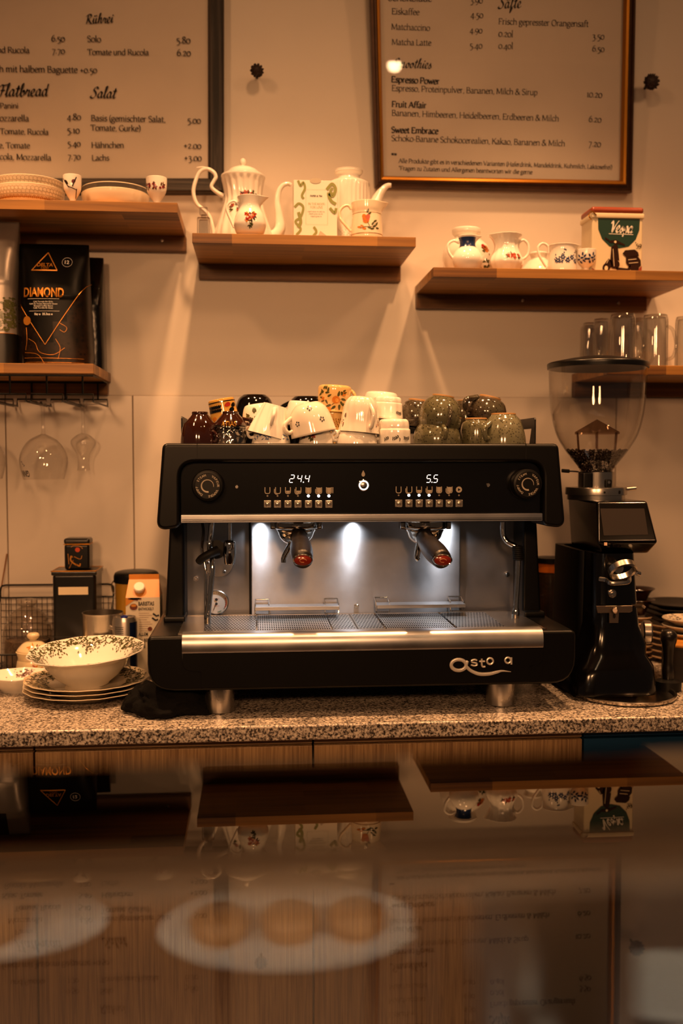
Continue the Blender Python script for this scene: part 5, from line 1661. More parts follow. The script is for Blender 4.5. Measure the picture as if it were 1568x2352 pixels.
# reed leaning on the wall
p0 = Q(-16, 1500, ZC); p1 = P(16, 1272, -.011)
p0 = Vector((p1.x - .035, -.06, ZC))
o = MB().tube([p0, p1], .0016, 8).build('reed_stick', M('reed', '#8a5a2c', rough=.7), org=p0)
tag(o, 'thin wooden reed stick leaning on the wall at left edge', 'stick')

# dark cloth tucked under the machine
t_ = Q(420, 1625, ZC)
rn = random.Random(11)
bmx = bmesh.new()
bmesh.ops.create_icosphere(bmx, subdivisions=5, radius=1)
from mathutils import noise
for v in bmx.verts:
    p = v.co.copy()
    n1 = noise.noise(p * 1.7 + Vector((3, 1, 7))); n2 = noise.noise(p * 4.3); n3 = noise.noise(p * 9)
    q = 1 + .35 * n1 + .16 * abs(n2) + .05 * n3
    v.co = Vector((p.x * .080 * q, p.y * .060 * q, max(p.z, -.25) * .034 * q))
zmin = min(v.co.z for v in bmx.verts)
for v in bmx.verts:
    v.co.z = v.co.z - zmin
    if v.co.x < -.02:
        v.co.z += .016 * math.exp(-((v.co.x + .06) / .03) ** 2) * min(1, v.co.z / .02)
mb = MB().bm(bmx)
CLOTH = M('black_cloth', '#0b0a0a', rough=.95, spec=.15, bump=.6, bscale=420)
o = mb.build('cleaning_cloth', CLOTH, loc=(X(392, -.50, ZC + .02), -.50, ZC + .0003), smooth=80)
tag(o, 'crumpled black cleaning cloth under the left machine foot', 'cloth')
# ------------------------------------------------------------------ espresso machine
XM, YB, YH, YP = .203, -.56, -.515, -.498
t = thing('espresso_machine', (XM, -.32, ZC), 'black two-group espresso machine with steel front and lit digits', 'espresso machine')
O = t.location
MACH = t


def part(mb, name, mats, parent=None, **k):
    if parent is not None and parent is not MACH:
        return mb.build(name, mats, parent, org=O, **k)
    return mb.build(name, mats, MACH, org=O, **k)


def rounded(pts_r, n=6):
    """polygon in (x, z) with per-corner radius"""
    out = []
    m = len(pts_r)
    for i in range(m):
        x, z, r = pts_r[i]
        p = Vector((x, z)); a = Vector(pts_r[i - 1][:2]) - p; b = Vector(pts_r[(i + 1) % m][:2]) - p
        if r <= 0:
            out.append(p); continue
        ang = a.angle(b); d = min(r / math.tan(ang / 2), a.length * .49, b.length * .49)
        p0 = p + a.normalized() * d; p1 = p + b.normalized() * d
        for k in range(n + 1):
            s_ = k / n
            out.append(p0 * (1 - s_) ** 2 + p * 2 * s_ * (1 - s_) + p1 * s_ * s_)
    return out


F = lambda pts, y: [Vector((q[0], y, q[1])) for q in pts]
HW = .4045
zwt = P(380, 1462, YB).z                       # top of the base
zbb = P(784, 1581, YB).z                       # bottom of the base
zst = P(830, 1494, YB - .004).z                # lower edge of the steel front bar
xs0, xs1 = P(418, 1480, YB).x, P(1246, 1480, YB).x
# base
base = MB().prism(F(rounded([(XM - HW, zwt, .012), (XM + HW, zwt, .012), (XM + HW, zbb, .062), (XM - HW, zbb, .062)]), YB), (0, .50, 0), 0, .006, 3)
part(base, 'base_housing', BLACK_PAINT)
fp = MB().prism(F(rounded([(xs0, zst, 0), (xs1, zst, 0), (xs1, zst - .032, .02), (xs1 - .026, zst - .036, 0), (xs1 - .026, zbb + .006, 0), (xs0 + .034, zbb + .006, 0), (xs0 + .034, zst - .036, 0), (xs0, zst - .032, .02)]), YB - .0025), (0, .01, 0), 0, .001, 2)
part(fp, 'front_panel', BLACK_PAINT)
bar = MB().prism([Vector((xs0, y, z)) for y, z in [(-.53, zst), (-.564, zst), (-.566, zst + .004), (-.5655, zst + .016), (-.5635, zwt - .006), (-.558, zwt + .0005), (-.552, zwt + .0035), (-.535, zwt + .004)]], (xs1 - xs0, 0, 0), 0)
part(bar, 'front_bar', STEEL_BAR, smooth=50)
for sx, sy in ((-1, -.507), (1, -.5)):
    fx = {-1: -.071, 1: .476}[sx]
    fb = MB().cyl((fx, sy, ZC + .0005), (fx, sy, zbb + .004), .0275, 0, 40, .0015)
    part(fb, 'foot', brushed('foot_steel', '#cdc7c0', .28, 2, .3) if sx < 0 else bpy.data.materials['foot_steel'])
for fx in (-.071, .476):
    part(MB().cyl((fx, -.13, ZC + .0005), (fx, -.13, zbb + .004), .0275, 0, 32, .0015), 'foot', bpy.data.materials['foot_steel'])

# badge
bd = MB()
b3 = lambda px, py, e=0: P(px, py, YB - .0045 - e)
bd.tube([b3(1053 + 17 * math.cos(a), 1527.5 + 12.5 * math.sin(a)) for a in [k * PI / 16 for k in range(32)]], 0.00351, 8, closed=True, flat=.7)
bd.tube(spline([b3(*q) for q in ((1074, 1518), (1071, 1524), (1071, 1531), (1082, 1541), (1100, 1548), (1122, 1548), (1140, 1544), (1153, 1541), (1173, 1543))], 6), [0.00270, 0.00351, 0.00324, 0.00324, 0.00351, 0.00351, 0.00297, 0.00189, 0.00054], 8, flat=.7)
bd.tube(spline([b3(*q) for q in ((1095, 1517), (1090, 1515), (1083, 1517), (1084, 1521), (1093, 1523), (1095, 1527), (1089, 1529), (1081, 1527))], 5), 0.00176, 8)
bd.tube(spline([b3(*q) for q in ((1106, 1513), (1106, 1526), (1108, 1531), (1114, 1531))], 5), 0.00189, 8).tube([b3(1100, 1519), b3(1113, 1519)], 0.00176, 8)
bd.tube([b3(1125 + 7 * math.cos(a), 1518.5 + 7 * math.sin(a)) for a in [k * PI / 10 for k in range(20)]], 0.00203, 8, closed=True)
bd.tube([b3(1166 + 6.5 * math.cos(a), 1516.5 + 6.5 * math.sin(a)) for a in [k * PI / 10 for k in range(20)]], 0.00189, 8, closed=True).tube([b3(1174, 1510), b3(1174, 1526)], 0.00189, 8)
part(bd, 'badge', M('badge_bright', '#efe7da', rough=.32, metal=.55), label='chrome lettering with a swoosh')

# drip tray
zg = zwt + .0015
part(MB().box((XM - .352, -.545, zwt - .004), (XM + .352, -.30, zwt + .0006)), 'drip_tray', BLACK_GLOSS)
DOTS = perforated('punched_slots', .0062, .0030, .0008, .5)
MESH = perforated('punched_squares', .0044, .0040, .0010, 0)
PLAINST = M('plain_steel', '#aaa297', rough=.3, metal=1)
yg0, yg1 = -.540, -.335
gx = lambda px: Q(px, 1455, zg).x + (Q(px, 1455, zg).y + .45) * 0
cuts = [(432, 468, 2), (468, 512, 0), (512, 588, 0), (591, 762, 1), (765, 817, 0), (817, 821, 2), (824, 828, 2), (828, 885, 0), (890, 1050, 1), (1056, 1170, 0), (1170, 1218, 2)]
grids = [MB(), MB()]
for a, b, mi in cuts:
    xa, xb = Q(a, 1446, zg).x, Q(b, 1446, zg).x
    if a == 432:
        xa = XM - .349
    if b == 1218:
        xb = XM + .349
    grids[0 if b <= 822 else 1].box((xa, yg0, zg - .001), (xb, yg1, zg), mi)
for g in grids:
    x0 = min(v.x for v in g.v); x1 = max(v.x for v in g.v)
    for y in (yg0 - .004, yg1):
        g.box((x0, y, zg - .002), (x1, y + .004, zg + .0008), 2)
    part(g, 'drip_grid', [DOTS, MESH, PLAINST])

# back panels
zu = P(830, 1199, -.50).z                      # underside of the hood
zpb = P(800, 1422, -.33).z - .004
SPL = -.330
xc0, xc1 = P(576, 1300, SPL).x, P(1057, 1300, SPL).x
part(MB().box((xc0, SPL, zpb + .004), (xc1, SPL + .03, zu + .01), 0, .003, 2), 'splash_panel', STEEL)
for a, b in ((XM - .347, xc0 - .004), (xc1 + .002, XM + .347)):
    s_ = MB().box((a, SPL + .022, zpb), (b, SPL + .04, zu + .01))
    s_.prism([Vector((a, y, z)) for y, z in ((SPL + .022, zpb + .012), (SPL - .004, zpb + .002), (SPL - .004, zpb - .001), (SPL + .022, zpb - .001))], (b - a, 0, 0))
    part(s_, 'side_panel', STEEL_SIDE, smooth=25)
part(MB().box((XM - .35, SPL + .03, zwt), (XM + .35, -.06, zu)), 'boiler_casing', BLACK_PAINT)
for px, py, y in ((450, 1329, SPL + .021), (818, 1391, SPL - .001), (1164, 1319, SPL + .021)):
    c = P(px, py, y)
    part(MB().cyl(c, c + Vector((0, -.004, 0)), .0058, 0, 6).cyl(c + Vector((0, -.003, 0)), c + Vector((0, -.0055, 0)), .004, 0, 16, .001), 'screw', CHROME)

# pillars
for sg in (-1, 1):
    xo_t, xo_b, xi = XM + sg * .374, XM + sg * .388, XM + sg * .347
    p = MB()
    pf = [(xi, zwt - .002), (xo_b, zwt - .002), (xo_t, zu + .03), (xi, zu + .03)]
    p.prism(F(pf, -.385), (0, .31, 0), 0, .006, 3)
    p.box((min(xi, xo_b) - .001, -.405, zwt - .001), (max(xi, xo_b) + .002, -.34, zwt + .012), 0, .004, 2)
    part(p, 'pillar', BLACK_PAINT)

# hood
zt_ = P(830, 1018.5, YH).z
xl_t, xl_b = P(373, 1060, YH).x, P(357.5, 1195, YH).x
xr_t, xr_b = P(1283, 1060, YH).x, P(1300, 1195, YH).x
zbl = P(385, 1220, YH).z
xpi0, xpi1 = P(413, 1130, YH).x, P(1247, 1130, YH).x
zpt = P(830, 1062, YH).z
outl = rounded([(xl_t, zt_, .012), (xr_t, zt_, .012), (xr_b, zbl, .018), (xpi1 + .001, zbl + .006, .012), (xpi1, zpt, .030), (xpi0, zpt, .030), (xpi0 - .001, zbl + .006, .012), (xl_b, zbl, .018)], 8)
hood = MB().prism(F(outl, YH), (0, .10, 0), 0, .007, 3)
hood.prism(F([(xl_t + .004, zt_ - .024), (xr_t - .004, zt_ - .024), (xr_b - .006, zu - .002), (xl_b + .006, zu - .002)], YH + .05), (0, .44, 0), 0)
for a, b in ((xl_t + .0005, xl_t + .043), (xr_t - .043, xr_t - .0005)):
    hood.box((a, YH + .09, zt_ - .03), (b, -.03, zt_ - .0004), 0, .003, 2)
hood.box((xl_t + .002, -.05, zt_ - .03), (xr_t - .002, -.025, zt_ - .0004), 0, .003, 2)
part(hood, 'hood', BLACK_PAINT)
for px in (452.5, 1208):
    c = P(px, 1019, YH)
    part(MB().box((c.x - .0004, YH - .0004, zt_ - .03), (c.x + .0004, YH + .06, zt_ + .0004)), 'hood_seam', BLACK_RUBBER)
ZT_ = zt_ - .022                                # cup tray surface
part(MB().box((xl_t + .044, YH + .095, zt_ - .026), (xr_t - .044, -.05, ZT_)), 'cup_tray', SATIN)
# cup guard
gz = P(417, 956, -.41).z
gx0, gx1 = P(417.5, 990, -.41).x, P(1229, 990, -.41).x
for gx_, nm in ((gx0, 'cup_guard'), (gx1, 'cup_guard')):
    part(MB().prism([Vector((gx_ - .0015, y, z)) for y, z in ((-.41, ZT_), (-.41, gz - .004), (-.406, gz), (-.06, gz), (-.06, gz - .022), (-.385, gz - .022), (-.36, ZT_))], (.003, 0, 0), 0, .0008, 2, True), nm, BLACK_PAINT)
part(MB().box((gx0, -.062, gz - .026), (gx1, -.058, gz - .004)), 'rear_rail', BLACK_PAINT)

# control panel
cpo = rounded([(xpi0 + .0005, zpt - .0005, .030), (xpi1 - .0005, zpt - .0005, .030), (xpi1 - .0005, zu + .012, 0), (xpi0 + .0005, zu + .012, 0)], 8)
PANEL = M('panel_black', '#080706', rough=.17, spec=.5, bump=.02, bscale=12)
cpn = MB().prism(F(cpo, YP), (0, .04, 0))
part(cpn, 'control_panel', PANEL)
zs0, zs1 = P(830, 1199, YH + .004).z, P(830, 1181, YH + .004).z
xq0, xq1 = P(415, 1190, YH + .004).x, P(1246, 1185, YH + .004).x
st = MB().box((xq0, YH + .004, zs0), (xq1, YP + .03, zs1), 0, .0012, 2).box((xq0 + .002, YH + .003, zs0 + .003), (xq1 - .002, YH + .006, zs0 + .0042), 1).box((xq0 + .002, YH + .003, zs0 + .0062), (xq1 - .002, YH + .006, zs0 + .0068), 1)
part(st, 'trim_strip', [STEEL_BAR, BLACK_PLASTIC])
PRN = M('panel_print', '#b3a794', rough=.5)
LEDW = M('led_white', '#ffffff', emit=9, ecol=(.85, .9, 1.0)); DIGIT = M('digit_white', '#ffffff', emit=1.3, ecol=(1, .95, .9)); LEDOFF = M('led_off', '#8c8070', rough=.4)


def knob(px, py, rpx):
    c = P(px, py, YP); r = rpx * mpp(c); c0 = Vector((c.x, YP, c.z))
    k = MB()
    rot = Matrix.Translation(c0) @ Matrix.Rotation(R(90), 4, 'X')
    k.lathe([(r * 1.04, -.001), (r * 1.04, .004), (r * .98, .006), (r * .97, .024), (r * .93, .0275), (r * .80, .0285), (r * .78, .0275), (0, .0275)], 64, 0, rot)
    ko = part(k, 'steam_knob', BLACK_PLASTIC)
    f = MB(); fc = c0 + Vector((0, -.0275, 0))
    for txt, a0, a1 in (('STEAM', -62, -14), ('VAPEUR', 30, 92), ('VAPORE', 118, 172), ('DAMPF', 215, 262)):
        arc_letters(f, txt, fc, r * .60, R(a0), R(a1), r * .205, 0)
    pts = [fc + Vector((r * .38 * math.sin(R(a)), -.0006, r * .38 * math.cos(R(a)))) for a in range(170, 470, 10)]
    for i in range(len(pts) - 1):
        w0, w1 = .0016 - .0012 * i / len(pts), .0016 - .0012 * (i + 1) / len(pts)
        u0 = (pts[i] - fc).normalized(); u1 = (pts[i + 1] - fc).normalized()
        f.poly([pts[i] + u0 * w0, pts[i + 1] + u1 * w1, pts[i + 1] - u1 * w1, pts[i] - u0 * w0])
    f.build('lettering', PRN, ko, org=O)


knob(478, 1115, 36); knob(1203, 1111, 35)
SEG = {'2': 'abged', '4': 'fgbc', '5': 'afgcd'}


def digits(txt, px0, py0, w, h, step):
    m = MB()
    k = mpp(P(px0, py0, YP))
    x = px0
    for ch in txt:
        q = lambda u, v: P(x + u + (1 - v / h) * 3.2, py0 + v, YP - .0006)
        if ch == '.':
            disc(m, q(-2.6, h - .5), .0012, .0012, 0, 10); continue
        seg = {'a': ((0, 0), (w, 0)), 'g': ((0, h / 2), (w, h / 2)), 'd': ((0, h), (w, h)), 'f': ((0, 0), (0, h / 2)), 'b': ((w, 0), (w, h / 2)), 'e': ((0, h / 2), (0, h)), 'c': ((w, h / 2), (w, h))}
        for s_ in SEG[ch]:
            (a, b), (c, d) = seg[s_]
            da, db = (c - a) * .12, (d - b) * .10
            line(m, [q(a + da, b + db), q(c - da, d - db)], .0014, 0)
        x += step
    part(m, 'digit_display', DIGIT, label='white lit digits ' + txt)


digits('24.4', 664, 1091, 9, 17, 17.5); digits('5.5', 978, 1091, 9, 17, 16)
KEY = M('key_metal', '#cfc4b4', rough=.22, metal=.85)
ic = MB()


def icon(px, py, kind):
    q = lambda u, v: P(px + u, py + v, YP)
    U = lambda ox, w, y0: line(ic, spline([q(ox - w, y0), q(ox - w, 4), q(ox - w * .55, 7.3), q(ox + w * .55, 7.3), q(ox + w, 4), q(ox + w, y0)], 4), .0015, 0)
    if kind == 'play':
        disc(ic, q(0, 0), .0060, .0060, 0)
        ic.poly([q(-2.2, -3.5) + Vector((0, -.0012, 0)), q(-2.2, 3.5) + Vector((0, -.0012, 0)), q(3.6, 0) + Vector((0, -.0012, 0))], 1)
        return
    two, fill = kind
    U(1.2 if two else 0, 5.6, -7)
    if two:
        line(ic, spline([q(-7, -3), q(-7, 5), q(-3.5, 9), q(1, 9)], 4), .0013, 0)
    if fill:
        top = {1: 1, 2: -1, 3: -6}[fill]
        ox = 1.2 if two else 0
        ic.poly([q(ox - 4.4, top) + Vector((0, -.0006, 0)), q(ox - 4.4, 4) + Vector((0, -.0006, 0)), q(ox - 2, 6.4) + Vector((0, -.0006, 0)), q(ox + 2, 6.4) + Vector((0, -.0006, 0)), q(ox + 4.4, 4) + Vector((0, -.0006, 0)), q(ox + 4.4, top) + Vector((0, -.0006, 0))], 0)


kinds = [(0, 0), (1, 0), (0, 1), (1, 1), (0, 3), (1, 3)]
for xs_, yrow, lit, last in (([614, 637, 661, 684, 708, 731.5, 755], 0, (4, 5, 6), (0, 3)), ([915, 938.5, 962, 985, 1008, 1031, 1053.5], -1.5, (1, 2, 3), 'play')):
    for i, px in enumerate(xs_):
        icon(px, 1126 + yrow, last if i == 6 else kinds[i])
        c = P(px, 1139 + yrow, YP)
        d = MB(); disc(d, c, .0026 if i in lit else .0017, .0026 if i in lit else .0017, 0, 16)
        part(d, 'indicator_light', LEDW if i in lit else LEDOFF)
        c = P(px, 1157.5 + yrow, YP); h_ = 8.7 * mpp(c)
        b = MB().box((c.x - h_, YP - .004, c.z - h_), (c.x + h_, YP + .001, c.z + h_), 0, .0016, 3)
        b.lathe([(h_ * .72, -.0002), (h_ * .60, .0010), (h_ * .3, .0017), (0, .0019)], 20, 0, Matrix.Translation((c.x, YP - .004, c.z)) @ Matrix.Rotation(R(90), 4, 'X'))
        part(b, 'push_button', KEY)
line(ic, [P(764, 1119, YP), P(764, 1133, YP)], .0016, 0)
ic.poly([P(834 + u, 1088 + v, YP - .0006) for u, v in ((0, -8), (3.4, -1.5), (4.2, 2.5), (2.8, 5.6), (0, 6.8), (-2.8, 5.6), (-4.2, 2.5), (-3.4, -1.5))], 0)
part(ic, 'panel_icons', [PRN, PANEL])
c = P(834.5, 1114.5, YP)
rot = Matrix.Translation(c) @ Matrix.Rotation(R(90), 4, 'X')
k_ = mpp(c)
part(MB().lathe([(13.5 * k_, -.001), (13.5 * k_, .003), (11.5 * k_, .004)], 36, 0, rot).lathe([(11.5 * k_, .0038), (8 * k_, .0040)], 36, 1, rot).lathe([(8 * k_, .0042), (7.4 * k_, .0046), (0, .0046)], 36, 2, rot), 'power_button', [CHROME, M('ring_light', '#ffffff', emit=1.5, ecol=(1, .95, .88)), SATIN], label='round steel button with a white light ring')
for px, py in ((543.5, 1118), (1121, 1114)):
    c = P(px, py, YP)
    part(MB().cyl(c, c + Vector((0, -.003, 0)), .0038, 0, 16, .001), 'panel_screw', SATIN)

# group heads and portafilters
yg = -.425
HCAP = M('handle_medallion', '#7c2212', rough=.16, coat=.5)
CH_D = M('group_chrome', '#a39b92', rough=.12, metal=1)
for gi, (gpx, hp, spt) in enumerate(((680, ((688, 1238, -.468), (690, 1254, -.52), (695, 1284, -.597)), ((672, 1250), (662, 1262), (652, 1280), (651, 1292))),
                                     (975, ((975, 1238, -.468), (986, 1254, -.52), (1014, 1284, -.600)), ((966, 1246), (960, 1262), (957, 1280), (961, 1286))))):
    gx_ = X(gpx, yg, 1.24)
    z1 = P(gpx, 1219, yg - .046).z
    g = MB().lathe(sprof([(0, z1), (.040, z1), (.040, z1), (.0455, z1 + .003), (.0468, z1 + .008), (.0468, zu - .004), (.0468, zu - .004), (.050, zu), (.050, zu + .004), (0, zu + .004)], 3), 56, 0, Matrix.Translation((gx_, yg, 0)))
    for sg in (-1, 1):
        g.box((gx_ + sg * .0455 - .006, yg - .016, z1), (gx_ + sg * .0455 + .006, yg + .012, z1 + .016), 0, .003, 2)
    part(g, 'group_head', CH_D)
    pf = part(MB().lathe(sprof([(0, z1 - .030), (.018, z1 - .029), (.030, z1 - .020), (.0355, z1 - .008), (.036, z1 + .001), (0, z1 + .001)], 4), 48, 0, Matrix.Translation((gx_, yg, 0))), 'portafilter', CHROME)
    a, b, c = [P(*q) for q in hp]
    path = spline([Vector((gx_ + (a.x - gx_) * .5, yg - .028, z1 - .010)), a, b, b.lerp(c, .55), c], 8)
    hm = MB().tube(path, [.010, .0135, .0165, .0168, .0185, .0205, .0212, .021, .0200, .0185], 24, 0)
    d = (path[-1] - path[-4]).normalized()
    hm.lathe([(.0185, 0), (.0165, .0045), (.010, .0075), (0, .0085)], 24, 0, Matrix.Translation(path[-1]) @ d.to_track_quat('Z', 'Y').to_matrix().to_4x4())
    ho = hm.build('handle', M('handle_black', '#1a1512', rough=.36, spec=.45, bump=.02, bscale=900), pf, org=O)
    col = path[1]
    MB().tube([path[2], path[5]], .0172, 20).build('handle_collar', BLACK_RUBBER, pf, org=O)
    # oval end medallion set in chrome
    c = path[-1] + d * .003
    f3 = Vector((0, -1, -.15)).normalized()
    qm = Matrix.Translation(c + f3 * .0062) @ f3.to_track_quat('Z', 'Y').to_matrix().to_4x4()
    MB().lathe([(.0185, -.007), (.0182, -.001), (.0165, .0012), (.0155, .0008)], 32, 0, qm, None, 1, .62).lathe([(.0155, .0008), (.010, .0030), (0, .0038)], 32, 1, qm, None, 1, .60).tube([qm @ Vector((.0062 * math.cos(k * .5), .0034 * math.sin(k * .5) + .0004, .0036)) for k in range(11)], .0007, 6, 2).build('end_cap', [CHROME, HCAP, M('medallion_line', '#c98a5a', rough=.3, metal=.4)], pf, org=O, label='red oval end medallion in a chrome rim')
    sp_ = [P(px, py, yg - .012 * (1 if gi else 1)) for px, py in spt]
    MB().tube(spline([Vector((gx_, yg, z1 - .026))] + sp_, 6), [.010, .0085, .0065, .0055, .005], 14).build('spout', CHROME, pf, org=O)

# flip-down cup shelves
for a, b, py, nm in ((586, 779, 1391, 0), (866, 1069, 1386, 1)):
    y0, y1 = SPL - .050, SPL - .002
    z = P((a + b) / 2, py + 4, y0).z
    x0, x1 = P(a, py, y0).x, P(b, py, y0).x
    s_ = MB().box((x0, y0, z - .001), (x1, y1 - .008, z + .0012), 0, .0008)
    s_.box((x0, y0, z - .006), (x1, y0 + .0015, z + .001), 0, .0006)
    so = part(s_, 'cup_shelf', STEEL_BAR, label='narrow hinged steel shelf')
    for xx in (x0 + .014, x1 - .014):
        MB().tube([Vector((xx - .014, y1, z + .010)), Vector((xx - .014, y0 + .02, z + .004)), Vector((xx - .014, y0 + .02, z - .016)), Vector((xx + .014, y0 + .02, z - .016)), Vector((xx + .014, y0 + .02, z + .004)), Vector((xx + .014, y1, z + .010))], .0014, 8, closed=True).build('bracket_wire', CHROME, so, org=O)

# left bay: steam wand, probe, hot water tap, plate, gauge
yw = -.40
w = MB()
w.tube(spline([P(*q) for q in ((486, 1199, yw), (484, 1225, yw), (481, 1250, yw), (486, 1275, yw - .01), (488, 1300, yw - .02), (484, 1350, yw - .025), (479, 1400, yw - .03), (477, 1428, yw - .03))], 6), .0052, 14)
c = P(477, 1424, yw - .03)
w.lathe(sprof([(0, -.012), (.005, -.011), (.0062, -.004), (.0062, .008), (.0052, .014)], 3), 16, 0, Matrix.Translation(c))
wo = part(w, 'steam_wand', CHROME)
MB().tube(spline([P(*q) for q in ((456, 1291, yw - .015), (464, 1282, yw - .02), (482, 1272, yw - .022), (500, 1264, yw - .015))], 5), [.0075, .0080, .0085, .010], 12).tube([P(497, 1262, yw + .01), P(497, 1262, yw + .035)], .019, 24).build('grip', BLACK_RUBBER, wo, org=O)
pb = MB().tube(spline([P(*q) for q in ((464, 1199, yw), (467, 1220, yw), (465, 1245, yw))], 4), .0030, 8, 1).tube(spline([P(*q) for q in ((465, 1243, yw), (464, 1265, yw - .01), (472, 1310, yw - .02), (472, 1370, yw - .025), (470, 1436, yw - .028))], 5), [.003, .003, .0034, .0034, .0032, .0012], 10, 0)
part(pb, 'temperature_probe', [CHROME, BLACK_RUBBER])
hw_ = MB().tube([P(527, 1199, yw), P(527, 1242, yw)], .0042, 12)
c = P(527, 1240, yw); zb = P(527, 1294, yw).z - c.z
hw_.lathe(sprof([(.0045, 0), (.011, -.003), (.0128, -.014), (.0128, zb * .6), (.0105, zb), (.0085, zb + .001), (0, zb + .004)], 4), 32, 0, Matrix.Translation(c))
part(hw_, 'hot_water_nozzle', CHROME)
c = P(502, 1292, SPL + .0215)
pl_ = MB().cyl(c, c + Vector((0, -.0025, 0)), .031, 0, 40, .001)
for k in range(3):
    a = R(150 + 60 * k)
    q = c + Vector((.023 * math.sin(a), -.0025, .023 * math.cos(a)))
    pl_.cyl(q, q + Vector((0, -.003, 0)), .0045, 0, 14, .001).cyl(q + Vector((0, -.0028, 0)), q + Vector((0, -.0032, 0)), .0022, 1, 10)
part(pl_, 'round_cover_plate', [SATIN, BLACK_RUBBER])
c = P(497, 1383, SPL + .0215)
gm = MB()
r = 28 * mpp(c)
rot = Matrix.Translation(c) @ Matrix.Rotation(R(90), 4, 'X')
gm.lathe([(r, 0), (r, .005), (r * .95, .006), (r * .92, .004)], 40, 0, rot).lathe([(r * .93, .0038), (0, .0038)], 40, 1, rot)
fc = c + Vector((0, -.0040, 0))
for k in range(21):
    a = R(-130 + 13 * k)
    u = Vector((math.sin(a), 0, math.cos(a)))
    line(gm, [fc + u * r * .72, fc + u * r * (.84 if k % 5 else .88)], .0005, 2)
for a0, a1, mi in ((60, 125, 3), (150, 178, 4)):
    line(gm, [fc + Vector((math.sin(R(a)), 0, math.cos(R(a)))) * r * .80 for a in range(a0, a1, 8)], .0018, mi)
line(gm, [fc, fc + Vector((math.sin(R(200)), 0, math.cos(R(200)))) * r * .7], .0011, 2, eps=.001)
disc(gm, fc + Vector((0, 0, .006)), .0030, .0030, 2); disc(gm, fc + Vector((0, 0, -.003)), .0028, .0028, 2)
for k in (-1, 1):
    line(gm, [fc + Vector((-.005, 0, k * .0075)), fc + Vector((.006, 0, k * .0075))], .0007, 3)
part(gm, 'pressure_gauge', [SATIN, M('dial_white', '#cfc6ba', rough=.5), INK, RED, M('dial_green', '#3a6a4a', rough=.5)])

# right steam wand
yw = -.395
w = MB().tube(spline([P(*q) for q in ((1154, 1199, yw), (1154, 1215, yw), (1156, 1232, yw), (1166, 1246, yw - .005), (1184, 1256, yw - .01), (1190, 1270, yw - .012))], 6), .0056, 14)
w.tube(spline([P(*q) for q in ((1190, 1280, yw - .012), (1188, 1330, yw - .015), (1184, 1400, yw - .02))], 5), .0052, 14)
w.tube([P(1184, 1396, yw - .02), P(1184, 1402, yw - .02), P(1183, 1412, yw - .02), P(1183, 1428, yw - .02), P(1183, 1433, yw - .02)], [.0055, .0074, .0082, .0074, .0058], 14)
wo = part(w, 'steam_wand', CHROME)
g = MB()
a, b = P(1188, 1256, yw - .011), P(1190, 1284, yw - .012)
for k in range(7):
    q = a.lerp(b, k / 6)
    g.tube([q + Vector((.0088 * math.cos(j * PI / 8), .0088 * math.sin(j * PI / 8), 0)) for j in range(16)], .0028, 6, closed=True)
g.tube([a, b], .0085, 14)
g.build('sleeve', BLACK_RUBBER, wo, org=O)

# lamps under the hood
for px in (598, 815, 1036):
    c = P(px, 1200, SPL - .030)
    m = MB().cyl((c.x, c.y, zu - .003), (c.x, c.y, zu + .001), .0075, 0, 20)
    part(m, 'work_light', M('work_light_glow', '#ffffff', emit=6, ecol=(1, .97, .93)))
    lamp('work_light_lamp', 'SPOT', (c.x, c.y + .004, zu - .006), (c.x, c.y + .075, zu - .3), 2.3, (.97, .97, 1.0), .004, 120, .7)
# ------------------------------------------------------------------ cups standing upside down on the warm tray
CUP_G = 'cups on top of the espresso machine'
BRN = ceramic('brown_glaze', '#2c120a', .08, .6); BLKC = ceramic('black_glaze', '#080706', .06, .5)
SPK1 = speckled('speckled_olive_glaze', '#4d4a34', '#15130f', '#6a6750', 190); SPK2 = speckled('speckled_brown_glaze', '#3a2e24', '#0e0b09', '#4e4a3c', 190)
SPK3 = speckled('speckled_grey_green_glaze', '#605e48', '#24221c', '#7d7a64', 180); CLAY = M('bare_clay', '#b08552', rough=.5)
YEL = ceramic('yellow_cream_glaze', '#dcb878', .12); WARMW = ceramic('warm_white_glaze', '#ece2d2', .10)


def cup(label, px, py, y, prof, tilt=0, ha=None, hz=None, mats=None, deco=None, flute=None, ground=False, up=False, t=.0022, tx=0, hm=None, group=CUP_G, name='cup', n=56):
    """prof: (radius, distance from the foot) in traced pixels; py is the row of the foot (the top, for an upturned cup)"""
    o = P(px, py, y); s = mpp(o)
    pr = [(r * s, h * s) for r, h in prof]
    if ground:
        H = o.z - ZT_ - .0006
        k = H / pr[-1][1]
        pr = [(r, h * k) for r, h in pr]
    out = sprof(pr)
    mb = MB().lathe(shell(pr, t), n, 0, None, flute)
    if deco:
        deco(mb, out, s)
    ob = mb.build(name, mats, loc=o, smooth=50)
    ob.rotation_euler = (0 if up else PI + R(tx), R(tilt), 0)
    tag(ob, label, 'cup', group)
    if ha is not None:
        a = R(ha) if up else PI - R(ha)
        z0, z1, outp, th = hz
        hb = MB().tube(handle_path(out, a, max(z0, z1) * s, min(z0, z1) * s, outp * s), th * s, 12)
        hb.build('handle', hm or mats[0], ob)
    return ob


A = lambda ang: PI - R(ang)                    # facing (0 = room, + = right) on an upturned cup

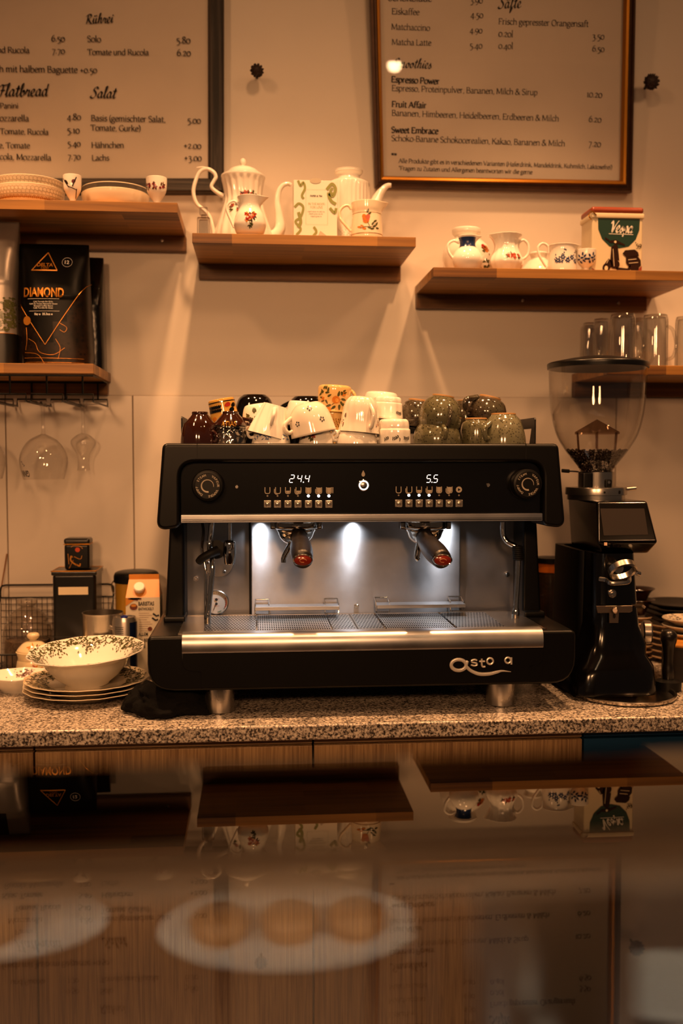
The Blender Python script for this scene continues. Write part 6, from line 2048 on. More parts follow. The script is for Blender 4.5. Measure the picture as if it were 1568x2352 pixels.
# two brown cups and the one on the tumbler
shp = [(0, 0), (17, 0), (17, 0), (19, 2), (17, 6), (27, 18), (37, 32), (40, 44), (40, 62)]
cup('glossy brown cup, top of stack at the left end', 459, 946, -.425, [(0, 0), (18, 0), (18, 0), (19, 3), (19, 7), (30, 20), (38, 32), (40, 40)], 0, None, None, [BRN], None)
cup('glossy brown cup, bottom of stack at the left end', 456, 972, -.430, [(0, 0), (33, 0), (33, 0), (37, 8), (41, 24), (42, 50)], 0, 60, (18, 42, 10, 4), [BRN], None, ground=True)
TUMB = thin_glass('cut_glass', (.80, .76, .72), (.25, .2, .17), .10, 2.0, .05, 1.2)
cup('low cut glass tumbler under a brown cup', 525, 977, -.425, [(0, 0), (37, 0), (37, 0), (39, 3), (38, 8), (40, 20), (41, 45)], 0, None, None, [TUMB], None, lambda a, z, r: .0022 * math.sin(9 * a + 40 * z / .02) if z > .006 else 0, True, n=90, name='tumbler')


def gold_letters(mb, out, s):
    f = OnPot(out, 21 * s, A(-5), .0012)
    src = MB(); letters(src, 'ATIAS', (0, 0, 0), (.030, 0, 0), 1, 'sans', .02, hscale=1.25)
    mb.add([f((v.x - .015) * -1, .012 - v.z) for v in src.v], src.f, 1)


cup('brown cup with gold lettering, upside down on the cut glass tumbler', 529, 945, -.425, [(0, 0), (17, 0), (17, 0), (19, 3), (19, 6), (29, 17), (37, 27), (39, 33)], 0, 95, (16, 28, 14, 4), [BRN, GOLDP], gold_letters)


def folk(mb, out, s):
    band(mb, out, 6 * s, 2.2 * s, 1, -PI, PI, 48)
    for k in range(-4, 5):
        for j in range(2):
            f = OnPot(out, (18 + 8 * j) * s, A(-38) + k * .13)
            petal(mb, f, 0, 0, 2.4 * s, 4.6 * s, k * .12, 1, 8)
    for th, z, m in ((25, 16, 2), (40, 28, 1), (10, 42, 3), (-10, 46, 1), (-45, 44, 3), (30, 46, 1), (55, 18, 1)):
        petal(mb, OnPot(out, z * s, A(th)), 0, 0, 8 * s, 5 * s, .3, m, 10, .2)
    petal(mb, OnPot(out, 46 * s, A(-15), .0009), 0, 0, 5 * s, 6 * s, 0, 0, 10)


cup('tilted yellow cup painted with black petals and red shapes', 507, 917, -.345, [(0, 0), (28, 0), (28, 0), (30, 3), (31, 20), (33, 45), (35, 66)], -11, None, None, [ceramic('mustard_glaze', '#c99a48', .12), BLKC, RED, ORNG], folk)
cup('large glossy black cup behind the swirled white cup', 584, 907, -.235, [(0, 0), (26, 0), (26, 0), (38, 6), (47, 22), (50, 45), (50, 70)], 0, None, None, [BLKC], None, ground=True)
cup('glossy black cup mostly hidden behind the dotted cup', 704, 911, -.235, [(0, 0), (28, 0), (28, 0), (38, 6), (46, 22), (48, 45), (48, 70)], 0, -80, (14, 44, 16, 5), [BLKC], None, ground=True)
cup('white cup with dark leaf print, behind the swirled cup', 590, 928, -.33, [(0, 0), (24, 0), (24, 0), (30, 4), (36, 20), (40, 45), (43, 62)], -8, None, None, [WHITE, OLIVE, LEAF],
    lambda mb, out, s: bouquet(mb, OnPot(out, 26 * s, A(-22)), .030, .026, (1, 2, 1), 3, 0, 16, 1.2))
swirl = lambda amp, m, tw: (lambda a, z, r: amp * math.cos(m * a + tw * z))
cup('white cup with swirled ribs tipped right, handle towards the room', 632, 931, -.42, [(0, 0), (26, 0), (26, 0), (27, 3), (30, 12), (37, 34), (45, 58), (49, 72)], 15, 2, (8, 42, 12, 4.2), [WHITE], None, swirl(.0011, 11, 55), n=88)
cup('cup with blue scroll print under the swirled cup', 622, 978, -.42, [(0, 0), (22, 0), (22, 0), (34, 5), (43, 16), (47, 34)], 0, -78, (8, 26, 14, 3.6), [WHITE, M('scroll_blue', '#5a6f9a', .2)],
    lambda mb, out, s: [petal(mb, OnPot(out, random.Random(k).uniform(12, 32) * s, A(-60 + 2.2 * k)), 0, 0, 3.4 * s, 1.2 * s, k * 1.3, 1, 7, .3) for k in range(60)], ground=True)
cup('plain white cup behind the dotted cup', 690, 922, -.35, [(0, 0), (24, 0), (24, 0), (27, 4), (32, 25), (36, 55)], 4, None, None, [WHITE])


def dots(mb, out, s):
    for th, z in ((-42, 43), (2, 14), (28, 44), (-12, 50)):
        for k in range(5 if th != -12 else 0):
            a = k * 2 * PI / 5
            petal(mb, OnPot(out, z * s, A(th)), 4.6 * s * math.cos(a), 4.6 * s * math.sin(a), 2.0 * s, 2.2 * s, 0, 1, 9)


cup('white domed cup with clusters of grey dots, handle left', 704, 926, -.425, [(0, 0), (21, 0), (21, 0), (29, 3), (41, 16), (48, 36), (51, 56), (53, 72)], -13, -72, (26, 56, 17, 5), [WARMW, GREY], dots)
cup('white cup with red flowers under the dotted cup', 726, 978, -.425, [(0, 0), (22, 0), (22, 0), (32, 5), (39, 16), (42, 34)], 0, 72, (6, 26, 13, 3.6), [WHITE, LEAF, LEAF2, RED, ROSE],
    lambda mb, out, s: (bouquet(mb, OnPot(out, 18 * s, A(-48)), .022, .020, (1, 2, 3, 4), 3, 3, 6), bouquet(mb, OnPot(out, 26 * s, A(-20)), .014, .012, (1, 2, 3, 4), 7, 1, 5)), ground=True)
cup('yellow cup with orange fruit print, topmost of the pile', 769, 886, -.355, [(0, 0), (33, 0), (33, 0), (37, 3), (38.5, 10), (38, 30), (36, 48), (35, 56), (36, 60)], 3, 82, (10, 40, 12, 4), [YEL, LEAF, LEAF2, ORNG, M('fruit_light', '#dfa04a', .2)],
    lambda mb, out, s: (fruit(mb, OnPot(out, 34 * s, A(2), .0005), (1, 2, 3, 4), 1.25), bouquet(mb, OnPot(out, 24 * s, A(-40)), .026, .036, (1, 1, 3), 5, 1, 12, 1.2), petal(mb, OnPot(out, 20 * s, A(28)), 0, 0, 7 * s, 5 * s, .2, 3, 12), bouquet(mb, OnPot(out, 16 * s, A(22)), .02, .01, (1, 1, 3), 8, 0, 6, 1.0)))
cup('cream cup with brown woven band under the yellow fruit cup', 763, 944, -.352, [(0, 0), (26, 0), (26, 0), (28, 3), (28, 14), (31, 22), (34, 52)], 0, None, None, [YEL, GOLDP],
    lambda mb, out, s: [petal(mb, OnPot(out, (20 + 4 * (k % 5)) * s, A(-50 + 2.5 * k)), 0, 0, 2.8 * s, 1.4 * s, (k % 2) * 1.5, 1, 6) for k in range(40)], ground=True)
cup('tall white cup with swirled ribs, handle facing right', 831, 911, -.425, [(0, 0), (19, 0), (19, 0), (28, 3), (37, 16), (41, 36), (43, 60), (48, 82)], 5, 28, (18, 66, 11, 4.6), [WARMW, LEAF2, ROSE, LEAF2],
    lambda mb, out, s: (bouquet(mb, OnPot(out, 58 * s, A(-62)), .012, .028, (1, 1, 2), 3, 1, 7, 1), bouquet(mb, OnPot(out, 66 * s, A(66)), .012, .024, (1, 1, 2), 5, 1, 8, 1)), swirl(.0007, 14, 40), n=84)
cup('plain white cup under the tall swirled cup, handle left', 818, 982, -.425, [(0, 0), (24, 0), (24, 0), (38, 5), (47, 16), (49, 34)], 0, -76, (6, 28, 14, 4), [WHITE], None, ground=True)
scal = lambda a, z, r: .0010 * math.cos(9 * a)
SPR = lambda th, z: (lambda mb, out, s: [sprig(mb, OnPot(out, z * s, A(q)), .026, .006, 1, 3 + k, 9) for k, q in enumerate(th)])
cup('plain white cup at the back, between white and speckled cups', 876, 901, -.31, [(0, 0), (30, 0), (30, 0), (36, 4), (41, 20), (43, 45), (44, 60)], 4, None, None, [WHITE])
cup('white cup with small dark sprig on top of wide scalloped cup', 890, 912, -.37, [(0, 0), (27, 0), (27, 0), (31, 3), (33, 10), (33, 14), (35, 16), (37, 34), (39, 50)], 3, None, None, [WHITE, INK], SPR((38, ), 37), scal, n=72)
cup('wide scalloped white cup with dark sprigs, right of the swirled cup', 905, 963, -.42, [(0, 0), (28, 0), (28, 0), (33, 3), (35, 10), (35, 14), (37.5, 16), (38.5, 36), (39, 50)], 0, -85, (24, 44, 12, 4), [WHITE, INK], SPR((34, -18), 44), scal, ground=True, n=72)

# speckled stoneware
RND = [(0, 0), (24, 0), (24, 0), (25, 3), (38, 14), (47, 34), (49, 54), (46, 72), (42, 82)]


def foot_ring(mb, out, s):
    r = out[2][0] if len(out) > 2 else .02
    mb.lathe([(r + .0006, -.0004), (r + .0010, 2.6 * s), (r - .002, -.0009), (r + .0006, -.0004)], 40, 1)


cup('small dark speckled cup at the left rear of the stoneware', 963, 919, -.36, [(0, 0), (24, 0), (24, 0), (25, 3), (34, 10), (42, 30), (43, 48), (40, 62)], 8, None, None, [SPK2, CLAY], foot_ring)
cup('large olive speckled cup tipped right, top of the stoneware stack', 1018, 909, -.425, RND, 9, 14, (24, 66, 9, 5), [SPK1, CLAY], foot_ring, hm=SPK2)
cup('olive speckled cup at bottom of the stoneware stack', 1003, 968, -.425, [(0, 0), (30, 0), (30, 0), (44, 6), (54, 22), (55, 40), (53, 50)], 0, 8, (10, 36, 8, 5), [SPK1, CLAY], None, ground=True)
cup('dark speckled cup half hidden behind the tipped brown cup', 1072, 920, -.33, [(0, 0), (24, 0), (24, 0), (32, 8), (40, 28), (42, 50), (40, 66)], 0, None, None, [SPK2, CLAY], foot_ring)
cup('glossy dark brown speckled cup lying tipped, loop handle left', 1126, 912, -.375, [(0, 0), (24, 0), (24, 0), (25, 3), (36, 10), (44, 26), (46, 40), (43, 54)], 14, -66, (10, 40, 20, 7), [SPK2, CLAY], foot_ring)
cup('olive speckled cup with orange foot ring, behind the grey-green cup', 1094, 961, -.40, [(0, 0), (25, 0), (25, 0), (26, 3), (34, 8), (38, 26), (38, 50)], 0, None, None, [SPK1, CLAY], foot_ring, ground=True)
cup('grey-green speckled cup at the right end, handle left', 1156, 950, -.43, [(0, 0), (27, 0), (27, 0), (29, 3), (40, 12), (49, 32), (52, 52), (51, 64)], 0, -58, (20, 56, 11, 6), [SPK3, CLAY], foot_ring, ground=True)
# ------------------------------------------------------------------ coffee grinder and drip tray
TR = thing('drip_plate', (X(1437, -.43, ZC), -.43, ZC), 'round steel tray under the black coffee grinder', 'tray')
yt0 = Q(1437, 1622, ZC + .004).y
rt = (Q(1566, 1600, ZC).x - Q(1312, 1590, ZC).x) / 2
TR.location = (Q(1437, 1600, ZC).x, yt0 + .112, ZC)
MB().lathe([(0, .001), (.100, .001), (.104, .002), (.107, .008), (.110, .0095), (.1125, .008), (.112, .003), (.108, .0003), (0, .0003)], 96, 0, None, None, rt / .112, 1).build('tray', brushed('tray_steel', '#b0a79c', .16, 0, .3, .1, .02), TR)

yf = -.47
gl, gr = P(1368, 1300, yf).x, P(1470, 1300, yf).x
gcx = (gl + gr) / 2
zb = ZC + .0105
t = thing('coffee_grinder', (gcx, -.36, zb), 'tall black coffee grinder with clear bean hopper and dark screen', 'grinder')
O = t.location
GR = t
GBLK = M('grinder_black', '#050404', rough=.13, spec=.5)
zz = lambda py, y=yf: P(1420, py, y).z
body = MB()


def sect(z, x0, x1, y0, y1, r, n=6):
    pts = rounded([(x0, y0, r), (x1, y0, r), (x1, y1, r), (x0, y1, r)], n)
    return [Vector((p.x, p.y, z)) for p in pts]


def loft(mb, secs, mi=0, cap=True):
    o = len(mb.v); n = len(secs[0])
    for s_ in secs:
        mb.v += s_
    for i in range(len(secs) - 1):
        for k in range(n):
            a, b = o + i * n, o + (i + 1) * n
            mb.f.append((a + k, a + (k + 1) % n, b + (k + 1) % n, b + k)); mb.m.append(mi)
    if cap:
        mb.f.append(tuple(o + k for k in range(n))[::-1]); mb.m.append(mi)
        mb.f.append(tuple(o + (len(secs) - 1) * n + k for k in range(n))); mb.m.append(mi)


ex = lambda py: P(1466 + {1275: 0, 1400: 5, 1450: 9, 1490: 24, 1530: 36, 1568: 41}[py], py, yf).x
secs = []
for py, fy, lx in ((1570, -.505, .050), (1545, -.504, .046), (1528, -.498, .038), (1505, -.488, .022), (1480, -.478, .008), (1440, -.472, .002), (1390, -.470, .001), (1272, -.466, 0)):
    z = max(zb, zz(py)) if py != 1570 else zb
    key = min((1275, 1400, 1450, 1490, 1530, 1568), key=lambda k: abs(k - py))
    secs.append(sect(z, gl - lx, ex(key), fy, -.235, .045 if py > 1500 else .030))
loft(body, secs)
body.build('grinder_body', GBLK, t, org=O, smooth=60)
# rear motor cover seen on the left
rc = MB(); loft(rc, [sect(zz(1575) if zz(1575) > zb else zb, gl - .012, gr, -.40, -.20, .02), sect(zz(1272), gl - .010, gr, -.40, -.215, .02)])
rc.build('motor_cover', BLACK_PLASTIC, t, org=O)
# head with the tilted screen
yh0, yh1 = -.437, -.487
tl, tr = P(1371, 1151, yh0), P(1487, 1151, yh0)
bl_, br_ = P(1372, 1247, yh1), P(1512, 1240, yh1)
cl, crr = P(1386, 1272, yh1 + .03), P(1492, 1272, yh1 + .03)
zt_h = tl.z
hd = MB()
yr = -.245
prof_l = [Vector((tl.x, yh0, zt_h)), Vector((bl_.x - .001, yh1, bl_.z)), Vector((cl.x, yh1 + .035, cl.z)), Vector((cl.x, yr, cl.z)), Vector((tl.x, yr, zt_h))]
prof_r = [Vector((tr.x, yh0, zt_h)), Vector((br_.x, yh1, bl_.z)), Vector((crr.x, yh1 + .035, cl.z)), Vector((crr.x, yr, cl.z)), Vector((tr.x, yr, zt_h))]
x_ = bmesh.new()
va = [x_.verts.new(v) for v in prof_l]; vb = [x_.verts.new(v) for v in prof_r]
x_.faces.new(va); x_.faces.new(vb[::-1])
for k in range(5):
    x_.faces.new((va[k], vb[k], vb[(k + 1) % 5], va[(k + 1) % 5]))
bmesh.ops.recalc_face_normals(x_, faces=x_.faces[:])
bmesh.ops.bevel(x_, geom=x_.edges[:], offset=.006, segments=3, affect='EDGES', profile=.5)
hd.bm(x_); hd.bev = True
hd.build('head_housing', GBLK, t, org=O, smooth=50)
qd = Board(bl_, br_, tl)
nrm = (Vector((br_.x, yh1, bl_.z)) - bl_).cross(tl - bl_).normalized()
if nrm.y > 0:
    nrm = -nrm
SB = Board(bl_ + nrm * .0006, Vector((br_.x, yh1, bl_.z)) + nrm * .0006, tl + nrm * .0006)
MB().poly([SB.at(1378, 1168), SB.at(1479, 1168), SB.at(1488, 1228), SB.at(1386, 1230)]).build('screen', M('dim_screen', '#2a241f', rough=.08, spec=.25, emit=.03, ecol='#6a5a4e'), t, org=O)
MB().poly([SB.at(1387, 1246), SB.at(1394, 1246), SB.at(1394, 1253), SB.at(1387, 1253)]).build('label_sticker', M('sticker_tan', '#a08068', .6), t, org=O)
# collar and neck
ch = X(1368, -.345, 1.33); yc = -.345
zc0 = P(1368, 1146, yc - .066).z; zc1 = P(1368, 1121, yc - .066).z
cm = MB().lathe([(.060, zc0 - .004), (.060, zc0 + .006), (.064, zc0 + .007), (.064, zc1 - .003), (.063, zc1), (.045, zc1), (.040, zc1 - .001), (0, zc1 - .001)], 72, 0, Matrix.Translation((ch, yc, 0)))
cm.cyl((ch + .058, yc - .02, zc1 - .004), (ch + .080, yc - .02, zc1 - .002), .004, 0, 12, .001)
for a in (-.06, .48, .52):
    q = Vector((ch + .0641 * math.sin(a), yc - .0641 * math.cos(a), (zc0 + zc1) / 2 + .002)); disc(cm, q, .0022 if a < 0 else .0013, .0022 if a < 0 else .004, 1, 12, nrm=(math.sin(a), -math.cos(a), 0), u=(math.cos(a), math.sin(a), 0))
cm.build('adjusting_collar', [SATIN, BLACK_RUBBER], t, org=O)
hs = mpp((ch, yc, 1.45))
zn = P(1368, 1084, yc).z
MB().lathe([(.0375, zc1 - .001), (.0375, zn), (.034, zn + .001), (0, zn + .001)], 48, 0, Matrix.Translation((ch, yc, 0))).build('steel_neck', SATIN, t, org=O)
lv = MB().box((ch + .006, yc - .0415, zc1), (ch + .020, yc - .036, zc1 + .017), 0, .003, 2).cyl((ch + .013, yc - .0412, zc1 + .011), (ch + .013, yc - .043, zc1 + .011), .003, 1, 12)
MB().box((ch - .040, yc - .036, zc1 - .001), (ch - .018, yc - .010, zn), 0, .004, 2).build('hopper_clamp', BLACK_PLASTIC, t, org=O)
lv.build('hopper_latch', [BLACK_PLASTIC, SATIN], t, org=O)

# hopper
HG = thin_glass('hopper_plastic', (.95, .93, .90), (.55, .50, .45), .06, 1.3, .02, 2.4)
hz = lambda py: P(1371, py, yc).z
hpx = X(1371, yc, 1.5)
hk = mpp((hpx, yc, 1.5))
pr = [(r * hk, hz(py)) for r, py in ((33, 1086), (36, 1082), (42, 1072), (58, 1052), (74, 1030), (90, 1002), (101, 966), (107, 925), (109.5, 880), (110.5, 842))]
Mx = Matrix.Translation((hpx, yc, 0))
ho = MB().lathe(sprof(pr, 5), 72, 0, Mx).build('bean_hopper', HG, t, org=O)
lid = MB()
zl0, zl1 = hz(848), hz(833)
rl = 113.5 * hk
lid.lathe(sprof([(rl * .95, zl0), (rl, zl0 + .001), (rl, zl0 + .001), (rl + .0005, zl1 - .003), (rl - .003, zl1), (rl - .003, zl1), (rl * .6, zl1 + .008), (rl * .42, zl1 + .010), (rl * .42, zl1 + .010), (rl * .38, zl1 + .0115), (rl * .2, zl1 + .013), (0, zl1 + .0135)], 4), 72, 0, Mx)
lid.lathe([(rl * .95, zl0), (0, zl0 + .003)], 72, 0, Mx)
lid.build('hopper_lid', M('lid_black', '#0b0a09', rough=.30, spec=.5), t, org=O)
# six-sided inner dome
dz0, dz1, dz2 = hz(1075), hz(993), hz(963)
dr = 57 * hk
dm = MB()
hexp = [Vector((hpx + dr * math.cos(R(60 * k + 12)), yc + dr * math.sin(R(60 * k + 12)), 0)) for k in range(6)]
for k in range(6):
    a, b = hexp[k], hexp[(k + 1) % 6]
    ax_ = Vector((hpx, yc, 0))
    dm.poly([a + Vector((0, 0, dz1)), b + Vector((0, 0, dz1)), ax_ + Vector((0, 0, dz2))], 0)
    dm.poly([a + Vector((0, 0, dz1)), b + Vector((0, 0, dz1)), b + Vector((0, 0, dz1 - .004)), a + Vector((0, 0, dz1 - .004))], 0)
    q = a.lerp(ax_, .12)
    dm.tube([q + Vector((0, 0, dz1)), a.lerp(ax_, .25) + Vector((0, 0, dz0))], .0022, 6)
dm.build('inner_dome', thin_glass('smoky_plastic', (.72, .62, .54), (.45, .36, .3), .05, 1.2, .1, 1.5), t, org=O, smooth=10)
# beans
BEAN = M('roasted_bean', '#1e0e07', rough=.3, var=.3, vscale=40)
rn = random.Random(5)
bmx = MB()
outp = sprof(pr, 5)


def bean(c, s_, e):
    pts = []
    v, f = [], []
    rot = Matrix.Rotation(e[0], 3, 'X') @ Matrix.Rotation(e[1], 3, 'Z')
    n1, n2 = 6, 4
    v.append(Vector((0, 0, .55)))
    for i in range(1, n2):
        ph = PI * i / n2
        for j in range(n1):
            th = 2 * PI * j / n1
            v.append(Vector((math.sin(ph) * math.cos(th), .68 * math.sin(ph) * math.sin(th), .55 * math.cos(ph))))
    v.append(Vector((0, 0, -.55)))
    for j in range(n1):
        f.append((0, 1 + j, 1 + (j + 1) % n1))
        f.append((len(v) - 1, 1 + (n2 - 2) * n1 + (j + 1) % n1, 1 + (n2 - 2) * n1 + j))
        for i in range(n2 - 2):
            a = 1 + i * n1
            f.append((a + j, a + n1 + j, a + n1 + (j + 1) % n1, a + (j + 1) % n1))
    bmx.add([c + (rot @ q) * s_ for q in v], f)


ztop = hz(1034); zbot = hz(1084)
for k in range(760):
    z = zbot + (ztop - zbot) * rn.random() ** .8
    r = max(0, rad(outp, z) - .0055) * (1 if rn.random() < .6 else math.sqrt(rn.random()))
    a = rn.uniform(0, 2 * PI)
    bean(Vector((hpx + r * math.cos(a), yc + r * math.sin(a), z)), rn.uniform(.0040, .0052), (rn.uniform(0, 3), rn.uniform(0, 3)))
bo = bmx.build('coffee_beans', BEAN, t, org=O, smooth=80); bo['kind'] = 'stuff'

# fork, hook, bracket and knob on the front
fk = MB()
c = P(1430, 1311, yf - .050)
qm = Matrix.Translation(c) @ Matrix.Rotation(R(-8), 4, 'Y') @ Matrix.Rotation(R(-44), 4, 'X')
fk.lathe([(.0245, -.006), (.0275, -.004), (.0275, .008), (.0255, .0095), (.0225, .008), (.0215, -.004), (.0245, -.006)], 48, 0, qm, None, 1.0, .95)
fk.tube([c + Vector((.026, -.004, -.004)), c + Vector((.033, -.002, -.006))], .005, 10)
fk.tube([c + Vector((0, .022, .002)), Vector((c.x, yf + .004, c.z + .004))], .010, 12)
fk.build('dosing_ring', SATIN, t, org=O)
hk_ = MB().tube(spline([P(*q) for q in ((1376, 1330, yf), (1392, 1333, yf - .012), (1400, 1339, yf - .030), (1420, 1339, yf - .034), (1442, 1336, yf - .032), (1446, 1328, yf - .015), (1444, 1322, yf + .002))], 5), .0048, 8, flat=.6)
hk_.build('portafilter_fork', SATIN, t, org=O)
c = P(1405, 1363, yf)
MB().cyl(c + Vector((0, .004, 0)), c + Vector((0, -.005, 0)), .0085, 0, 24, .002).cyl(c + Vector((0, -.004, 0)), c + Vector((0, -.008, 0)), .0045, 0, 16, .001).build('fixing_screw', SATIN, t, org=O)
bk = MB().prism([P(px, py, yf - .010) for px, py in ((1369, 1392), (1452, 1391), (1452, 1404), (1446, 1407), (1421, 1407), (1420, 1431), (1399, 1431), (1399, 1408), (1372, 1408))], (0, .003, 0), 0, .0006, 1)
bk.cyl(P(1412, 1402, yf - .012), P(1412, 1402, yf - .022), .0065, 0, 20, .002)
disc(bk, P(1410, 1415, yf - .0105), .0028, .0045, 1)
bk.tube([P(1456, 1391, yf + .01), P(1476, 1393, yf - .01), P(1480, 1396, yf - .01)], .0035, 8)
bk.build('fork_bracket', [M('bracket_steel', '#8a7a6c', rough=.35, metal=.9), BLACK_RUBBER], t, org=O)
c = P(1474, 1452, -.40)
MB().cyl(c, c + Vector((.018, -.004, 0)), .0245, 0, 40, .003).build('side_knob', SATIN, t, org=O)
# cable
a, b = P(1290, 1081, -.30), P(1330, 1084, -.30)
o = MB().tube([a, a.lerp(b, .42)], .0042, 10).tube(spline([a.lerp(b, .42), b, P(1345, 1090, -.27), P(1350, 1140, -.22)], 5), .0016, 8).build('data_cable', BLACK_RUBBER, org=a)
tag(o, 'thin black cable with plug between the machine and grinder', 'cable')

# ------------------------------------------------------------------ right end of the counter
KR = M('dark_stoneware', '#140f0d', rough=.35); TANW = ceramic('tan_stoneware', '#b79a7a', .25); BRBOWL = ceramic('dark_brown_bowl', '#2a140b', .15)


def saucer(name, label, px, y, z, rpx, col, group, h=.010, deco=None, cat='saucer', mats=None, flat=.6):
    x = X(px, y, z); s = mpp((x, y, z)); r = rpx * s
    mb = MB().lathe([(0, .001), (r * flat, .001), (r * flat + .002, .003), (r * .97, h * .8), (r, h), (r * .98, h + .001), (r * flat, .005), (0, .0045)], 56)
    if deco:
        deco(mb, r, h)
    o = mb.build(name, mats or [col], loc=(x, y, z))
    return tag(o, label, cat, group)


def stack(px, y, z0, rpx, cols, dz, name, cat, grp, labs, **k):
    z = z0
    for c, lb in zip(cols, labs):
        saucer(name, lb, px, y, z, rpx, c, grp, cat=cat, **k)
        z += dz
    return z


ya = -.105
labs = ['tan saucer at the %s of the narrow stack behind the grinder knob' % w for w in ('bottom', 'second level', 'third level', 'fourth level', 'fifth level', 'sixth level', 'seventh level', 'top')]
zc_ = stack(1460, ya, ZC, 39, [TANW] * 8, .0135, 'saucer', 'saucer', 'stacked tan saucers', labs, h=.011)
for k in range(2):
    sp = Spot(1460, ya, zc_ + .020 * k - .004 * k, 1390); s_ = sp.s
    vessel('small_bowl', 'flared dark brown bowl, %s on the tan saucers' % ('lower of two' if k == 0 else 'upper of two'), 'bowl', Spot(1460, ya, zc_ + .026 * k, 1390), [(0, 0), (17, 0), (17, 0), (20, 3), (27, 18), (34, 30), (42, 36)], [BRBOWL], .003, 'dark brown bowls on the saucer stack')
yb = -.115
labs = ['tan plate, %s under the black plates' % w for w in ('lowest', 'second', 'third', 'fourth', 'fifth', 'sixth')]
zc_ = stack(1556, yb, ZC, 72, [TANW] * 6, .0148, 'plate', 'plate', 'plates stacked at the right rear', labs, h=.014)
labs = ['black plate, %s in the rear stack' % w for w in ('lowest black one', 'second black one', 'third black one', 'topmost')]
stack(1556, yb, zc_, 74, [KR] * 4, .0115, 'plate', 'plate', 'plates stacked at the right rear', labs, h=.016)
yc2 = -.25
zz0 = ZC
labs = ['white plate with blue print, %s in front stack' % w for w in ('lowest', 'second', 'third', 'fourth', 'fifth', 'sixth', 'seventh', 'topmost')]


def bl(mb, r, h):
    rn = random.Random(6)
    for k in range(90):
        a = rn.uniform(-PI, PI); q = rn.uniform(.5, .93) * r
        c = Vector((q * math.sin(a), -q * math.cos(a), .0056 + max(0, q - r * .6) / (r * .38) * (h - .004)))
        e = rn.uniform(0, PI)
        mb.poly([c + Vector((.004 * math.cos(t) * math.cos(e) - .0015 * math.sin(t) * math.sin(e), .004 * math.cos(t) * math.sin(e) + .0015 * math.sin(t) * math.cos(e), .0006)) for t in [j * PI / 3 for j in range(6)]], 1)


n_ = 8
for k in range(n_):
    saucer('plate', labs[k], 1582, yc2, zz0 + .0155 * k, 60, None, 'blue printed plates at the right edge', .014, bl if k == n_ - 1 else None, 'plate', [ceramic('grey_white_plate', '#c9bba6', .15), BLUE])
# knock box with golden top edge, tamper in front
kx0 = X(1519, -.335, 1.0)
zt_k = P(1524, 1479, -.335).z - ZC
t = thing('knock_box', (kx0, -.335, ZC), 'dark wooden knock box with honey-coloured top at the right edge', 'box', rot=(0, 0, R(-28)))
MB().box((0, 0, .0005), (.17, .10, zt_k - .006), 0, .003).build('box_body', wood('dark_walnut', '#100a07', '#20130b', 0, 1, .45), t)
MB().box((-.001, -.001, zt_k - .006), (.171, .101, zt_k), 0, .002).build('top_board', wood('honey_oak', '#9a6424', '#d08e38', 0, 1, .4), t)
MB().cyl((.075, .045, zt_k), (.075, .045, zt_k + .012), .020, 0, 28, .003).build('round_lid', BLACK_PLASTIC, t)
sp = Spot(1533, -.415, ZC, 1590); s_ = sp.s
t = thing('tamper', sp.o, 'dark wooden ball-handled tamper standing by the knock box', 'tamper')
DW = M('dark_wood_gloss', '#0e0805', rough=.3)
MB().lathe(sprof([(0, .0), (.026, 0), (.026, 0), (.027, .002), (.027, .018), (.025, .020), (.012, .024), (0, .024)], 3), 36).build('base_disc', BLACK_PLASTIC, t)
zt_t = P(1530, 1446, -.415).z - ZC
MB().lathe(sprof([(.012, .023), (.013, .040), (.011, .060), (.013, zt_t - .036), (.0165, zt_t - .022), (.0165, zt_t - .010), (.010, zt_t - .002), (0, zt_t)], 4), 32).build('handle', DW, t)
# canister between machine and grinder
sp = Spot(1262, -.10, ZC, 1500); s_ = sp.s
h = P(1262, 1280, -.10).z - ZC
t = thing('canister', sp.o, 'dark round canister with an amber band, between machine and grinder', 'canister')
r = .036
MB().lathe([(0, 0), (r, 0), (r, h * .86), (0, h * .86)], 32).build('canister_body', speckled('dark_woven_print', '#120c08', '#050403', '#3a2414', 160, .4), t)
MB().lathe([(r + .0006, h * .865), (r + .0006, h * .95), (0, h * .95)], 32).build('amber_band', M('amber_glaze', '#b8601a', rough=.25), t)
MB().lathe([(r + .002, h * .95), (r + .002, h), (0, h)], 32).build('lid', BLACK_PLASTIC, t)
# ------------------------------------------------------------------ glass display case in front of the camera's feet
ZG = 1.231
y_far, y_bar, y_gl = Q(784, 1742, ZG).y, Q(784, 1938, ZG).y, Q(784, 2012, ZG).y
t = thing('display_case', (0, -2.2, 0), 'glass-topped pastry display case with black rear ledge, close in front', 'display case')
O = t.location
CX0, CX1, YB0 = -.62, .75, -2.75
TOPG = thin_glass('case_glass', (.93, .93, .92), (.8, .8, .8), .05, 1.65, 0, 5)
LEDGE = M('black_glass_ledge', '#040302', rough=.0, spec=.5)
LEDGE.node_tree.nodes['Principled BSDF'].inputs['IOR'].default_value = 1.24
MB().box((CX0, y_bar, ZG - .022), (CX1, y_far, ZG), 0, .001).build('rear_ledge', LEDGE, t, org=O)
MB().box((CX0, y_gl, ZG - .010), (CX1, y_bar, ZG + .0006), 0, .002).build('edge_rail', M('brushed_alu', '#6e6459', rough=.42, metal=.4), t, org=O)
MB().poly([(CX0, YB0, ZG), (CX1, YB0, ZG), (CX1, y_gl, ZG), (CX0, y_gl, ZG)]).build('glass_top', TOPG, t, org=O)
YR = y_far + .004
REARG = thin_glass('rear_pane', (.90, .90, .88), (.8, .8, .8), .055, 2.0, 0, 5)
MB().poly([(CX0, YR - .006, .80), (CX1, YR - .006, .80), (CX1, YR - .006, ZG - .022), (CX0, YR - .006, ZG - .022)]).build('rear_pane', REARG, t, org=O)
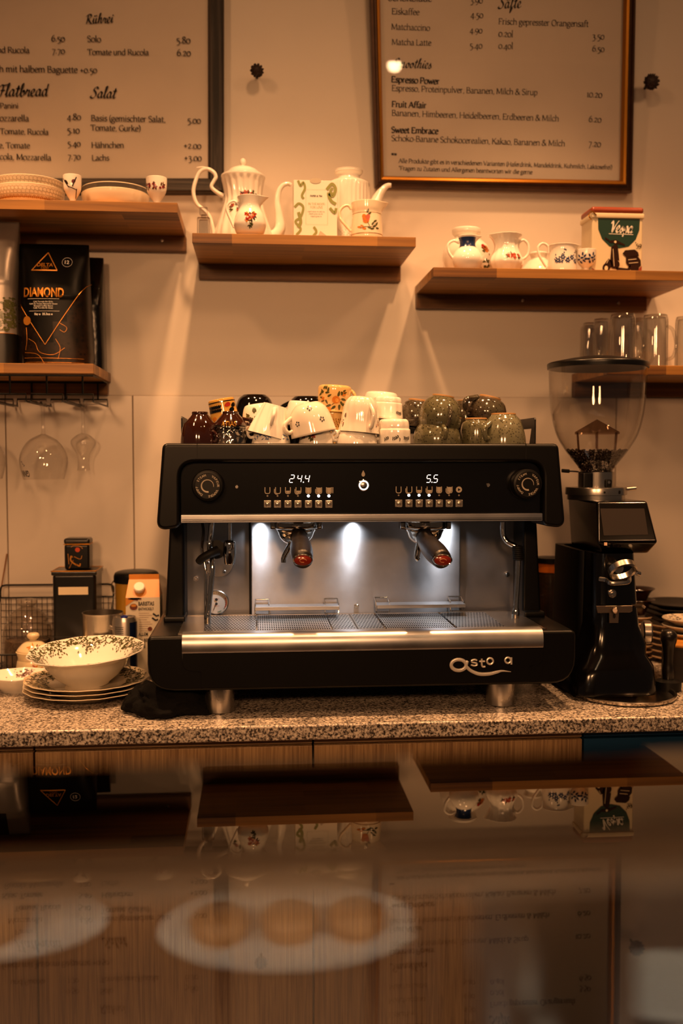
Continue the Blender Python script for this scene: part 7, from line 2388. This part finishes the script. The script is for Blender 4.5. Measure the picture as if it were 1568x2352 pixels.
MB().box((CX0, YB0, .94), (CX1, YR - .012, .955), 0, .002).build('case_shelf', M('case_shelf_brown', '#3a2a20', rough=.4), t, org=O)
MB().box((CX0, YB0 + .02, .05), (CX1, YR, .80), 0, .004).build('case_base', M('case_base_dark', '#1c1613', rough=.5), t, org=O)
for xx in (CX0, CX1 - .02):
    MB().box((xx, YB0, .80), (xx + .02, YB0 + .02, ZG), 0, .002).box((xx, YR - .012, .80), (xx + .02, YR + .006, ZG - .0225), 0, .002).build('corner_post', BLACK_PLASTIC, t, org=O)
# the lamp strip inside
MB().box((CX0 + .03, y_far - .030, ZG - .034), (CX1 - .03, y_far - .012, ZG - .0225), 0, .002).build('lamp_strip', BLACK_PLASTIC, t, org=O)
lamp('case_light', 'AREA', ((CX0 + CX1) / 2, y_far - .022, ZG - .036), ((CX0 + CX1) / 2, y_far - .17, .95), 42, (1, .84, .64), (CX1 - CX0 - .1, .012))

# plates with cakes: they stand on the case shelf and show mirrored in its rear pane
CAKE = M('cake_brown', '#74502c', rough=.7, var=.25, vscale=30)
ZS = .9555


def mirrored(px, py, z):
    """place whose mirror image in the rear pane appears at pixel (px, py), height z"""
    v = Q(px, py, z)
    return Vector((v.x, 2 * (YR - .006) - v.y, z))


CP = 'cake plates in the display case'
for px, py, rp, cakes, lab in ((665, 2150, 300, ((-.53, .05), (.0, .05), (.51, .05)), 'white plate with three small cakes in the display case'),
                               (0, 2150, 245, ((-.2, .0),), 'white plate with one wide cake at the left of the case'),
                               (1560, 2290, 225, (), 'white plate at the right end of the display case')):
    c = mirrored(px, py, ZS)
    v = Q(px, py, ZS)
    r = rp * mpp(v)
    o = MB().lathe([(0, .001), (r * .6, .001), (r * .95, .010), (r, .011), (r * .95, .0125), (r * .6, .004), (0, .004)], 64, 0, None, None, 1, .70).build('cake_plate', WHITE, loc=c)
    tag(o, lab, 'plate', CP)
    for k, (u, w) in enumerate(cakes):
        q = r * (.215 if len(cakes) > 1 else .5)
        cl = {'3': ('left-hand', 'middle', 'right-hand')[k]}.get(str(len(cakes)), 'single')
        cl = ('brown round cake, %s of three on the middle case plate' % ('left', 'centre', 'right')[k]) if len(cakes) == 3 else 'wide brown cake alone on the %s case plate' % ('left' if px < 100 else 'right')
        co = MB().lathe(sprof([(0, 0), (q * .85, 0), (q * .85, 0), (q, q * .4), (q * .98, q * .75), (q * .6, q * .95), (0, q * 1.0)]), 32).build('cake', CAKE, loc=c + Vector((u * r, w * r, .0042)))
        tag(co, cl, 'cake', 'cakes in the display case')
# dark bottle standing in the case
yv = -1.95
xb = X(1272, yv, 1.15)
o = thing('bottle', (xb, yv, .9555), 'dark bottle standing inside the display case at right', 'bottle')
zb_ = P(1272, 1985, yv).z - .9555
DB = M('dark_bottle_glass', '#0a0605', rough=.1)
MB().lathe(sprof([(0, 0), (.037, 0), (.037, 0), (.038, .01), (.038, zb_ * .95), (.035, zb_ * .98), (.018, zb_), (0, zb_)], 3), 32).build('bottle_body', DB, o)

# pendant lamps over the counter, seen only as glints
PL = M('lamp_glow', '#fff0d8', emit=90, ecol=(1, .66, .34)); SHD = M('lamp_shade', '#1a1410', rough=.5)


def pendant(c, label):
    c = Vector(c)
    t = thing('pendant_lamp', c, label, 'lamp', 'pendant lamps over the service side')
    MB().lathe(sprof([(0, -.030), (.016, -.028), (.028, -.012), (.030, .004), (.018, .022), (0, .026)], 4), 24).build('bulb', PL, t)
    MB().lathe([(.034, .004), (.030, .028), (.012, .040), (.006, .06), (0, .06)], 24).build('lamp_shade', SHD, t)
    MB().tube([Vector((0, 0, .06)), Vector((0, 0, 3.2 - c.z))], .0025, 6).build('cord', BLACK_RUBBER, t)


hit = BR.at(906, 147)
d = (hit - CAM).normalized(); rf = d - BR.n * (2 * d.dot(BR.n))
pendant(hit + rf * 2.3, 'pendant lamp mirrored in the drinks menu glass')
# ceiling spots
for sx, se in SPOTS:
    t = thing('ceiling_spot', (sx, -.54, 3.2), 'small black ceiling spot above the counter', 'lamp', 'ceiling spots in a row over the counter')
    MB().cyl((0, 0, 0), (0, 0, -.25), .012, 0, 16).lathe([(.03, -.25), (.036, -.33), (.033, -.33), (.028, -.26), (0, -.26), (0, -.25), (.03, -.25)], 28).build('spot_can', SHD, t)
for p, q, e, c, rr in ROOM_FILL:  # housings made up for the added service-side fill lights
    t = thing('fill_lamp', (p[0], p[1], 3.2), 'round unseen lamp added as fill over the service side', 'lamp', 'added fill lamps over the service side')
    MB().lathe([(0, -.001), (rr + .06, -.001), (rr + .07, -.05), (rr + .06, -.06), (rr + .05, -.06), (rr + .055, -.02), (0, -.02)], 40).build('lamp_housing', M('lamp_white', '#d8cdbd', rough=.6), t)
for p, q, e, c, rr in GUEST_FILL:  # shades made up for the added guest-side fill lights
    t = thing('fill_lamp', (p[0], p[1], 3.2), 'hanging unseen lamp added as fill over the guest side', 'lamp', 'added fill lamps over the guest side')
    MB().tube([(0, 0, 0), (0, 0, p[2] - 3.2 + .25)], .004, 6).lathe([(0, p[2] - 3.2 + .25), (.20, p[2] - 3.2 + .25), (.20, p[2] - 3.2 + .20), (0, p[2] - 3.2 + .24)], 32).build('lamp_shade', SHD, t)
